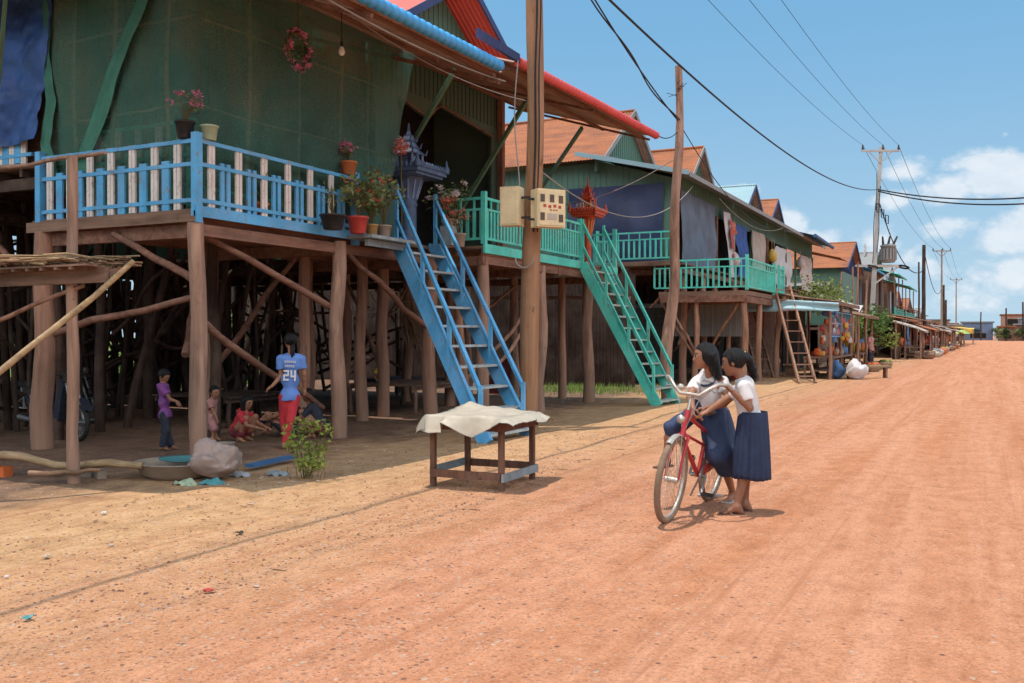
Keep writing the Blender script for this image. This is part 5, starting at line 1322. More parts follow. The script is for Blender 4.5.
p = on_ground(222, 452); m = MB(); m.lathe([(.12, 0), (.13, .02), (.16, .2), (.17, .21), (.14, .2), (.01, .03)], (0, 0, 0), 18); o = m.build('bucket', M['zinc']); o.location = (p.x, p.y, hgt(p.x, p.y)); tag(o, 'small grey bucket behind the pink sack', 'bucket')
a, b = on_ground(249, 466, -.02), on_ground(291, 457, -.02); m = MB(); m.beam(a, b, .12, .04); tag(m.build('plank', M['boardblue']), 'blue painted plank lying on the shaded ground', 'plank')
for px, py, mt, lab in ((240, 471, 'cloth_w', 'crumpled pale plastic bag next to the pink sack'), (213, 480, 'tealplastic', 'small turquoise cup under the pink sack'), (278, 472, 'tableblue', 'bluish rag on the ground by the shrub'), (186, 479, 'palepot', 'white green tin beside the basin')):
    p = on_ground(px, py); m = MB(); m.sheet((-.12, -.06, .02), (.1, -.09, .02), (-.1, .08, .02), (.13, .06, .02), 16, 12, lambda u, v: .05 * math.sin(u * 3.1) * math.sin(v * 3.1) + .05 * noise.noise(V((u * 4, v * 4, px))), .004); o = m.build('plastic_bag', M[mt]); o.location = (p.x, p.y, hgt(p.x, p.y) - .01); o.scale = (1.3, .9, .9); tag(o, lab, 'rubbish')
# shrub with its stick fence
p = on_ground(306, 482); sh = empty('young_shrub', (p.x, p.y, hgt(p.x, p.y)), 0, 'yellow green young shrub at the edge of the shade', 'shrub')
m = MB(); fo = MB()
for i in range(16):
    a = random.random() * 6.28; r = .16 * random.random() ** .5; tip = V((r * 1.35 * math.cos(a), r * 1.35 * math.sin(a), random.uniform(.14, .56))); m.tube([(tip.x * .25, tip.y * .25, -.02), tip * .6, tip], [.005, .004, .002], 5); leaves(fo, tip, .085, 26, .031); leaves(fo, tip * .62, .08, 13, .028)
leaves(fo, RT * -.16 + V((0, 0, .33)), .06, 30, .03)
m.build('stem', M['stem'], sh); fo.build('foliage', M['leafy'], sh)
m = MB()
for i in range(9):
    a = i / 9 * 6.28; m.crooked((.17 * math.cos(a), .17 * math.sin(a), -.03), (.19 * math.cos(a + .2), .19 * math.sin(a + .2), random.uniform(.06, .26)), .005, .004, .02, 3, 5)
m.build('stick_guard', M['stick'], sh)
# ================================================================ stuff under the houses
def slat_bench(label, x0, x1, y0, y1, h, mat='under'):
    c = V(((x0 + x1) / 2, (y0 + y1) / 2, hgt((x0 + x1) / 2, (y0 + y1) / 2))); r = empty('bamboo_bed', c, 0, label, 'bench', 'slatted platforms under the houses')
    m = MB(); dx, dy = (x1 - x0) / 2, (y1 - y0) / 2; n = int(2 * dy / .09)
    for i in range(n): m.beam((-dx, -dy + (i + .5) * 2 * dy / n, h), (dx, -dy + (i + .5) * 2 * dy / n, h), .07, .03)
    m.beam((-dx + .1, -dy, h - .06), (-dx + .1, dy, h - .06), .06, .07); m.beam((dx - .1, -dy, h - .06), (dx - .1, dy, h - .06), .06, .07); m.build('slat_top', M[mat], r)
    for sx in (-1, 1):
        for sy in (-1, 1): m = MB(); m.crooked((sx * (dx - .1), sy * (dy - .1), -.1), (sx * (dx - .1), sy * (dy - .1), h - .06), .045, .04, .02, 4, 7); m.build('leg', M[mat], r)
    return r
slat_bench('low slatted platform behind the red clothed children', -13.2, -11.4, 12.2, 14.0, .5)
slat_bench('slatted platform under the teal porch at left', -12.0, -10.2, 16.2, 18.4, .55, 'plank')
slat_bench('slatted platform deep under the teal porch at right', -14.2, -12.4, 19.5, 21.5, .5)
b = on_x(407, 318, -10.9); m = MB()
for i in range(90):
    a = random.random() * 6.28; r = random.random() * .22; L = random.uniform(.5, 1.2)
    m.tube([b + V((r * .4 * math.cos(a), r * .4 * math.sin(a), .5)), b + V((r * math.cos(a), r * math.sin(a), .0)), b + V((r * 1.5 * math.cos(a) + .1, r * 1.5 * math.sin(a) + random.uniform(-.1, .3), .5 - L))], .008, 4)
m.tube([b + V((0, 0, .4)), b + V((0, 0, 2.9 - b.z))], .01, 5); m.torus(b + V((0, 0, .35)), Z, .13, .02, 14, 5)
tag(m.build('straw_bundle', M['straw']), 'dry straw bundle hanging under the blue stairs', 'straw bundle')
b = on_x(375, 300, -12.0); rk = MB()
for a, c in (((370, 292), (398, 292)), ((370, 292), (383, 313)), ((383, 313), (372, 318)), ((383, 313), (398, 311)), ((382, 275), (382, 313)), ((352, 312), (398, 312))): rk.beam(on_x(*a, -12.0), on_x(*c, -12.0), .03, .03)
rk.beam(on_x(398, 292, -12.0), on_x(398, 330, -12.0), .05, .05)
rk.beam(on_x(352, 312, -12.0), on_x(352, 340, -12.0), .05, .05)
tag(rk.build('drying_rack', M['cloth_beige']), 'pale angular drying rack under the first house', 'rack')
m = MB(); m.prism([(-12.2, 22.6, -.1), (-10.9, 22.8, -.1), (-11.5, 22.7, 1.0)], (0, .05, 0)); tag(m.build('metal_sheet', M['maroon']), 'dark red sheet leaning in the shade behind the teal stairs', 'metal sheet')
m = MB()
for i in range(170): m.beam((-29 + i * .115, 27.5, -1.2), (-29 + i * .115, 27.5, 3.5 + random.uniform(-.15, .1)), .108, .03, V((0, 1, 0)))
m.beam((-29, 27.56, .5), (-9.5, 27.56, .5), .04, .08); m.beam((-29, 27.56, 2.6), (-9.5, 27.56, 2.6), .04, .08)
tag(m.build('plank_fence', M['under']), 'dark plank fence behind the teal stairs', 'fence')
# green bank and bushes behind the houses
k = 0
for x, y, hh, r in ((-25, 13, 2.6, 1.7), (-26, 16.5, 3.0, 2.0), (-24.5, 19.5, 2.4, 1.6), (-26.5, 23, 3.2, 2.1), (-25, 27, 2.8, 1.8), (-28, 32, 3.4, 2.2), (-27.5, 10, 2.7, 1.8), (-29, 38, 3.0, 2.2)):
    bush('bush', (x, y, hgt(x, y) - .1), hh, r, 'leafbr', 900, .13, 'bright green sunlit bush glimpsed between the dark stilts', 'bush', 'bushes behind the stilt houses', 9, False, 'leafy')
# ================================================================ ladders, market stalls, trees and goods along the road
def ladder(label, a, b, w_, n, mat, side):
    a, b = V(a), V(b); r = empty('ladder', b, 0, label, 'ladder', 'wooden ladders'); s = V(side).normalized() * w_ / 2; d = (a - b).normalized()
    for q in (-1, 1): m = MB(b); m.beam(a + s * q, b + s * q, .06, .11, d.cross(V(side))); m.build('rail', M[mat], r)
    for i in range(n):
        p = b.lerp(a, (i + .6) / n); m = MB(b); m.beam(p - s, p + s, .18, .03); m.build('rung', M[mat], r)
    return r
ladder('brown plank ladder leaning on the low teal balcony end', (-6.3, 33.6, 3.2), (-4.95, 30.6, hgt(-4.95, 30.6)), .55, 9, 'post', (.75, .5, 0))
ladder('brown ladder behind the low balcony posts', (-8.2, 35.2, 3.6), (-6.9, 33.9, 0), .6, 9, 'plank', (.6, .6, 0))
m = MB(); m.crooked(on_ground(690, 392), survey(655, 372, 27), .02, .02, .02); 
m = MB(); m.lathe([(.3, 0), (.34, .05), (.36, .8), (.3, .82), (.01, .8)], (0, 0, 0), 16); o = m.build('water_barrel', M['redpot']); o.location = (-7.4, 32.2, 0); tag(o, 'red plastic barrel under the low teal balcony', 'barrel')
def crate(mb, c, s, mi): mb.box(c, s, None, mi)
def stall(label, x, y0, y1, depth, zf, zb, roofm, goods=True, counter=True, seed=0, group='roadside market stalls'):
    r = empty('market_stall', (x, y0, 0), 0, label, 'market stall', group); rn = random.Random(seed); o_ = V((x, y0, 0))
    m = MB(o_); corr((x - depth, y1, zb), (x - depth, y0, zb), (x + .3, y1, zf), (x + .3, y0, zf), .16, .02, 3, .02, m, 0, None, .12); m.beam((x + .28, y0, zf - .06), (x + .28, y1, zf - .06), .05, .1, Z, 0); m.build('roof', M[roofm], r)
    n = max(2, int((y1 - y0) / 2.4))
    for i in range(n + 1):
        y = y0 + .1 + (y1 - y0 - .2) * i / n
        for xx, zt in ((x, zf), (x - depth + .2, zb)): m = MB(o_); m.crooked((xx, y, -.2), (xx, y, zt), .06, .05, .04, 4, 7, rnd=rn); m.build('post', M['post'], r)
    if counter:
        m = MB(o_); m.span(x - .9, x + .1, y0 + .3, y1 - .3, .70, .76); m.span(x - .85, x + .02, y0 + .35, y1 - .35, .25, .29)
        for y in (y0 + .35, (y0 + y1) / 2, y1 - .35):
            for xx in (x - .85, x + .05): m.beam((xx, y, 0), (xx, y, .7), .06, .06, V((1, 0, 0)))
        m.build('counter', M['plank'], r)
    m = MB(o_); m.span(x - depth, x - depth + .06, y0, y1, 0, zb - .3); m.build('back_wall', M['plank' if seed % 2 else 'dark'], r)
    return r
st1 = stall('wooden stall with pale blue tarpaulin and orange packets near the ladder', -4.7, 33.4, 39.4, 3.0, 2.62, 3.15, 'plank', seed=1)
m = MB(); m.sheet((-7.7, 33.1, 2.80), (-4.35, 33.1, 2.58), (-7.7, 32.95, 2.32), (-4.35, 33.0, 2.30), 24, 8, folds(31, .06, 7, 3), .01); tag(m.build('tarpaulin', M['skyroof']), 'pale blue white tarpaulin stretched under the stall roof', 'tarpaulin')
gm = ['orangeg', 'redpot', 'goods_b', 'goods_y', 'goods_w', 'terracotta']
names = {'orangeg': 'orange', 'redpot': 'red', 'goods_b': 'blue', 'goods_y': 'yellow', 'goods_w': 'pale', 'terracotta': 'brown orange'}
rg_ = random.Random(5)
def packet(loc, s, mt, label, group='goods on the roadside stalls', name='packet'):
    m = MB(); m.lathe([(.02, 0), (s * .55, s * .1), (s * .62, s * .5), (s * .56, s * .95), (s * .5, s * 1.05), (s * .52, s * 1.2)], (0, 0, 0), 8, sx=.32); o = m.build(name, M[mt]); o.location = loc; o.rotation_euler = (rg_.uniform(-.1, .1), rg_.uniform(-.1, .1), rg_.uniform(0, 6)); tag(o, label, 'packet', group)
for i in range(16):
    mt = gm[i % 6]; packet((-4.7 - rg_.uniform(0, .7), 33.9 + .32 * i, .765), rg_.uniform(.14, .26), mt, 'bulging %s packet standing on the stall counter' % names[mt])
for i in range(64):
    mt = gm[(0, 0, 1, 5, 3, 0, 4, 2)[rg_.randrange(8)]]; packet((-4.6 - rg_.uniform(0, .45), 33.7 + .085 * i, 1.15 + rg_.uniform(0, 1.05)), rg_.uniform(.09, .21), mt, '%s packet hanging from the stall roof pole' % names[mt])
m = MB()
for z in (1.45, 1.9, 2.3): m.beam((-4.7, 33.5, z), (-4.7, 39.2, z), .03, .03)
for i in range(24): m.beam((-4.7, 33.7 + i * .23, 2.5), (-4.7, 33.7 + i * .23, 1.4), .012, .012, V((1, 0, 0)))
m.build('hanging_rail', M['blue'], st1, None).location = (4.7, -33.4, 0)
p = on_ground(857, 380)
def sackobj(loc, s, mt, label, seed, group=None, sq=.8):
    m = MB(); n1, n2 = 30, 20; vs = []; fs = []
    for j in range(n2 + 1):
        t = j / n2 * math.pi
        for i in range(n1):
            a = i / n1 * 6.283; q = V((s * math.sin(t) * math.cos(a), s * .75 * math.sin(t) * math.sin(a), s * sq * (1 - math.cos(t)))); k = 1 + .42 * noise.noise(q * (1.6 / s) + V((seed, 0, 0))) + .16 * abs(noise.noise(q * (4.5 / s) + V((seed, 3, 0)))); vs.append(V((q.x * k, q.y * k, max(0, q.z * k))))
    for j in range(n2):
        for i in range(n1): fs.append((j * n1 + i, j * n1 + (i + 1) % n1, (j + 1) * n1 + (i + 1) % n1, (j + 1) * n1 + i))
    m.add(vs, fs, 0, True); o = m.build('sack', M[mt]); o.location = loc; o.rotation_euler = (0, 0, seed); tag(o, label, 'sack', group)
sackobj((p.x, p.y, 0), .40, 'sackw', 'white plastic sack slumped in front of the stall', 1.3, sq=.72)
sackobj((p.x - .7, p.y + .5, 0), .3, 'goods_b', 'blue bag behind the white plastic sack', 2.4, sq=.8)
def bench(label, c, L, rz, h=.45, group=None):
    r = empty('bench', (c[0], c[1], 0), rz, label, 'bench', group); m = MB(); m.span(-L / 2, L / 2, -.2, .2, h - .05, h); m.build('seat', M['bamboo'], r)
    for sx in (-1, 1): m = MB(); m.span(sx * (L / 2 - .15) - .03, sx * (L / 2 - .15) + .03, -.17, .17, 0, h - .05); m.build('leg', M['plank'], r)
bench('low plank bench right of the white sack', (-3.6, 34.4), 1.5, YAW - .1)
bench('wide plank bench under the low teal balcony', (-6.0, 36.0), 2.0, 1.2)
specs = [('brown plank stall roof beyond the first stall', -4.6, 40.5, 46, 3, 2.3, 2.9, 'plank'), ('rusty roofed stall beside the round green tree', -4.6, 66, 78, 4.2, 2.5, 3.3, 'rust'), ('shaded stall with plank roof before the dark wooden pole', -4.3, 79, 90, 4.5, 2.6, 3.5, 'plank'),
         ('long brown roofed stall past the dark wooden pole', -4.4, 91, 106, 4.5, 2.3, 3.1, 'plank'), ('low grey roofed stall in the far row', -4.0, 108, 120, 4, 2.3, 3.0, 'grey'), ('rust roofed stall in the far row', -3.6, 124, 140, 4, 2.3, 3.0, 'rust'), ('small stall at the far end of the row', -3.4, 150, 170, 4, 2.4, 3.0, 'plank')]
for i, (lab, x, y0, y1, dp, zf, zb, rm_) in enumerate(specs):
    stall(lab, x, y0, y1, dp, zf, zb, rm_, seed=i + 2)
    for k in range(9):
        mt = gm[rg_.randrange(6)]; packet((x - rg_.uniform(0, .8), y0 + .6 + (y1 - y0 - 1.2) * k / 8, .765), rg_.uniform(.3, .5), mt, '%s goods on the %s' % (names[mt], lab.replace('shaded stall with plank roof', 'plank roofed stall').replace('at the far end of the row', 'at the row end').replace('in the far row', 'in the row')), name='packet')
x_, y_ = -4.1, 58.0
for i, (px, py, s_) in enumerate(((889, 353, .55), (897, 352, .45), (882, 352, .4), (905, 349, .4))):
    p = on_ground(px, py + 2, 0); sackobj((p.x, p.y, 0), s_, ('log', 'bamboo', 'cream', 'sackw')[i], ('large brown sack beside the round green tree', 'tan sack right of the large brown sack', 'cream sack left of the large brown sack', 'pale sack furthest right by the tree')[i], i * 1.7, sq=.55)
c = on_ground(922, 357.5); lp = MB()
for i in range(16):
    L = rg_.uniform(1.0, 1.8); z = .12 + .2 * (i // 8); x = (i % 8) * .3 - 1.2 + rg_.uniform(-.05, .05); a = rg_.gauss(0, .25)
    lp.crooked((x - L / 2 * math.sin(a), -L / 2, z), (x + L / 2 * math.sin(a), L / 2, z), .12, .1, .03, 4, 8)
o = lp.build('log_pile', M['log']); o.location = (c.x, c.y, 0); o.rotation_euler = (0, 0, .9); tag(o, 'heap of brown split logs at the road edge', 'log pile')
pz = on_ground(968, 341.5)
def parasol(label, loc, mat, h=2.3, r=1.5):
    rt_ = empty('parasol', loc, 0, label, 'parasol', 'market parasols'); m = MB(); m.lathe([(r, h - .55), (r * .98, h - .5), (r * .5, h - .16), (.03, h)], (0, 0, 0), 10, smooth=False); m.build('canopy', M[mat], rt_); m = MB(); m.tube([(0, 0, 0), (0, 0, h)], .03, 6); m.build('pole', M['metal'], rt_)
parasol('lime green market parasol far down the road', (-2.9, 142, 0), 'parasol', 2.2, 1.05)
m = MB(); y0_, y1_ = 162, 178; m.sheet((-5.8, y1_, 2.9), (-1.6, y1_, 2.7), (-5.8, y0_, 2.6), (-1.6, y0_, 2.35), 16, 8, folds(40, .08, 9, 2), .02); m.sheet((-5.8, y0_, 2.6), (-1.6, y0_, 2.35), (-5.8, y0_ - .1, 1.95), (-1.6, y0_ - .1, 1.75), 16, 4, folds(41, .05, 9, 2), .02)
for x in (-5.7, -1.7):
    for y in (y0_, y1_): m.tube([(x, y, 0), (x, y, 2.4)], .05, 6, True, 1)
tag(m.build('awning', [M['yellowtarp'], M['post']]), 'long yellow awning far along the left roadside', 'awning')
bush('small_tree', (-5.9, 57.5, 0), 2.9, 1.9, 'leaf', 2600, .12, 'round green tree standing before the transformer pole', 'tree', None, 16, True, 'leafy')
bush('bush', (-6.3, 43.5, 2.5), 1.3, 1.6, 'leafy', 1100, .09, 'yellow green creeper growing on the stall roof', 'bush', None, 10, False, 'leafdry')
bush('bush', (-6.4, 47.5, 2.4), 1.2, 1.5, 'leafdry', 900, .09, 'olive creeper behind the stall roof by thin poles', 'bush', None, 10, False, 'leaf')
bush('bush', (-6.6, 88, 0), 2.2, 1.8, 'leafdry', 900, .14, 'dusty bush beside the dark wooden pole', 'bush', None, 9, False, 'leaf')
m = MB(); m.sheet((-6.9, 45.2, 3.4), (-6.9, 49, 3.3), (-5.0, 44.6, 2.6), (-5.2, 48, 2.7), 18, 12, folds(44, .12, 9, 3), .02); tag(m.build('tarpaulin', M['cloth_w']), 'crumpled white sheet lying on the stall roof', 'tarpaulin')
for i, (x, y, h_) in enumerate(((-6.0, 50.0, 4.9), (-5.9, 51.2, 5.2), (-5.7, 53.0, 4.4), (-5.8, 54.5, 4.8), (-6.4, 49.0, 4.6))):
    m = MB(); m.crooked((x, y, -.2), (x + .1, y, h_), .05, .04, .08, 8, 7); tag(m.build('thin_post', M['post_old']), 'thin bare pole of the group left of the transformer pole', 'post', 'thin bare poles left of the transformer pole')
for i, (px, py, hh, r, d) in enumerate(((998, 333, 3.6, 2.4, 255), (1012, 334, 4.0, 2.8, 250), (1022, 335, 3.4, 2.4, 230), (976, 334, 3.4, 2.4, 270), (988, 334, 4.2, 2.6, 282), (962, 334, 3.8, 2.4, 262), (1005, 334, 2.6, 2.0, 225), (1017, 334, 4.6, 3.0, 285))):
    p = survey(px, 335, d); bush('small_tree', (p.x, p.y, 0), hh, r, 'leafd', 420, .35, 'dark distant tree in front of the far town', 'tree', 'distant trees at the end of the road', 8, True, 'leafdry')
# slope of dust hanging over the far road

# baskets and crates set out before the stalls
def basket(loc, r, h, mt, fillm, label):
    b = empty('basket', loc, 0, label, 'basket', 'baskets and crates before the stalls'); m = MB(); m.lathe([(r * .7, 0), (r * .9, h * .5), (r, h), (r * .94, h), (r * .8, h * .5), (.01, h * .3)], (0, 0, 0), 14); m.build('body', M[mt], b)
    m = MB(); n = 12
    for i in range(n): a = i * 2.4; q = r * .75 * (i / n) ** .5; m.lathe([(.01, -r * .2), (r * .2, -r * .1), (r * .24, r * .05), (r * .12, r * .2), (.01, r * .23)], (q * math.cos(a), q * math.sin(a), h * .95 + r * .12 * (1 - i / n)), 7)
    m.build('contents', M[fillm], b)
def wood_crate(loc, s_, rz, mt, label):
    m = MB(); w_, d_, h_ = s_
    for k in range(3):
        z = (k + .5) * h_ / 3
        for sy in (-1, 1): m.beam((-w_ / 2, sy * d_ / 2, z), (w_ / 2, sy * d_ / 2, z), .018, h_ / 3 * .8)
        for sx in (-1, 1): m.beam((sx * (w_ / 2 - .012), -d_ / 2 + .012, z), (sx * (w_ / 2 - .012), d_ / 2 - .012, z), .018, h_ / 3 * .8)
    for sx in (-1, 1):
        for sy in (-1, 1): m.beam((sx * (w_ / 2 - .03), sy * (d_ / 2 - .03), 0), (sx * (w_ / 2 - .03), sy * (d_ / 2 - .03), h_), .03, .03, V((1, 0, 0)))
    m.span(-w_ / 2 + .03, w_ / 2 - .03, -d_ / 2 + .03, d_ / 2 - .03, .01, .03)
    o = m.build('crate', M[mt]); o.location = loc; o.rotation_euler = (0, 0, rz); tag(o, label, 'crate', 'baskets and crates before the stalls')
cn = ('nearest', 'second', 'third', 'fourth', 'fifth', 'sixth', 'seventh', 'eighth', 'ninth', 'tenth', 'eleventh', 'twelfth')
for i in range(12):
    y = (40.8, 43.6, 45.2, 66.5, 69, 72, 76, 80.5, 87, 93, 97, 103)[i]; x = -3.9 + rg_.uniform(-.2, .35)
    if i % 2: wood_crate((x, y, 0), (.6, .5, .34), rg_.uniform(-.4, .4), 'bamboo', '%s slatted crate along the row of stalls' % cn[i // 2])
    else: basket((x, y, 0), .33, .32, 'straw', ('orangeg', 'leafy', 'goods_y', 'redpot')[i // 2 % 4], '%s round basket along the row of stalls' % cn[i // 2])
for i in range(7):
    y = 67 + i * 5.6; x = -4.6; m = MB(); m.sheet((x, y, 2.25), (x, y + 1.6, 2.25), (x + .1, y, 1.2), (x + .1, y + 1.6, 1.1), 14, 8, folds(60 + i, .05, 9, 3), .01)
    tag(m.build('cloth', M[('boardblue', 'maroon', 'cloth_beige', 'teal', 'cloth_w', 'tarps', 'sacky')[i]]), '%s cloth hanging as a blind under the far stall roofs' % ('blue', 'dark red', 'beige', 'teal', 'white', 'slate', 'pinkish')[i], 'hung cloth')

# more low awnings crowding the verge beyond the round tree
for i, (x, y0, y1, rm_, lab) in enumerate(((-3.5, 62.5, 65.4, 'cloth_beige', 'low pale awning on sticks before the rusty roofed stall'), (-3.3, 70, 76, 'rust', 'low rusty awning standing out past the rusty roofed stall'), (-3.4, 80, 85, 'cloth_beige', 'low pale awning standing out past the plank roofed stall'),
        (-3.2, 92, 98, 'plank', 'low brown awning beside the dark wooden pole'), (-3.3, 99.5, 105, 'goods_w', 'low whitish awning past the dark wooden pole'), (-3.0, 110, 118, 'cloth_beige', 'long pale awning before the thinner power pole'), (-2.8, 127, 136, 'rust', 'rusty low awning near the thinner power pole'), (-2.6, 142, 150, 'goods_w', 'whitish low awning close to the lime parasol'))):
    stall(lab, x, y0, y1, 1.6, 1.75 + .1 * (i % 3), 2.35, rm_, counter=(i % 2 == 0), seed=40 + 2 * i)
for i in range(14):
    y = 63 + i * 5.2; p_ = V((-2.9 + rg_.uniform(-.3, .2), y, 0)); mt = ('log', 'cream', 'sackw', 'terracotta', 'goods_b', 'bamboo', 'maroon')[i % 7]
    sackobj(p_, rg_.uniform(.28, .5), mt, '%s %s lying before the awnings of the stall row' % (('first', 'second')[i // 7], ('brown bundle', 'cream bundle', 'white bundle', 'brick red bundle', 'blue bundle', 'tan bundle', 'dark red bundle')[i % 7]), i * 1.3, 'bundles before the stall row', .55)
# ================================================================ bodies: one continuous surface from blended limbs
class Body:
    def __init__(s, vox): s.p = []; s.vox = vox
    def cone(s, a, b, ra, rb, k=.02): s.p.append(('c', np.array(a, float), np.array(b, float), ra, rb, k))
    def ell(s, c, ax, rad, k=.02): s.p.append(('e', np.array(c, float), np.array([list(v) for v in ax], float), np.array(rad, float), 0, k))
    def bounds(s):
        lo = []; hi = []
        for q in s.p:
            if q[0] == 'c': r = max(q[3], q[4]); lo.append(np.minimum(q[1], q[2]) - r); hi.append(np.maximum(q[1], q[2]) + r)
            else: r = q[3].max(); lo.append(q[1] - r); hi.append(q[1] + r)
        return np.min(lo, 0), np.max(hi, 0)
    def field(s, cuts=()):
        h = s.vox; lo, hi = s.bounds(); lo = lo - 4 * h; hi = hi + 4 * h
        n = np.ceil((hi - lo) / h).astype(int) + 1
        F = np.full(n, 1.0, np.float32)
        for q in s.p:
            k = q[5]; m = k + 4 * h
            if q[0] == 'c': r = max(q[3], q[4]); l = np.minimum(q[1], q[2]) - r - m; u = np.maximum(q[1], q[2]) + r + m
            else: r = q[3].max(); l = q[1] - r - m; u = q[1] + r + m
            i0 = np.clip(np.floor((l - lo) / h).astype(int), 0, n - 1); i1 = np.clip(np.ceil((u - lo) / h).astype(int) + 1, 1, n)
            X = [lo[d] + h * np.arange(i0[d], i1[d]) for d in range(3)]
            P = np.stack(np.meshgrid(*X, indexing='ij'), -1)
            if q[0] == 'c':
                ab = q[2] - q[1]; L2 = max(1e-9, ab @ ab); w_ = P - q[1]; t = np.clip(w_ @ ab / L2, 0, 1)
                d = np.linalg.norm(w_ - t[..., None] * ab, axis=-1) - (q[3] + (q[4] - q[3]) * t)
            else:
                w_ = (P - q[1]) @ q[2].T; k0 = np.linalg.norm(w_ / q[3], axis=-1); k1 = np.linalg.norm(w_ / q[3] ** 2, axis=-1)
                d = k0 * (k0 - 1) / np.maximum(k1, 1e-6)
            sl = tuple(slice(i0[d_], i1[d_]) for d_ in range(3)); A = F[sl]
            hh = np.maximum(k - np.abs(A - d), 0) / max(k, 1e-6)
            F[sl] = np.minimum(A, d) - hh * hh * k * .25
        if cuts:
            X = [lo[d] + h * np.arange(n[d]) for d in range(3)]
            P = np.stack(np.meshgrid(*X, indexing='ij'), -1)
            for c in cuts: F = np.maximum(F, c(P).astype(np.float32))
        return F, lo, h
    def mesh(s, cuts=()):
        F, lo, h = s.field(cuts); I = F < 0; n = np.array(F.shape) - 1
        cnt = np.zeros(n, int); acc = np.zeros((*n, 3)); ne = np.zeros(n, int)
        sh = lambda A, o: A[o[0]:o[0] + n[0], o[1]:o[1] + n[1], o[2]:o[2] + n[2]]
        C = [(i, j, k) for i in (0, 1) for j in (0, 1) for k in (0, 1)]
        for o in C: cnt += sh(I, o)
        act = (cnt > 0) & (cnt < 8); idx = np.argwhere(act)
        G = {o: F[idx[:, 0] + o[0], idx[:, 1] + o[1], idx[:, 2] + o[2]] for o in C}
        ac = np.zeros((len(idx), 3)); nn = np.zeros(len(idx))
        for a in C:
            for d in range(3):
                if a[d]: continue
                b = list(a); b[d] = 1; b = tuple(b); fa, fb = G[a], G[b]; cr = (fa < 0) != (fb < 0)
                t = np.where(cr, fa / np.where(cr, fa - fb, 1), 0); p = np.tile(np.array(a, float), (len(idx), 1)); p[:, d] = t
                ac += p * cr[:, None]; nn += cr
        vert = lo + h * (idx + ac / np.maximum(nn, 1)[:, None])
        vid = np.full(n, -1); vid[act] = np.arange(len(idx)); faces = []
        for d in range(3):
            e, f = [(1, 2), (2, 0), (0, 1)][d]
            A = I.take(range(F.shape[d] - 1), d); B = I.take(range(1, F.shape[d]), d); cr = np.argwhere(A != B)
            for i in cr:
                if i[e] < 1 or i[f] < 1 or i[e] >= n[e] or i[f] >= n[f]: continue
                q = []
                for de, df in ((-1, -1), (0, -1), (0, 0), (-1, 0)):
                    j = i.copy(); j[e] += de; j[f] += df; q.append(vid[tuple(j)])
                if min(q) < 0: continue
                faces.append(q if A[tuple(i)] else q[::-1])
        return vert, faces
def nobj(name, vert, faces, mats, parent, base, smooth_it=1, matfn=None, wrinkle=0, wscale=14):
    me = bpy.data.meshes.new(name); vv = vert - np.array(base)
    if wrinkle:
        for i in range(len(vv)):
            p = V(vv[i]); d = noise.noise_vector(V((p.x * wscale, p.y * wscale, p.z * wscale * .5))) * wrinkle; vv[i] += np.array(d)
    me.from_pydata(vv.tolist(), [], faces)
    for m in (mats if isinstance(mats, (list, tuple)) else [mats]): me.materials.append(m)
    me.polygons.foreach_set('use_smooth', [True] * len(me.polygons))
    if matfn:
        ids = []
        va = vert
        for f in faces: ids.append(matfn(va[f].mean(0)))
        me.polygons.foreach_set('material_index', ids)
    me.update(); o = bpy.data.objects.new(name, me); COL.objects.link(o)
    if parent is not None: o.parent = parent
    return o
def hand(B, wrist, d, pn, s, side, grip=None, k=.008):
    """palm, four unequal bent fingers and a thumb; d = hand direction, pn = palm normal (where the fingers curl to)"""
    d = V(d).normalized(); pn = V(pn); pn = (pn - d * pn.dot(d)).normalized(); sd = d.cross(pn) * side
    w_ = V(wrist); pc = w_ + d * .045 * s
    B.ell(pc, (d, sd, pn), (.045 * s, .034 * s, .016 * s), .012)
    for i, (off, ln) in enumerate(((-.027, .062), (-.009, .072), (.009, .068), (.026, .052))):
        r = .0085 * s; a = w_ + d * (.078 * s) + sd * off * s; c = .9 if grip else .32
        b = a + (d * math.cos(c) + pn * math.sin(c)) * ln * .55 * s + sd * off * .15 * s
        e = b + (d * math.cos(c * 2.3) + pn * math.sin(c * 2.3)) * ln * .5 * s
        B.cone(w_ + d * .05 * s + sd * off * .8 * s, a, r * 1.1, r * 1.05, k); B.cone(a, b, r, r * .95, .004); B.cone(b, e, r * .95, r * .8, .004)
    a = w_ + d * .022 * s - sd * .026 * s; b = a + (d * .6 - sd * .75 + pn * .35).normalized() * .036 * s; e = b + (d * .8 + pn * (.8 if grip else .3)).normalized() * .03 * s
    B.cone(w_ + d * .015 * s - sd * .01 * s, a, .013 * s, .011 * s, .01); B.cone(a, b, .011 * s, .0095 * s, .006); B.cone(b, e, .0095 * s, .008 * s, .004)
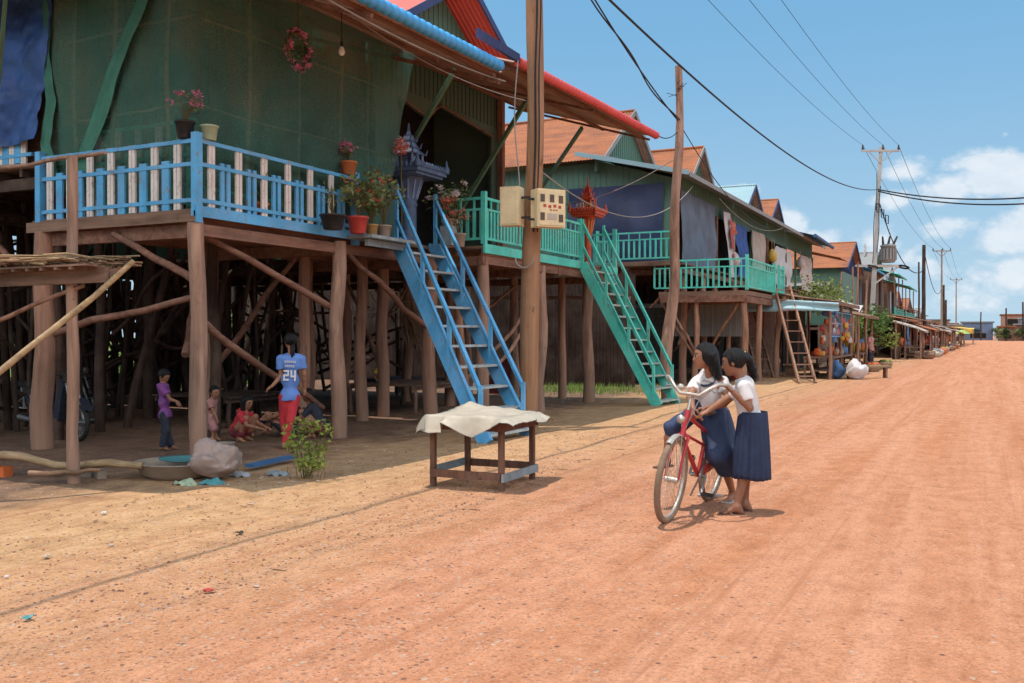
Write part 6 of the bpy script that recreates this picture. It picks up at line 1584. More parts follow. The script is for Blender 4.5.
def person(label, base, s, f, pel, chest, head, hf, sh, arms, legs, skin, hair, clothes, vox=.007, hs=1.0, group=None, up=None):
    """s limb scale; f body facing; pel / chest / head centres; arms {side:(elbow,wrist,handdir,palm,grip)}; legs {side:(knee,ankle,toe dir)}; side +1 = the person's left"""
    f = V(f).normalized(); pel, chest, head = V(pel), V(chest), V(head); sp = (chest - pel).normalized(); L = Z.cross(f).normalized()
    hf = V(hf).normalized(); hl = Z.cross(hf).normalized(); hu = hf.cross(hl); base = V(base)
    nk = chest + sp * .055 * s; B = Body(vox); hr = .1 * hs
    # trunk
    B.ell(chest - sp * .07 * s, (L, f, sp), (sh * .80, .078 * s, .14 * s), .03)
    B.ell(pel.lerp(chest, .42), (L, f, sp), (.098 * s, .075 * s, .14 * s), .04)
    B.ell(pel + sp * .02 * s, (L, f, sp), (.112 * s, .088 * s, .095 * s), .04)
    B.cone(chest - L * sh * .75, chest + L * sh * .75, .042 * s, .042 * s, .04)
    B.cone(nk - sp * .02 * s, head - hu * hr * .45 - hf * hr * .18, .040 * s, .037 * s, .025)
    # head: skull, face, jaw, nose, ears, lips
    B.ell(head + hu * hr * .18 - hf * hr * .12, (hl, hf, hu), (hr * .76, hr * .92, hr * .86), .02)
    B.ell(head - hu * hr * .25 + hf * hr * .22, (hl, hf, hu), (hr * .58, hr * .58, hr * .76), .03)
    B.cone(head - hu * hr * .78 + hf * hr * .48, head - hu * hr * .70 + hf * hr * .40, hr * .26, hr * .30, .03)
    B.cone(head + hu * hr * .02 + hf * hr * .72, head - hu * hr * .26 + hf * hr * .90, hr * .07, hr * .13, .012)
    B.cone(head - hu * hr * .52 + hf * hr * .70 - hl * hr * .14, head - hu * hr * .52 + hf * hr * .70 + hl * hr * .14, hr * .12, hr * .12, .012)
    for q in (-1, 1):
        B.ell(head + hl * q * hr * .74 - hu * hr * .08 - hf * hr * .06, (hl, hf, hu), (hr * .08, hr * .17, hr * .25), .008)
        B.cone(head + hl * q * hr * .16 + hu * hr * .16 + hf * hr * .73, head + hl * q * hr * .46 + hu * hr * .14 + hf * hr * .60, hr * .08, hr * .07, .012)
    J = {}
    for q, (el, wr, hd, pn, gr) in arms.items():
        shd = chest + L * sh * q - sp * .01 * s; el, wr = V(el), V(wr); J['a', q] = (shd, el, wr)
        B.cone(shd, el, .041 * s, .031 * s, .03); B.cone(el, el.lerp(wr, .35), .031 * s, .031 * s, .015); B.cone(el.lerp(wr, .35), wr, .031 * s, .021 * s, .015)
        hand(B, wr, hd, pn, s * .92, q, gr)
    for q, (kn, an, toe) in legs.items():
        hip = pel + L * .068 * s * q - sp * .02 * s; kn, an = V(kn), V(an); toe = V(toe).normalized(); J['l', q] = (hip, kn, an)
        B.cone(hip, kn, .071 * s, .048 * s, .04); B.cone(kn, kn.lerp(an, .35), .046 * s, .047 * s, .02); B.cone(kn.lerp(an, .35), an, .047 * s, .029 * s, .02)
        up_ = V((0, 0, 1)); tl = toe.cross(up_).normalized(); heel = an - toe * .035 * s - up_ * .045 * s; ball = an + toe * .10 * s - up_ * .052 * s
        B.cone(an, heel, .032 * s, .027 * s, .02); B.cone(an - up_ * .015 * s, ball, .033 * s, .022 * s, .03)
        for i in range(5):
            a = ball + tl * (i - 2) * .015 * s; B.cone(a, a + toe * (.045 - .006 * i if q < 0 else .021 + .006 * i) * s - up_ * .004 * s, .0115 * s, .009 * s, .006)
    vert, faces = B.mesh()
    eyes = [np.array(head + hl * q * hr * .31 + hu * hr * .03 + hf * hr * .72) for q in (-1, 1)]; lipc = np.array(head - hu * hr * .52 + hf * hr * .80)
    hla, hua, hfa = np.array(hl), np.array(hu), np.array(hf); brow = [np.array(head + hl * q * hr * .33 + hu * hr * .25 + hf * hr * .7) for q in (-1, 1)]
    def mf(c):
        for e in eyes:
            d = c - e; x, z = (d @ hla) / (hr * .17), (d @ hua) / (hr * .085)
            if x * x + z * z < 1 and abs(d @ hfa) < hr * .25: return 2 if abs(x) < .55 else 1
        for e in brow:
            d = c - e
            if abs(d @ hla) < hr * .2 and abs(d @ hua) < hr * .045 and abs(d @ hfa) < hr * .3: return 2
        d = c - lipc
        if abs(d @ hla) < hr * .22 and abs(d @ hua) < hr * .085 and abs(d @ hfa) < hr * .2: return 3
        return 0
    me = nobj('person', vert, faces, [M[skin], M['eyew'], M['hair'], M['lip']], None, base, matfn=mf)
    me.location = base; tag(me, label, 'person', group)
    # hair
    if hair:
        H = Body(vox); hc = head + hu * hr * .22 - hf * hr * .16
        H.ell(hc, (hl, hf, hu), (hr * .86, hr * .98, hr * .93), .02)
        kind = hair['kind']
        if kind == 'long':
            dn = V(hair.get('dir', -Z)).normalized()
            for q in (-.72, -.4, 0, .4, .72):
                a = head - hf * hr * (.45 + .2 * (1 - abs(q))) + hl * hr * q; H.cone(a, a + dn * hair['len'] - hf * hr * .02, hr * .34, hr * .26, .05)
            for q in (-1, 1): H.cone(head + hl * q * hr * .72 + hu * hr * .3 - hf * hr * .1, head + hl * q * hr * .70 - hu * hr * .65 - hf * hr * .28, hr * .2, hr * .22, .03)
        if kind == 'tail':
            H.cone(head - hf * hr * .75 + hu * hr * .15, head - hf * hr * 1.12 + hu * hr * .05, hr * .26, hr * .2, .03)
            pts = [V(p) for p in hair['pts']]
            for a, b, ra, rb in zip(pts, pts[1:], (.24, .30, .26), (.30, .26, .10)): H.cone(a, b, hr * ra, hr * rb, .03)
        if kind == 'bun': H.ell(head - hf * hr * .98 - hu * hr * .15, (hl, hf, hu), (hr * .3, hr * .3, hr * .3), .02)
        ha, hfn, hun = np.array(head), np.array(hf), np.array(hu); lim = hair.get('front', .42)
        def fc(P):
            d = P - ha; return ((d @ hfn) - hr * lim) * .8 - np.clip((d @ hun) - hr * .45, 0, 1) * 1.6
        v2, f2 = H.mesh([fc]); ho = nobj('hair', v2, f2, M['hair'], me, base)
        for v in ho.data.vertices:                      # combed strands: fine grooves running down the head
            p = v.co + base - head; a_ = math.atan2(p.dot(hl), p.dot(hf)); g_ = noise.noise(V((a_ * 9, p.z * 5, 2))) + .6 * noise.noise(V((a_ * 23, p.z * 7, 5)))
            v.co += (p.normalized() if kind != 'tail' else p.normalized()) * g_ * .0075
        if vox < .007:
            rn_ = random.Random(len(v2)); sm = MB(base)
            for i in range(90):
                if kind == 'long':
                    q = rn_.uniform(-.85, .85); a = head - hf * hr * rn_.uniform(.25, .85) + hl * hr * q - hu * hr * .3; e = a + V(hair.get('dir', -Z)).normalized() * (hair['len'] + rn_.uniform(-.06, .05)) + V((rn_.gauss(0, .012), rn_.gauss(0, .012), 0))
                else:
                    a = V(hair['pts'][1]) + V((rn_.gauss(0, .012), rn_.gauss(0, .012), 0)); e = V(hair['pts'][3]) + V((rn_.gauss(0, .02), rn_.gauss(0, .02), rn_.uniform(-.045, .02)))
                sm.tube([a, a.lerp(e, .5) + V((rn_.gauss(0, .006), rn_.gauss(0, .006), 0)), e], [.0035, .003, .0006], 4, False)
            sm.build('loose_strands', M['hair'], ho)
        if hair.get('band') is not None:
            m = MB(base); p = V(hair['band']); m.torus(p, hair.get('bax', -hf), .022, .011, 14, 6); m.build('hair_band', M['yellowband'], me)
    I = lambda r: r + .011
    # clothes
    if 'shirt' in clothes:
        mat, sl, hem, open_ = clothes['shirt'][:4]; C = Body(vox)
        C.ell(chest - sp * .07 * s, (L, f, sp), (sh * .80 + .013, .078 * s + .014, .14 * s + .012), .03)
        C.ell(pel.lerp(chest, .42), (L, f, sp), (.098 * s + .022, .075 * s + .02, .14 * s), .05)
        C.ell(pel + sp * .02 * s, (L, f, sp), (.112 * s + .018, .088 * s + .018, .095 * s + .012), .05)
        if hem < 0: C.ell(pel - sp * .03 * s, (L, f, sp), (.118 * s + .02, .094 * s + .02, .13 * s), .03)
        C.cone(chest - L * sh * .78, chest + L * sh * .78, .042 * s + .011, .042 * s + .011, .04)
        for q in arms:
            a, e, w_ = J['a', q]
            if sl <= 1: en = a.lerp(e, sl); C.cone(a, en, .041 * s + .014, .041 * s + .018, .02)
            else: C.cone(a, e, .041 * s + .012, .034 * s + .01, .02); C.cone(e, e.lerp(w_, sl - 1), .034 * s + .01, .028 * s + .01, .02)
        hp = np.array(pel + sp * hem); sn = np.array(sp); cn = np.array(nk + sp * .0 * s); nrm = np.array((sp * .86 + f * .5).normalized())
        cuts = [lambda P: -((P - hp) @ sn), lambda P: (P - cn) @ nrm - .012]
        for q in arms:
            if sl <= 1:
                a, e, w_ = J['a', q]; ec = np.array(a.lerp(e, sl)); en = np.array((e - a).normalized()); ac_ = np.array(a)
                cuts.append(lambda P, ec=ec, en=en: np.where(np.linalg.norm(P - ec, axis=-1) < .085, (P - ec) @ en, -1))
        v2, f2 = C.mesh(cuts); so = nobj('shirt', v2, f2, M[mat], me, base, wrinkle=.013, wscale=13)
        J['shirt'] = so
        if open_ == 'collar':
            m = MB(base); pts = []
            for i in range(15):
                a = math.pi * (-.0 + i / 14 * 2); pts.append(nk - sp * .012 + L * math.sin(a) * .088 * s + f * (.012 + math.cos(a) * .080 * s) - sp * (.075 * s * max(0, math.cos(a)) + .012))
            m.tube(pts, .010, 6); m.build('collar_trim', M['navyl'], so)
            m = MB(base)
            for q in (-1, 1): m.prism([nk - sp * .035 * s + f * .075 * s, nk + L * q * .07 * s + f * .03 * s - sp * .015, nk + L * q * .075 * s + f * .055 * s - sp * .065 * s], f * .012)
            m.build('collar', M[mat], so)
        if open_ == 'shirtcollar':
            m = MB(base); pts = []
            for i in range(15):
                a = math.pi * 2 * i / 14; pts.append(nk + L * math.sin(a) * .052 * s + f * (math.cos(a) * .048 * s) - sp * .02 * max(0, math.cos(a)))
            m.tube(pts, .015, 7); m.build('collar', M[mat], so)
    if 'pants' in clothes:
        mat, ln, fl_ = clothes['pants']; C = Body(vox)
        C.ell(pel + sp * .02 * s, (L, f, sp), (.112 * s + .011, .088 * s + .011, .095 * s + .01), .04)
        for q in legs:
            h_, kn, an = J['l', q]
            if ln <= 1: C.cone(h_, h_.lerp(kn, ln), .071 * s + .014, .06 * s + .014 + fl_, .03)
            else: C.cone(h_, kn, .071 * s + .012, .048 * s + .013 + fl_, .03); C.cone(kn, kn.lerp(an, ln - 1), .048 * s + .013 + fl_, .034 * s + .013 + fl_, .02)
        tp = np.array(pel + sp * .085 * s); sn = np.array(sp)
        v2, f2 = C.mesh([lambda P: (P - tp) @ sn]); nobj('trousers', v2, f2, M[mat], me, base, wrinkle=.010, wscale=10)
    return me, J

# ================================================================ bicycle
def bicycle(label, base, rz, lean, mats, detail=True, group=None):
    fr_, ch, ty = mats; R = .345; root = empty('bicycle', base, rz, label, 'bicycle', group); root.rotation_euler = (0, lean, rz)
    # local: heading +Y, rear axle at the origin column, z up
    WB = 1.13; ra, fa = V((0, 0, R)), V((0, WB, R))
    for nm, c in (('rear_wheel', ra), ('front_wheel', fa)):
        w_ = empty(nm, (0, 0, 0)); w_.parent = root
        m = MB(); m.torus(c, (1, 0, 0), R - .025, .026, 56, 9); m.build('tyre', M[ty], w_)
        m = MB(); m.torus(c, (1, 0, 0), R - .048, .014, 48, 6); m.build('rim', M['chrome'], w_)
        m = MB(); m.tube([c - V((.05, 0, 0)), c + V((.05, 0, 0))], .024, 10); m.tube([c - V((.075, 0, 0)), c + V((.075, 0, 0))], .008, 8)
        for i in range(32):
            a = i / 32 * 6.283; b = a + .42 * (1 if i % 2 else -1); m.tube([c + V(((.03 if i % 4 < 2 else -.03), .02 * math.cos(b), .02 * math.sin(b))), c + V((0, (R - .05) * math.cos(a), (R - .05) * math.sin(a)))], .0017, 3, False)
        m.build('hub_and_spokes', M['chrome'], w_)
        m = MB(); n = 22; a0, a1 = (.25, 3.3) if nm == 'rear_wheel' else (1.05, 1.95); vs = []
        for i in range(n + 1):
            a = a0 + (a1 - a0) * i / n
            for x, rr_ in ((-.026, R + .004), (-.018, R + .014), (0, R + .018), (.018, R + .014), (.026, R + .004)): vs.append(c + V((x, rr_ * math.cos(a), rr_ * math.sin(a))))
        m.add(vs, [(i * 5 + j, i * 5 + j + 1, i * 5 + j + 6, i * 5 + j + 5) for i in range(n) for j in range(4)], 0, True)
        for a in (a0 + .25, a1 - .25):
            for x in (-.03, .03): m.tube([c + V((x * 1.6, 0, 0)), c + V((x, (R + .01) * math.cos(a), (R + .01) * math.sin(a)))], .004, 5)
        m.build('mudguard', M['chrome' if nm == 'front_wheel' else 'metal'], w_)
    bb = V((0, .43, .29)); st = V((0, .27, .74)); hb, ht = V((0, WB - .155, .69)), V((0, WB - .225, .88))
    m = MB(); m.tube([bb, st], .018, 10); m.tube([bb, hb - V((0, 0, .03))], .02, 10); m.tube([st - V((0, -.02, .10)), ht - V((0, -.01, .04))], .017, 10); m.tube([st.lerp(bb, .45), hb + V((0, 0, .01))], .013, 8); m.tube([hb - V((0, -.01, .03)), ht], .022, 10)
    for x in (-.055, .055): m.tube([ra + V((x, 0, 0)), bb + V((x * .5, 0, 0))], .010, 7); m.tube([ra + V((x, 0, 0)), st + V((x * .35, 0, -.03))], .010, 7)
    m.build('frame', M[fr_], root)
    m = MB()
    for x in (-.055, .055): m.tube([fa + V((x, 0, 0)), fa + V((x, -.035, .15)), hb + V((x * .9, .005, -.02)), hb + V((x * .4, 0, .0))], [.009, .011, .014, .014], 8)
    m.build('fork', M[fr_], root)
    m = MB(); top = ht + V((0, -.04, .115)); m.tube([ht, top], .014, 8); m.tube([top, top + V((0, .03, .01))], .02, 8)
    k = top + V((0, .03, .015))
    for sx in (-1, 1): m.tube([k, k + V((sx * .08, .02, .0)), k + V((sx * .14, .0, .05)), k + V((sx * .20, -.06, .10)), k + V((sx * .255, -.16, .10)), k + V((sx * .265, -.24, .07))], .0145, 9)
    hbar = m.build('handlebar', M['chrome'], root)
    for sx in (-1, 1):
        m = MB(); m.tube([k + V((sx * .256, -.165, .099)), k + V((sx * .266, -.26, .064))], .018, 9); m.build('grip', M['cloth_w' if detail else 'rubber'], hbar)
        m = MB(); m.tube([k + V((sx * .17, -.0, .055)), k + V((sx * .20, .01, .04)), k + V((sx * .245, -.12, .055))], .006, 6); m.tube([k + V((sx * .17, .0, .055)), k + V((sx * .08, .03, -.05)), hb], .004, 5); m.build('brake_lever', M['metal'], hbar)
    m = MB(); m.lathe([(.012, -.015), (.03, -.01), (.032, .01), (.015, .028)], k + V((.09, -.02, .04)), 12); m.build('bell', M['chrome'], hbar)
    m = MB(); m.lathe([(.012, -.04), (.03, -.008), (.034, .008), (.0, .014)], hb + V((0, .09, .13)), 14, R=Matrix.Rotation(-math.pi / 2, 3, 'X')); m.beam(hb + V((0, .0, .13)), hb + V((0, .07, .13)), .02, .02); m.build('headlamp', M['chrome'], root)
    m = MB(); sc_ = st + V((0, -.04, .09)); vs = []; n = 14
    for i in range(n + 1):
        t = i / n; y = -.14 + .28 * t; wd = .10 * (1 - t) ** .7 + .02
        if i == 0: wd = .05
        for a in range(8): q = a / 8 * 6.283; vs.append(sc_ + V((wd * math.cos(q), y, .03 * math.sin(q) + .03 * (1 - t) ** 2 - .01)))
    m.add(vs, [(i * 8 + j, i * 8 + (j + 1) % 8, (i + 1) * 8 + (j + 1) % 8, (i + 1) * 8 + j) for i in range(n) for j in range(8)], 0, True); m.add(vs[:8], [tuple(range(8))]); m.add(vs[-8:], [tuple(reversed(range(8)))]); m.tube([st, sc_], .013, 8); m.build('saddle', M['seat'], root)
    m = MB(); z = R * 2 + .06
    for x in (-.06, 0, .06): m.tube([(x, -.18, z), (x, .20, z)], .007, 6)
    for y in (-.18, .02, .19): m.tube([(-.06, y, z), (.06, y, z)], .007, 6)
    for x in (-.06, .06): m.tube([(x, -.1, z), (x, 0, R)], .006, 6)
    m.build('rear_rack', M['metal'], root)
    m = MB(); m.tube([bb + V((-.06, 0, 0)), bb + V((.06, 0, 0))], .018, 8); m.lathe([(.085, -.004), (.085, .004)], bb + V((-.045, 0, 0)), 22, R=Matrix.Rotation(math.pi / 2, 3, 'Y'))
    p1, p2 = bb + V((-.075, .10, -.13)), bb + V((.075, -.10, .13)); m.beam(bb + V((-.07, 0, 0)), p1, .014, .02, V((1, 0, 0))); m.beam(bb + V((.07, 0, 0)), p2, .014, .02, V((1, 0, 0)))
    ck = m.build('crank', M['metal'], root)
    for p, sx in ((p1, -1), (p2, 1)): m = MB(); m.box(p + V((sx * .055, 0, 0)), (.095, .06, .022)); m.build('pedal', M['rubber'], ck)
    m = MB(); m.beam(bb + V((-.052, 0, .05)), ra + V((-.052, 0, .04)), .012, .07); m.build('chain_guard', M[fr_], root)
    m = MB(); m.tube([ra + V((.04, .05, 0)), V((.16, .03, .02))], .009, 6); m.build('kickstand', M['metal'], root)
    return root
BX, BY = -2.20, 8.34
bike = bicycle('old red bicycle with chrome handlebar held by two schoolgirls', (BX, BY, hgt(BX, BY)), math.pi - .03, -.115, ('bikered', 'chrome', 'tyre'))
bz = hgt(BX, BY)

# ---- schoolgirl standing at the handlebar (profile, facing the bicycle)
def at(px, py, d): return survey(px, py, d)
fg = V((-.97, -.24, 0)); base = V((-1.84, 7.88, hgt(-1.84, 7.88))); zb = base.z
d0 = base.dot(FW)
pel = at(752, 424, d0 + .02); chest = at(743, 385, d0); head = at(733, 362, d0)
Lg = Z.cross(fg.normalized())
g2, J2 = person('schoolgirl in white blouse and navy skirt standing with tied back ponytail', base, .92, fg, pel, chest, head, V((-.96, -.12, -.22)), .125,
    {1: (at(750, 408, d0 - .17), at(729, 388, d0 - .16), V((-.75, -.3, .45)), V((-.4, .2, -.85)), True), -1: (at(724, 404, d0 + .17), at(707, 408, d0 + .1), V((-.9, -.3, -.1)), V((0, 0, -1)), True)},
    {1: (at(747, 464, d0 - .07) + V((0, 0, 0)), V((base.x + .02, base.y - .09, zb + .075)), V((-.9, -.42, 0))), -1: (at(745, 464, d0 + .06), V((base.x + .05, base.y + .09, zb + .075)), V((-.95, -.2, 0)))},
    'skin2', {'kind': 'tail', 'front': .30, 'pts': [at(744, 353, d0 + .02), at(749, 360, d0 + .03), at(753, 369, d0 + .03), at(754, 378, d0 + .03)], 'band': at(744, 354, d0 + .02), 'bax': V((.8, .3, -.2))},
    {'shirt': ('shirt', .62, .05, 'shirtcollar')}, .0058, 1.0, 'schoolgirls with the bicycle')
def skirt(parent, base, pel, fdir, z_w, z_h, rw, rh, shift, pleats=22, name='skirt', mat='navy'):
    f_ = V(fdir).normalized(); l_ = Z.cross(f_); m = MB(base); n = pleats * 6; rows = 16; vs = []
    for j in range(rows + 1):
        t = j / rows; z = z_w + (z_h - z_w) * t; c = V((pel.x, pel.y, 0)) + V(shift) * t; e = 1 - (1 - t) ** 1.7
        for i in range(n):
            a = i / n * 6.283; pl = 1 + (.012 + .075 * t) * (math.sin(a * pleats) * .6 + .7 * noise.noise(V((math.cos(a) * 2.2, math.sin(a) * 2.2, t * 1.2))))
            rx = rw[0] + (rh[0] - rw[0]) * e; ry = rw[1] + (rh[1] - rw[1]) * e
            vs.append(c + f_ * ry * math.cos(a) * pl + l_ * rx * math.sin(a) * pl + Z * (z + .018 * t * noise.noise(V((math.cos(a), math.sin(a), 4)))))
    inner = [v + (V((pel.x, pel.y, v.z)) - v) * .05 for v in vs]; N = len(vs)
    fs = [(j * n + i, j * n + (i + 1) % n, (j + 1) * n + (i + 1) % n, (j + 1) * n + i) for j in range(rows) for i in range(n)]
    m.add(vs + inner, fs + [tuple(k_ + N for k_ in reversed(q)) for q in fs] + [(rows * n + i, rows * n + (i + 1) % n, N + rows * n + (i + 1) % n, N + rows * n + i) for i in range(n)], 0, True)
    return m.build(name, M[mat], parent)
zw = at(752, 415, d0).z
pw = at(753, 418, d0)
skirt(g2, base, pw, fg, zw + .03, at(750, 478, d0).z, (.134, .118), (.180, .152), at(751.5, 478, d0) - V((0, 0, at(751.5, 478, d0).z)) - V((pw.x, pw.y, 0)), 18)

# ---- schoolgirl astride the bicycle
base = V((-2.06, 8.42, hgt(-2.06, 8.42))); zb = base.z; fb_ = V((-.28, -.96, 0))
pel = V((-2.17, 8.16, zb + .845)); chest = at(710, 381, 8.16); head = at(704.5, 356, 8.10)
pedal = V((-2.43, 7.78, zb + .36))
g1, J1 = person('schoolgirl with loose black hair sitting astride the red bicycle', base, .94, fb_, pel, chest, head, V((-.95, -.36, -.05)), .128,
    {-1: (at(690, 397, 7.98), at(693, 408, 7.75), V((.1, -.5, -.85)), V((.5, .5, 0)), True), 1: (at(728, 398, 8.0), at(708, 411, 7.8), V((-.75, -.5, -.4)), V((0, .2, -1)), True)},
    {-1: (V((-2.36, 7.75, zb + .705)), pedal + V((0, .05, .07)), V((-.25, -.95, -.1))), 1: (V((-2.02, 8.05, zb + .47)), V((-2.0, 8.42, zb + .075)), V((-.2, -.95, 0)))},
    'skin', {'kind': 'long', 'len': .165, 'front': .28, 'dir': V((.28, .1, -1))}, {'shirt': ('shirt', .58, .06, 'collar')}, .0058, 1.0, 'schoolgirls with the bicycle')
S = Body(.008)
hp = J1['l', 1]; hq = J1['l', -1]
S.ell(pel + V((0, 0, .02)), (V((1, 0, 0)), V((0, 1, 0)), Z), (.135, .12, .13), .04)
S.cone(hq[0], hq[1] + V((-.01, -.01, .0)), .072, .050, .04); S.cone(hq[1] + V((-.01, -.01, 0)), hq[1].lerp(hq[2], .12), .050, .054, .03); S.cone(hq[0].lerp(hq[1], .4), hq[0].lerp(hq[1], .75) - V((0, 0, .09)), .05, .035, .05)
S.cone(hp[0], hp[1], .10, .105, .05); S.cone(hp[1], hp[1] + V((.03, .12, -.13)), .105, .10, .05); S.cone(hp[0] + V((.05, .1, -.05)), hp[1] + V((.05, .18, -.10)), .08, .09, .06)
S.cone(hq[0] + V((.05, -.02, -.02)), hp[1] + V((-.02, -.1, .0)), .075, .07, .06)
tp = pel.z + .10
v2, f2 = S.mesh([lambda P: P[..., 2] - tp]); sk1 = nobj('skirt', v2, f2, M['navyl'], g1, base, wrinkle=.018, wscale=8)
m = MB(base)
for i in range(1): m.lathe([(.115, 0), (.12, .045)], (pel.x, pel.y, pel.z + .075), 24, sy=.85)
m.build('waistband', M['navy'], sk1)
def sandal(parent, base, an, toe, mat='sandal'):
    toe = V(toe).normalized(); m = MB(base); c = an + toe * .04 - V((0, 0, .068)); m.beam(c - toe * .10, c + toe * .11, .075, .018); m.tube([c + toe.cross(Z) * .036 + V((0, 0, .0)), c + toe * .04 + V((0, 0, .045)), c - toe.cross(Z) * .036], .008, 6); m.build('sandal', M[mat], parent)
sandal(g1, base, J1['l', -1][2], (-.25, -.95, 0)); sandal(g1, base, J1['l', 1][2], (-.2, -.95, 0), 'cloth_w')
sandal(g2, V(g2.location), J2['l', 1][2], (-.9, -.42, 0)); sandal(g2, V(g2.location), J2['l', -1][2], (-.95, -.2, 0))
# white sandal left on the road
p = on_ground(710, 500); m = MB(); m.beam((-.11, 0, .012), (.11, 0, .012), .08, .02); m.tube([(.04, .035, .02), (.02, 0, .055), (.04, -.035, .02)], .007, 6); o = m.build('sandal', M['goods_w']); o.location = (p.x, p.y, hgt(p.x, p.y)); o.rotation_euler = (0, 0, .35); tag(o, 'pale flip flop lying on the road behind the rear wheel', 'sandal')

# ---- people in the shade
ns = 'people in the shade under the first house'
def G(px, py):
    p = on_ground(px, py, -.06); p.z = hgt(p.x, p.y); return p
# woman walking in a blue football shirt and red trousers
b = G(289, 447); b = b + V((0, 0, 0)); dd = b.dot(FW); f = V((-.55, .80, 0)).normalized(); l = Z.cross(f)
A = lambda px, py, o=0: survey(px, py, dd + o)
w1, Jw = person('person walking in a blue football shirt and red trousers with dark cap', b, 1.0, f, A(289.5, 396), A(291, 358), A(290, 341), V((-.75, .55, -.1)), .15,
    {1: (A(281, 376, .0), A(272, 386, -.12), V((-.7, -.2, -.45)), V((.3, .5, -.3)), False), -1: (A(304, 374, .06), A(304, 388, .16), V((0, .3, -1)), V((-1, 0, 0)), False)},
    {1: (A(284, 421, .05), V((b.x - .05, b.y + .02, b.z + .08)), f), -1: (A(290, 420, -.05), V((b.x + .0, b.y - .10, b.z + .08)), f)},
    'skin', {'kind': 'tail', 'front': .25, 'pts': [A(292, 343, .0), A(292.5, 348, -.04), A(292.5, 353, -.06), A(292, 358, -.07)]}, {'shirt': ('jersey', .62, -.06, 'none'), 'pants': ('redcl', 1.9, .0)}, .0085, 1.0, ns)
# printing on the back of the shirt: two short text lines and the number 24
dg = {'2': [(0, .96, .66, .2), (.46, .6, .2, .4), (0, .48, .66, .2), (0, .16, .2, .36), (0, -.02, .66, .2)], '4': [(0, .48, .2, .68), (0, .38, .66, .2), (.44, -.02, .2, 1.18)]}
bk = Jw['shirt']; rgt = -l; upw = (A(291, 358) - A(289.5, 396)).normalized(); m = MB(b)
rgt = f.cross(upw).normalized()
def spot(u, v):
    p = A(291, 358) + rgt * u + upw * (v - .01); return p - f * (.098 + .012 * math.cos(u * 12))
def patch(u0, v0, w_, h_):
    n = 4
    for i in range(n):
        a, c_ = u0 + w_ * i / n, u0 + w_ * (i + 1) / n; q = [spot(a, v0), spot(c_, v0), spot(c_, v0 + h_), spot(a, v0 + h_)]; m.prism(q, -f * .006)
x0 = -.085
for ch in '24':
    for (u, v, w_, h_) in dg[ch]: patch(x0 + u * .115, -.30 + v * .125, w_ * .115, h_ * .125)
    x0 += .095
for row, z, n in ((0, -.055, 6), (1, -.115, 5)):
    for i in range(n):
        u = -.075 + i * .026 + .01 * row; patch(u, z, .018, .007); patch(u, z + .012, .006, .018); patch(u + .011, z + .008, .006, .024)
m.build('print', M['shirt'], bk)
# boy in purple
b = G(165, 449); dd = b.dot(FW); f = V((.55, -.1, 0)).normalized(); f = V((.75, .35, 0)).normalized()
person('boy standing in purple shirt and dark trousers looking at his hands', b, .70, f, A(165, 414), A(163, 386), A(164, 376), V((.8, .2, -.55)), .105,
    {1: (A(169, 399, .1), A(178, 402, .02), V((.7, -.2, -.5)), V((-.3, 0, -.6)), False), -1: (A(171, 400, -.1), A(176, 401, -.1), V((.6, 0, -.7)), V((0, .3, -.5)), False)},
    {1: (A(165, 431, .07), b + V((.02, .08, .06)), f), -1: (A(166, 431, -.06), b + V((.03, -.08, .06)), f)}, 'skin2', {'kind': 'short', 'front': .4}, {'shirt': ('purple', .6, -.05, 'shirtcollar'), 'pants': ('darkpant', 1.9, .01)}, .0085, .86, ns)
# toddler in pink striped clothes
b = G(214, 440); dd = b.dot(FW); f = V((.6, .1, 0)).normalized()
person('small child standing in pink striped shirt and shorts', b, .56, f, A(212, 417), A(212, 401), A(214.5, 392), V((.85, -.1, -.25)), .082,
    {1: (A(211, 410, .1), A(214, 419, .12), V((.2, 0, -1)), V((0, -1, 0)), False), -1: (A(213, 411, -.08), A(217, 420, -.1), V((.2, 0, -1)), V((0, 1, 0)), False)},
    {1: (A(213, 428, .06), b + V((0, .06, .05)), f), -1: (A(214, 428, -.05), b + V((.02, -.06, .05)), f)}, 'skin', {'kind': 'short', 'front': .25}, {'shirt': ('pinkcl', .7, -.06, 'none'), 'pants': ('pinkcl', .95, .02)}, .0085, .84, ns)
# girl in red squatting
def squat(label, b, sc, f, sh, hairk, clothes, skin, hfx, reach, lean=.16, hs=.9, wide=.13):
    f = V(f).normalized(); l = Z.cross(f); pel = b + V((0, 0, .17 * sc)) - f * .06 * sc; chest = pel + V((0, 0, .30 * sc)) + f * lean * sc; head = chest + V((0, 0, .185 * sc + .02)) + f * .05
    arms = {}; legs = {}
    for q in (-1, 1):
        kn = b + f * .22 * sc + l * q * wide * sc + V((0, 0, .42 * sc)); an = b + f * .06 * sc + l * q * .10 * sc + V((0, 0, .07 * sc)); legs[q] = (kn, an, f + l * q * .2)
        el = chest + f * .16 * sc + l * q * (sh + .03) - V((0, 0, .17 * sc)); wr = el + f * reach * sc - l * q * .07 * sc - V((0, 0, .05 * sc)); arms[q] = (el, wr, f - l * q * .2 - Z * .2, V((0, 0, -1)), False)
    return person(label, b, sc, f, pel, chest, head, hfx, sh, arms, legs, skin, hairk, clothes, .0085, hs, ns)
b = G(240, 440); squat('girl in red squatting on the ground beside the small child', b, .86, (.9, .1, 0), .115, {'kind': 'long', 'len': .13, 'front': .35}, {'shirt': ('redcl', .7, -.04, 'none'), 'pants': ('maroon', 1.8, .015)}, 'skin', V((.9, -.1, -.35)), .2)
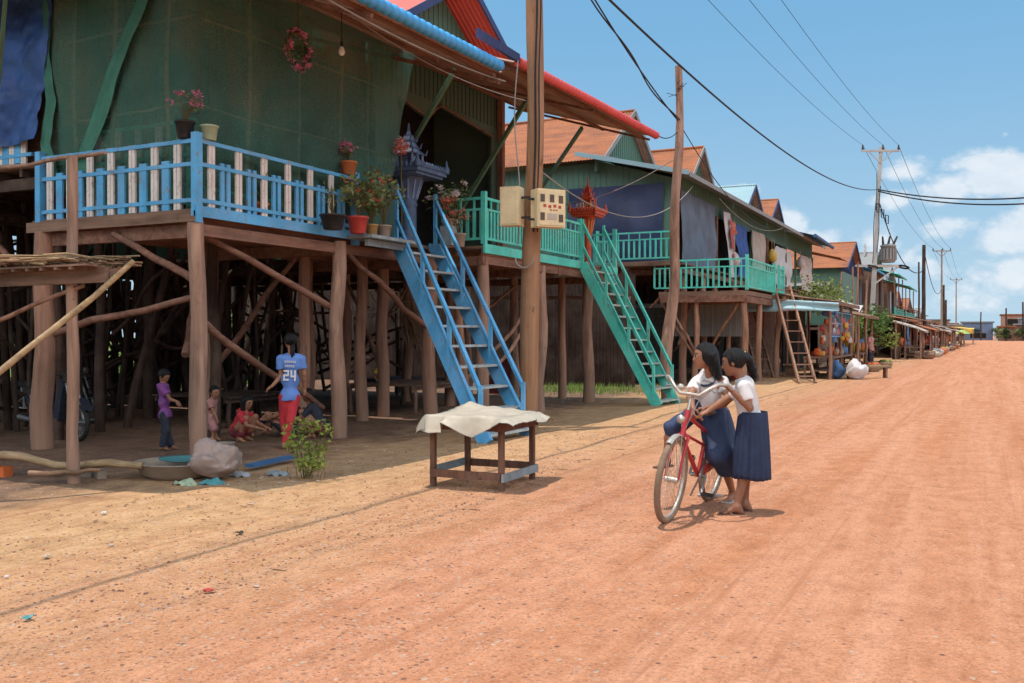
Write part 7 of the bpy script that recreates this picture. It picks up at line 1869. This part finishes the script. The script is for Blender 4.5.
b = G(317, 436); squat('woman squatting in dark top and flowered skirt next to the front post', b, .98, (-.85, -.45, 0), .13, {'kind': 'bun', 'front': .3}, {'shirt': ('darkpant', .6, -.04, 'none'), 'pants': ('maroon', 1.85, .03)}, 'skin2', V((-.8, -.55, -.1)), .16)
wm = [o for o in bpy.data.objects if o.get('label', '').startswith('woman squatting')][0]
mb = MB(b)
for i in range(40):
    a = rg_.uniform(-1, 1); mb.lathe([(.028, -.004), (.028, .004)], b + V((.10 + .07 * a, -.03 + .1 * rg_.uniform(-1, 1), .2 + .2 * rg_.random())) + FW * -.14, 7, rg_.randrange(2), R=FW.to_track_quat('Z', 'Y').to_matrix())
del mb
# person sitting behind the walker, legs stretched to the left
b = G(283, 437); f = V((-.95, -.1, 0)).normalized(); l = Z.cross(f)
person('person sitting on the ground with bare feet stretched out, half hidden by the walker', b, .92, f, b + V((.05, .1, .12)), b + V((.10, .12, .44)), b + V((.06, .12, .64)), V((-.8, .1, -.5)), .125,
    {1: (b + V((-.10, -.08, .34)), b + V((-.26, -.05, .28)), V((-1, 0, -.2)), V((0, 0, -1)), False), -1: (b + V((-.05, .28, .32)), b + V((-.24, .26, .26)), V((-1, 0, -.2)), V((0, 0, -1)), False)},
    {1: (b + V((-.28, -.02, .36)), b + V((-.58, -.06, .07)), V((-1, -.1, .1))), -1: (b + V((-.3, .22, .34)), b + V((-.56, .28, .07)), V((-1, .1, .1)))}, 'skin', {'kind': 'short', 'front': .35}, {'shirt': ('darkpant', .6, -.04, 'none'), 'pants': ('darkpant', 1.35, .02)}, .0085, .92, ns)
# child on the platform far under the porch
b = V((-11.55, 16.9, hgt(-11.55, 16.9) + .56)); f = V((.6, -.75, 0)).normalized(); l = Z.cross(f)
person('child in yellow shirt sitting on the platform deep under the blue stairs', b, .68, f, b + V((0, 0, .07)), b + V((.02, -.03, .30)), b + V((.03, -.05, .44)), f, .1,
    {q: (b + V((0, 0, .18)) + l * q * .15 + f * .05, b + V((0, 0, .08)) + l * q * .1 + f * .2, f - Z * .3, -Z, False) for q in (-1, 1)},
    {q: (b + V((0, 0, .06)) + l * q * .09 + f * .28, b + V((0, 0, -.22)) + l * q * .09 + f * .3, f) for q in (-1, 1)}, 'skin', {'kind': 'short', 'front': .3}, {'shirt': ('goods_y', .6, -.04, 'none'), 'pants': ('darkpant', .95, .01)}, .0095, .84, None)
# people at the far stalls
def stander(label, b, f, cl, sc=1.08, group='people at the far stalls'):
    b = V(b); f = V(f).normalized(); l = Z.cross(f); up = lambda z: b + V((0, 0, z * sc))
    return person(label, b, sc, f, up(.82), up(1.26), up(1.46), f, .15 * sc, {q: (up(1.02) + l * q * .2, up(.80) + l * q * .2 + f * .06, V((0, 0, -1)), l * -q, False) for q in (-1, 1)}, {q: (up(.45) + l * q * .08, up(.075) + l * q * .09, f) for q in (-1, 1)}, 'skin2', {'kind': 'short', 'front': .35}, cl, .014, 1.0, group)
stander('person in pink shirt standing by the stall posts', (-4.3, 42.5, 0), (.9, -.3, 0), {'shirt': ('pinkcl', .6, -.05, 'none'), 'pants': ('darkpant', 1.9, .01)})
stander('distant person in white shirt near the parked motorbikes', (-4.0, 92.0, 0), (.5, -.8, 0), {'shirt': ('cloth_w', .6, -.05, 'none'), 'pants': ('cloth_b', 1.9, .01)})
stander('distant person in blue shirt under the rusty roofed stall', (-4.2, 74.0, 0), (.9, -.1, 0), {'shirt': ('goods_b', .6, -.05, 'none'), 'pants': ('darkpant', 1.9, .01)})
stander('distant person in red shirt under the plank roofed stall', (-4.0, 83.0, 0), (.8, -.5, 0), {'shirt': ('redcl', .6, -.05, 'none'), 'pants': ('darkpant', 1.9, .01)})

# ================================================================ motorbikes
def motorbike(label, loc, rz, bodym):
    r = empty('motorbike', loc, rz, label, 'motorbike', 'parked motorbikes'); R = .28; dk_ = bodym in ('darkpant', 'rubber'); WB = 1.22
    for nm, y in (('rear_wheel', 0), ('front_wheel', WB)):
        w_ = empty(nm); w_.parent = r; c = V((0, y, R)); m = MB(); m.torus(c, (1, 0, 0), R - .035, .036, 40, 8); m.build('tyre', M['rubber'], w_)
        m = MB(); m.torus(c, (1, 0, 0), R - .075, .014, 32, 6); m.tube([c - V((.07, 0, 0)), c + V((.07, 0, 0))], .045, 10)
        for i in range(18): a = i / 18 * 6.283; m.tube([c, c + V((0, (R - .08) * math.cos(a), (R - .08) * math.sin(a)))], .004, 4)
        m.build('rim', M['metal'], w_)
    m = MB(); m.prism([(-.09, -.25, .62), (-.09, .35, .55), (-.09, .5, .42), (-.09, .15, .35), (-.09, -.1, .5)], (.18, 0, 0)); m.prism([(-.13, .72, .34), (-.13, .86, .30), (-.13, 1.0, .86), (-.13, .9, .95)], (.26, 0, 0)); m.beam((0, .35, .45), (0, .85, .36), .12, .1); m.build('body', M[bodym], r)
    m = MB(); m.beam((0, -.28, .73), (0, .42, .70), .22, .09); m.build('seat', M['rubber'], r)
    m = MB(); m.box((0, .38, .30), (.2, .34, .2)); m.tube([(.14, .35, .25), (.15, -.3, .3)], [.025, .045], 8); m.build('engine', M['metal'], r)
    m = MB()
    for x in (-.08, .08): m.tube([(x, WB, R), (x, WB - .2, .85)], .025, 8)
    m.beam((-.1, WB - .2, .85), (.1, WB - .2, .85), .05, .05); m.tube([(0, WB - .2, .85), (0, .96, .98)], .03, 8); m.build('fork', M['metal'], r)
    m = MB()
    for x in (-.08, .08): m.tube([(x, 0, R), (x, -.05, .65)], .025, 8)
    m.beam((-.1, -.05, .63), (.1, -.05, .63), .05, .05); m.build('shock_absorber', M['metal'], r)
    m = MB(); m.tube([(-.34, .84, 1.0), (-.2, .95, 1.0), (0, .98, .97), (.2, .95, 1.0), (.34, .84, 1.0)], .015, 8); m.box((0, 1.0, .96), (.22, .1, .14)); m.build('handlebar', M['rubber'], r)
    m = MB(); m.lathe([(.01, -.02), (.07, 0), (.06, .05)], (0, 1.06, .96), 12, R=Matrix.Rotation(-math.pi / 2, 3, 'X')); m.build('headlight', M['metal' if dk_ else 'goods_w'], r)
    m = MB(); m.sheet((-.07, WB - .2, .60), (.07, WB - .2, .60), (-.07, WB + .28, .48), (.07, WB + .28, .48), 4, 10, lambda u, v: .10 * math.sin(v * math.pi), .012); m.build('mudguard', M[bodym], r)
    return r
p = V((-13.4, 10.1, hgt(-13.4, 10.1))); motorbike('dark motorbike parked in the shade behind the wide front post', p, -1.75, 'darkpant')
p = V((-12.6, 9.6, 0)); motorbike('second dark motorbike deeper in the shade at far left', (-15.4, 11.4, hgt(-15.4, 11.4)), -1.2, 'rubber')
motorbike('motorbike parked at the roadside past the log heap', (-3.7, 86.0, 0), .4, 'goods_b')
motorbike('red motorbike parked beside the roadside motorbike', (-3.6, 88.5, 0), .9, 'redcl')
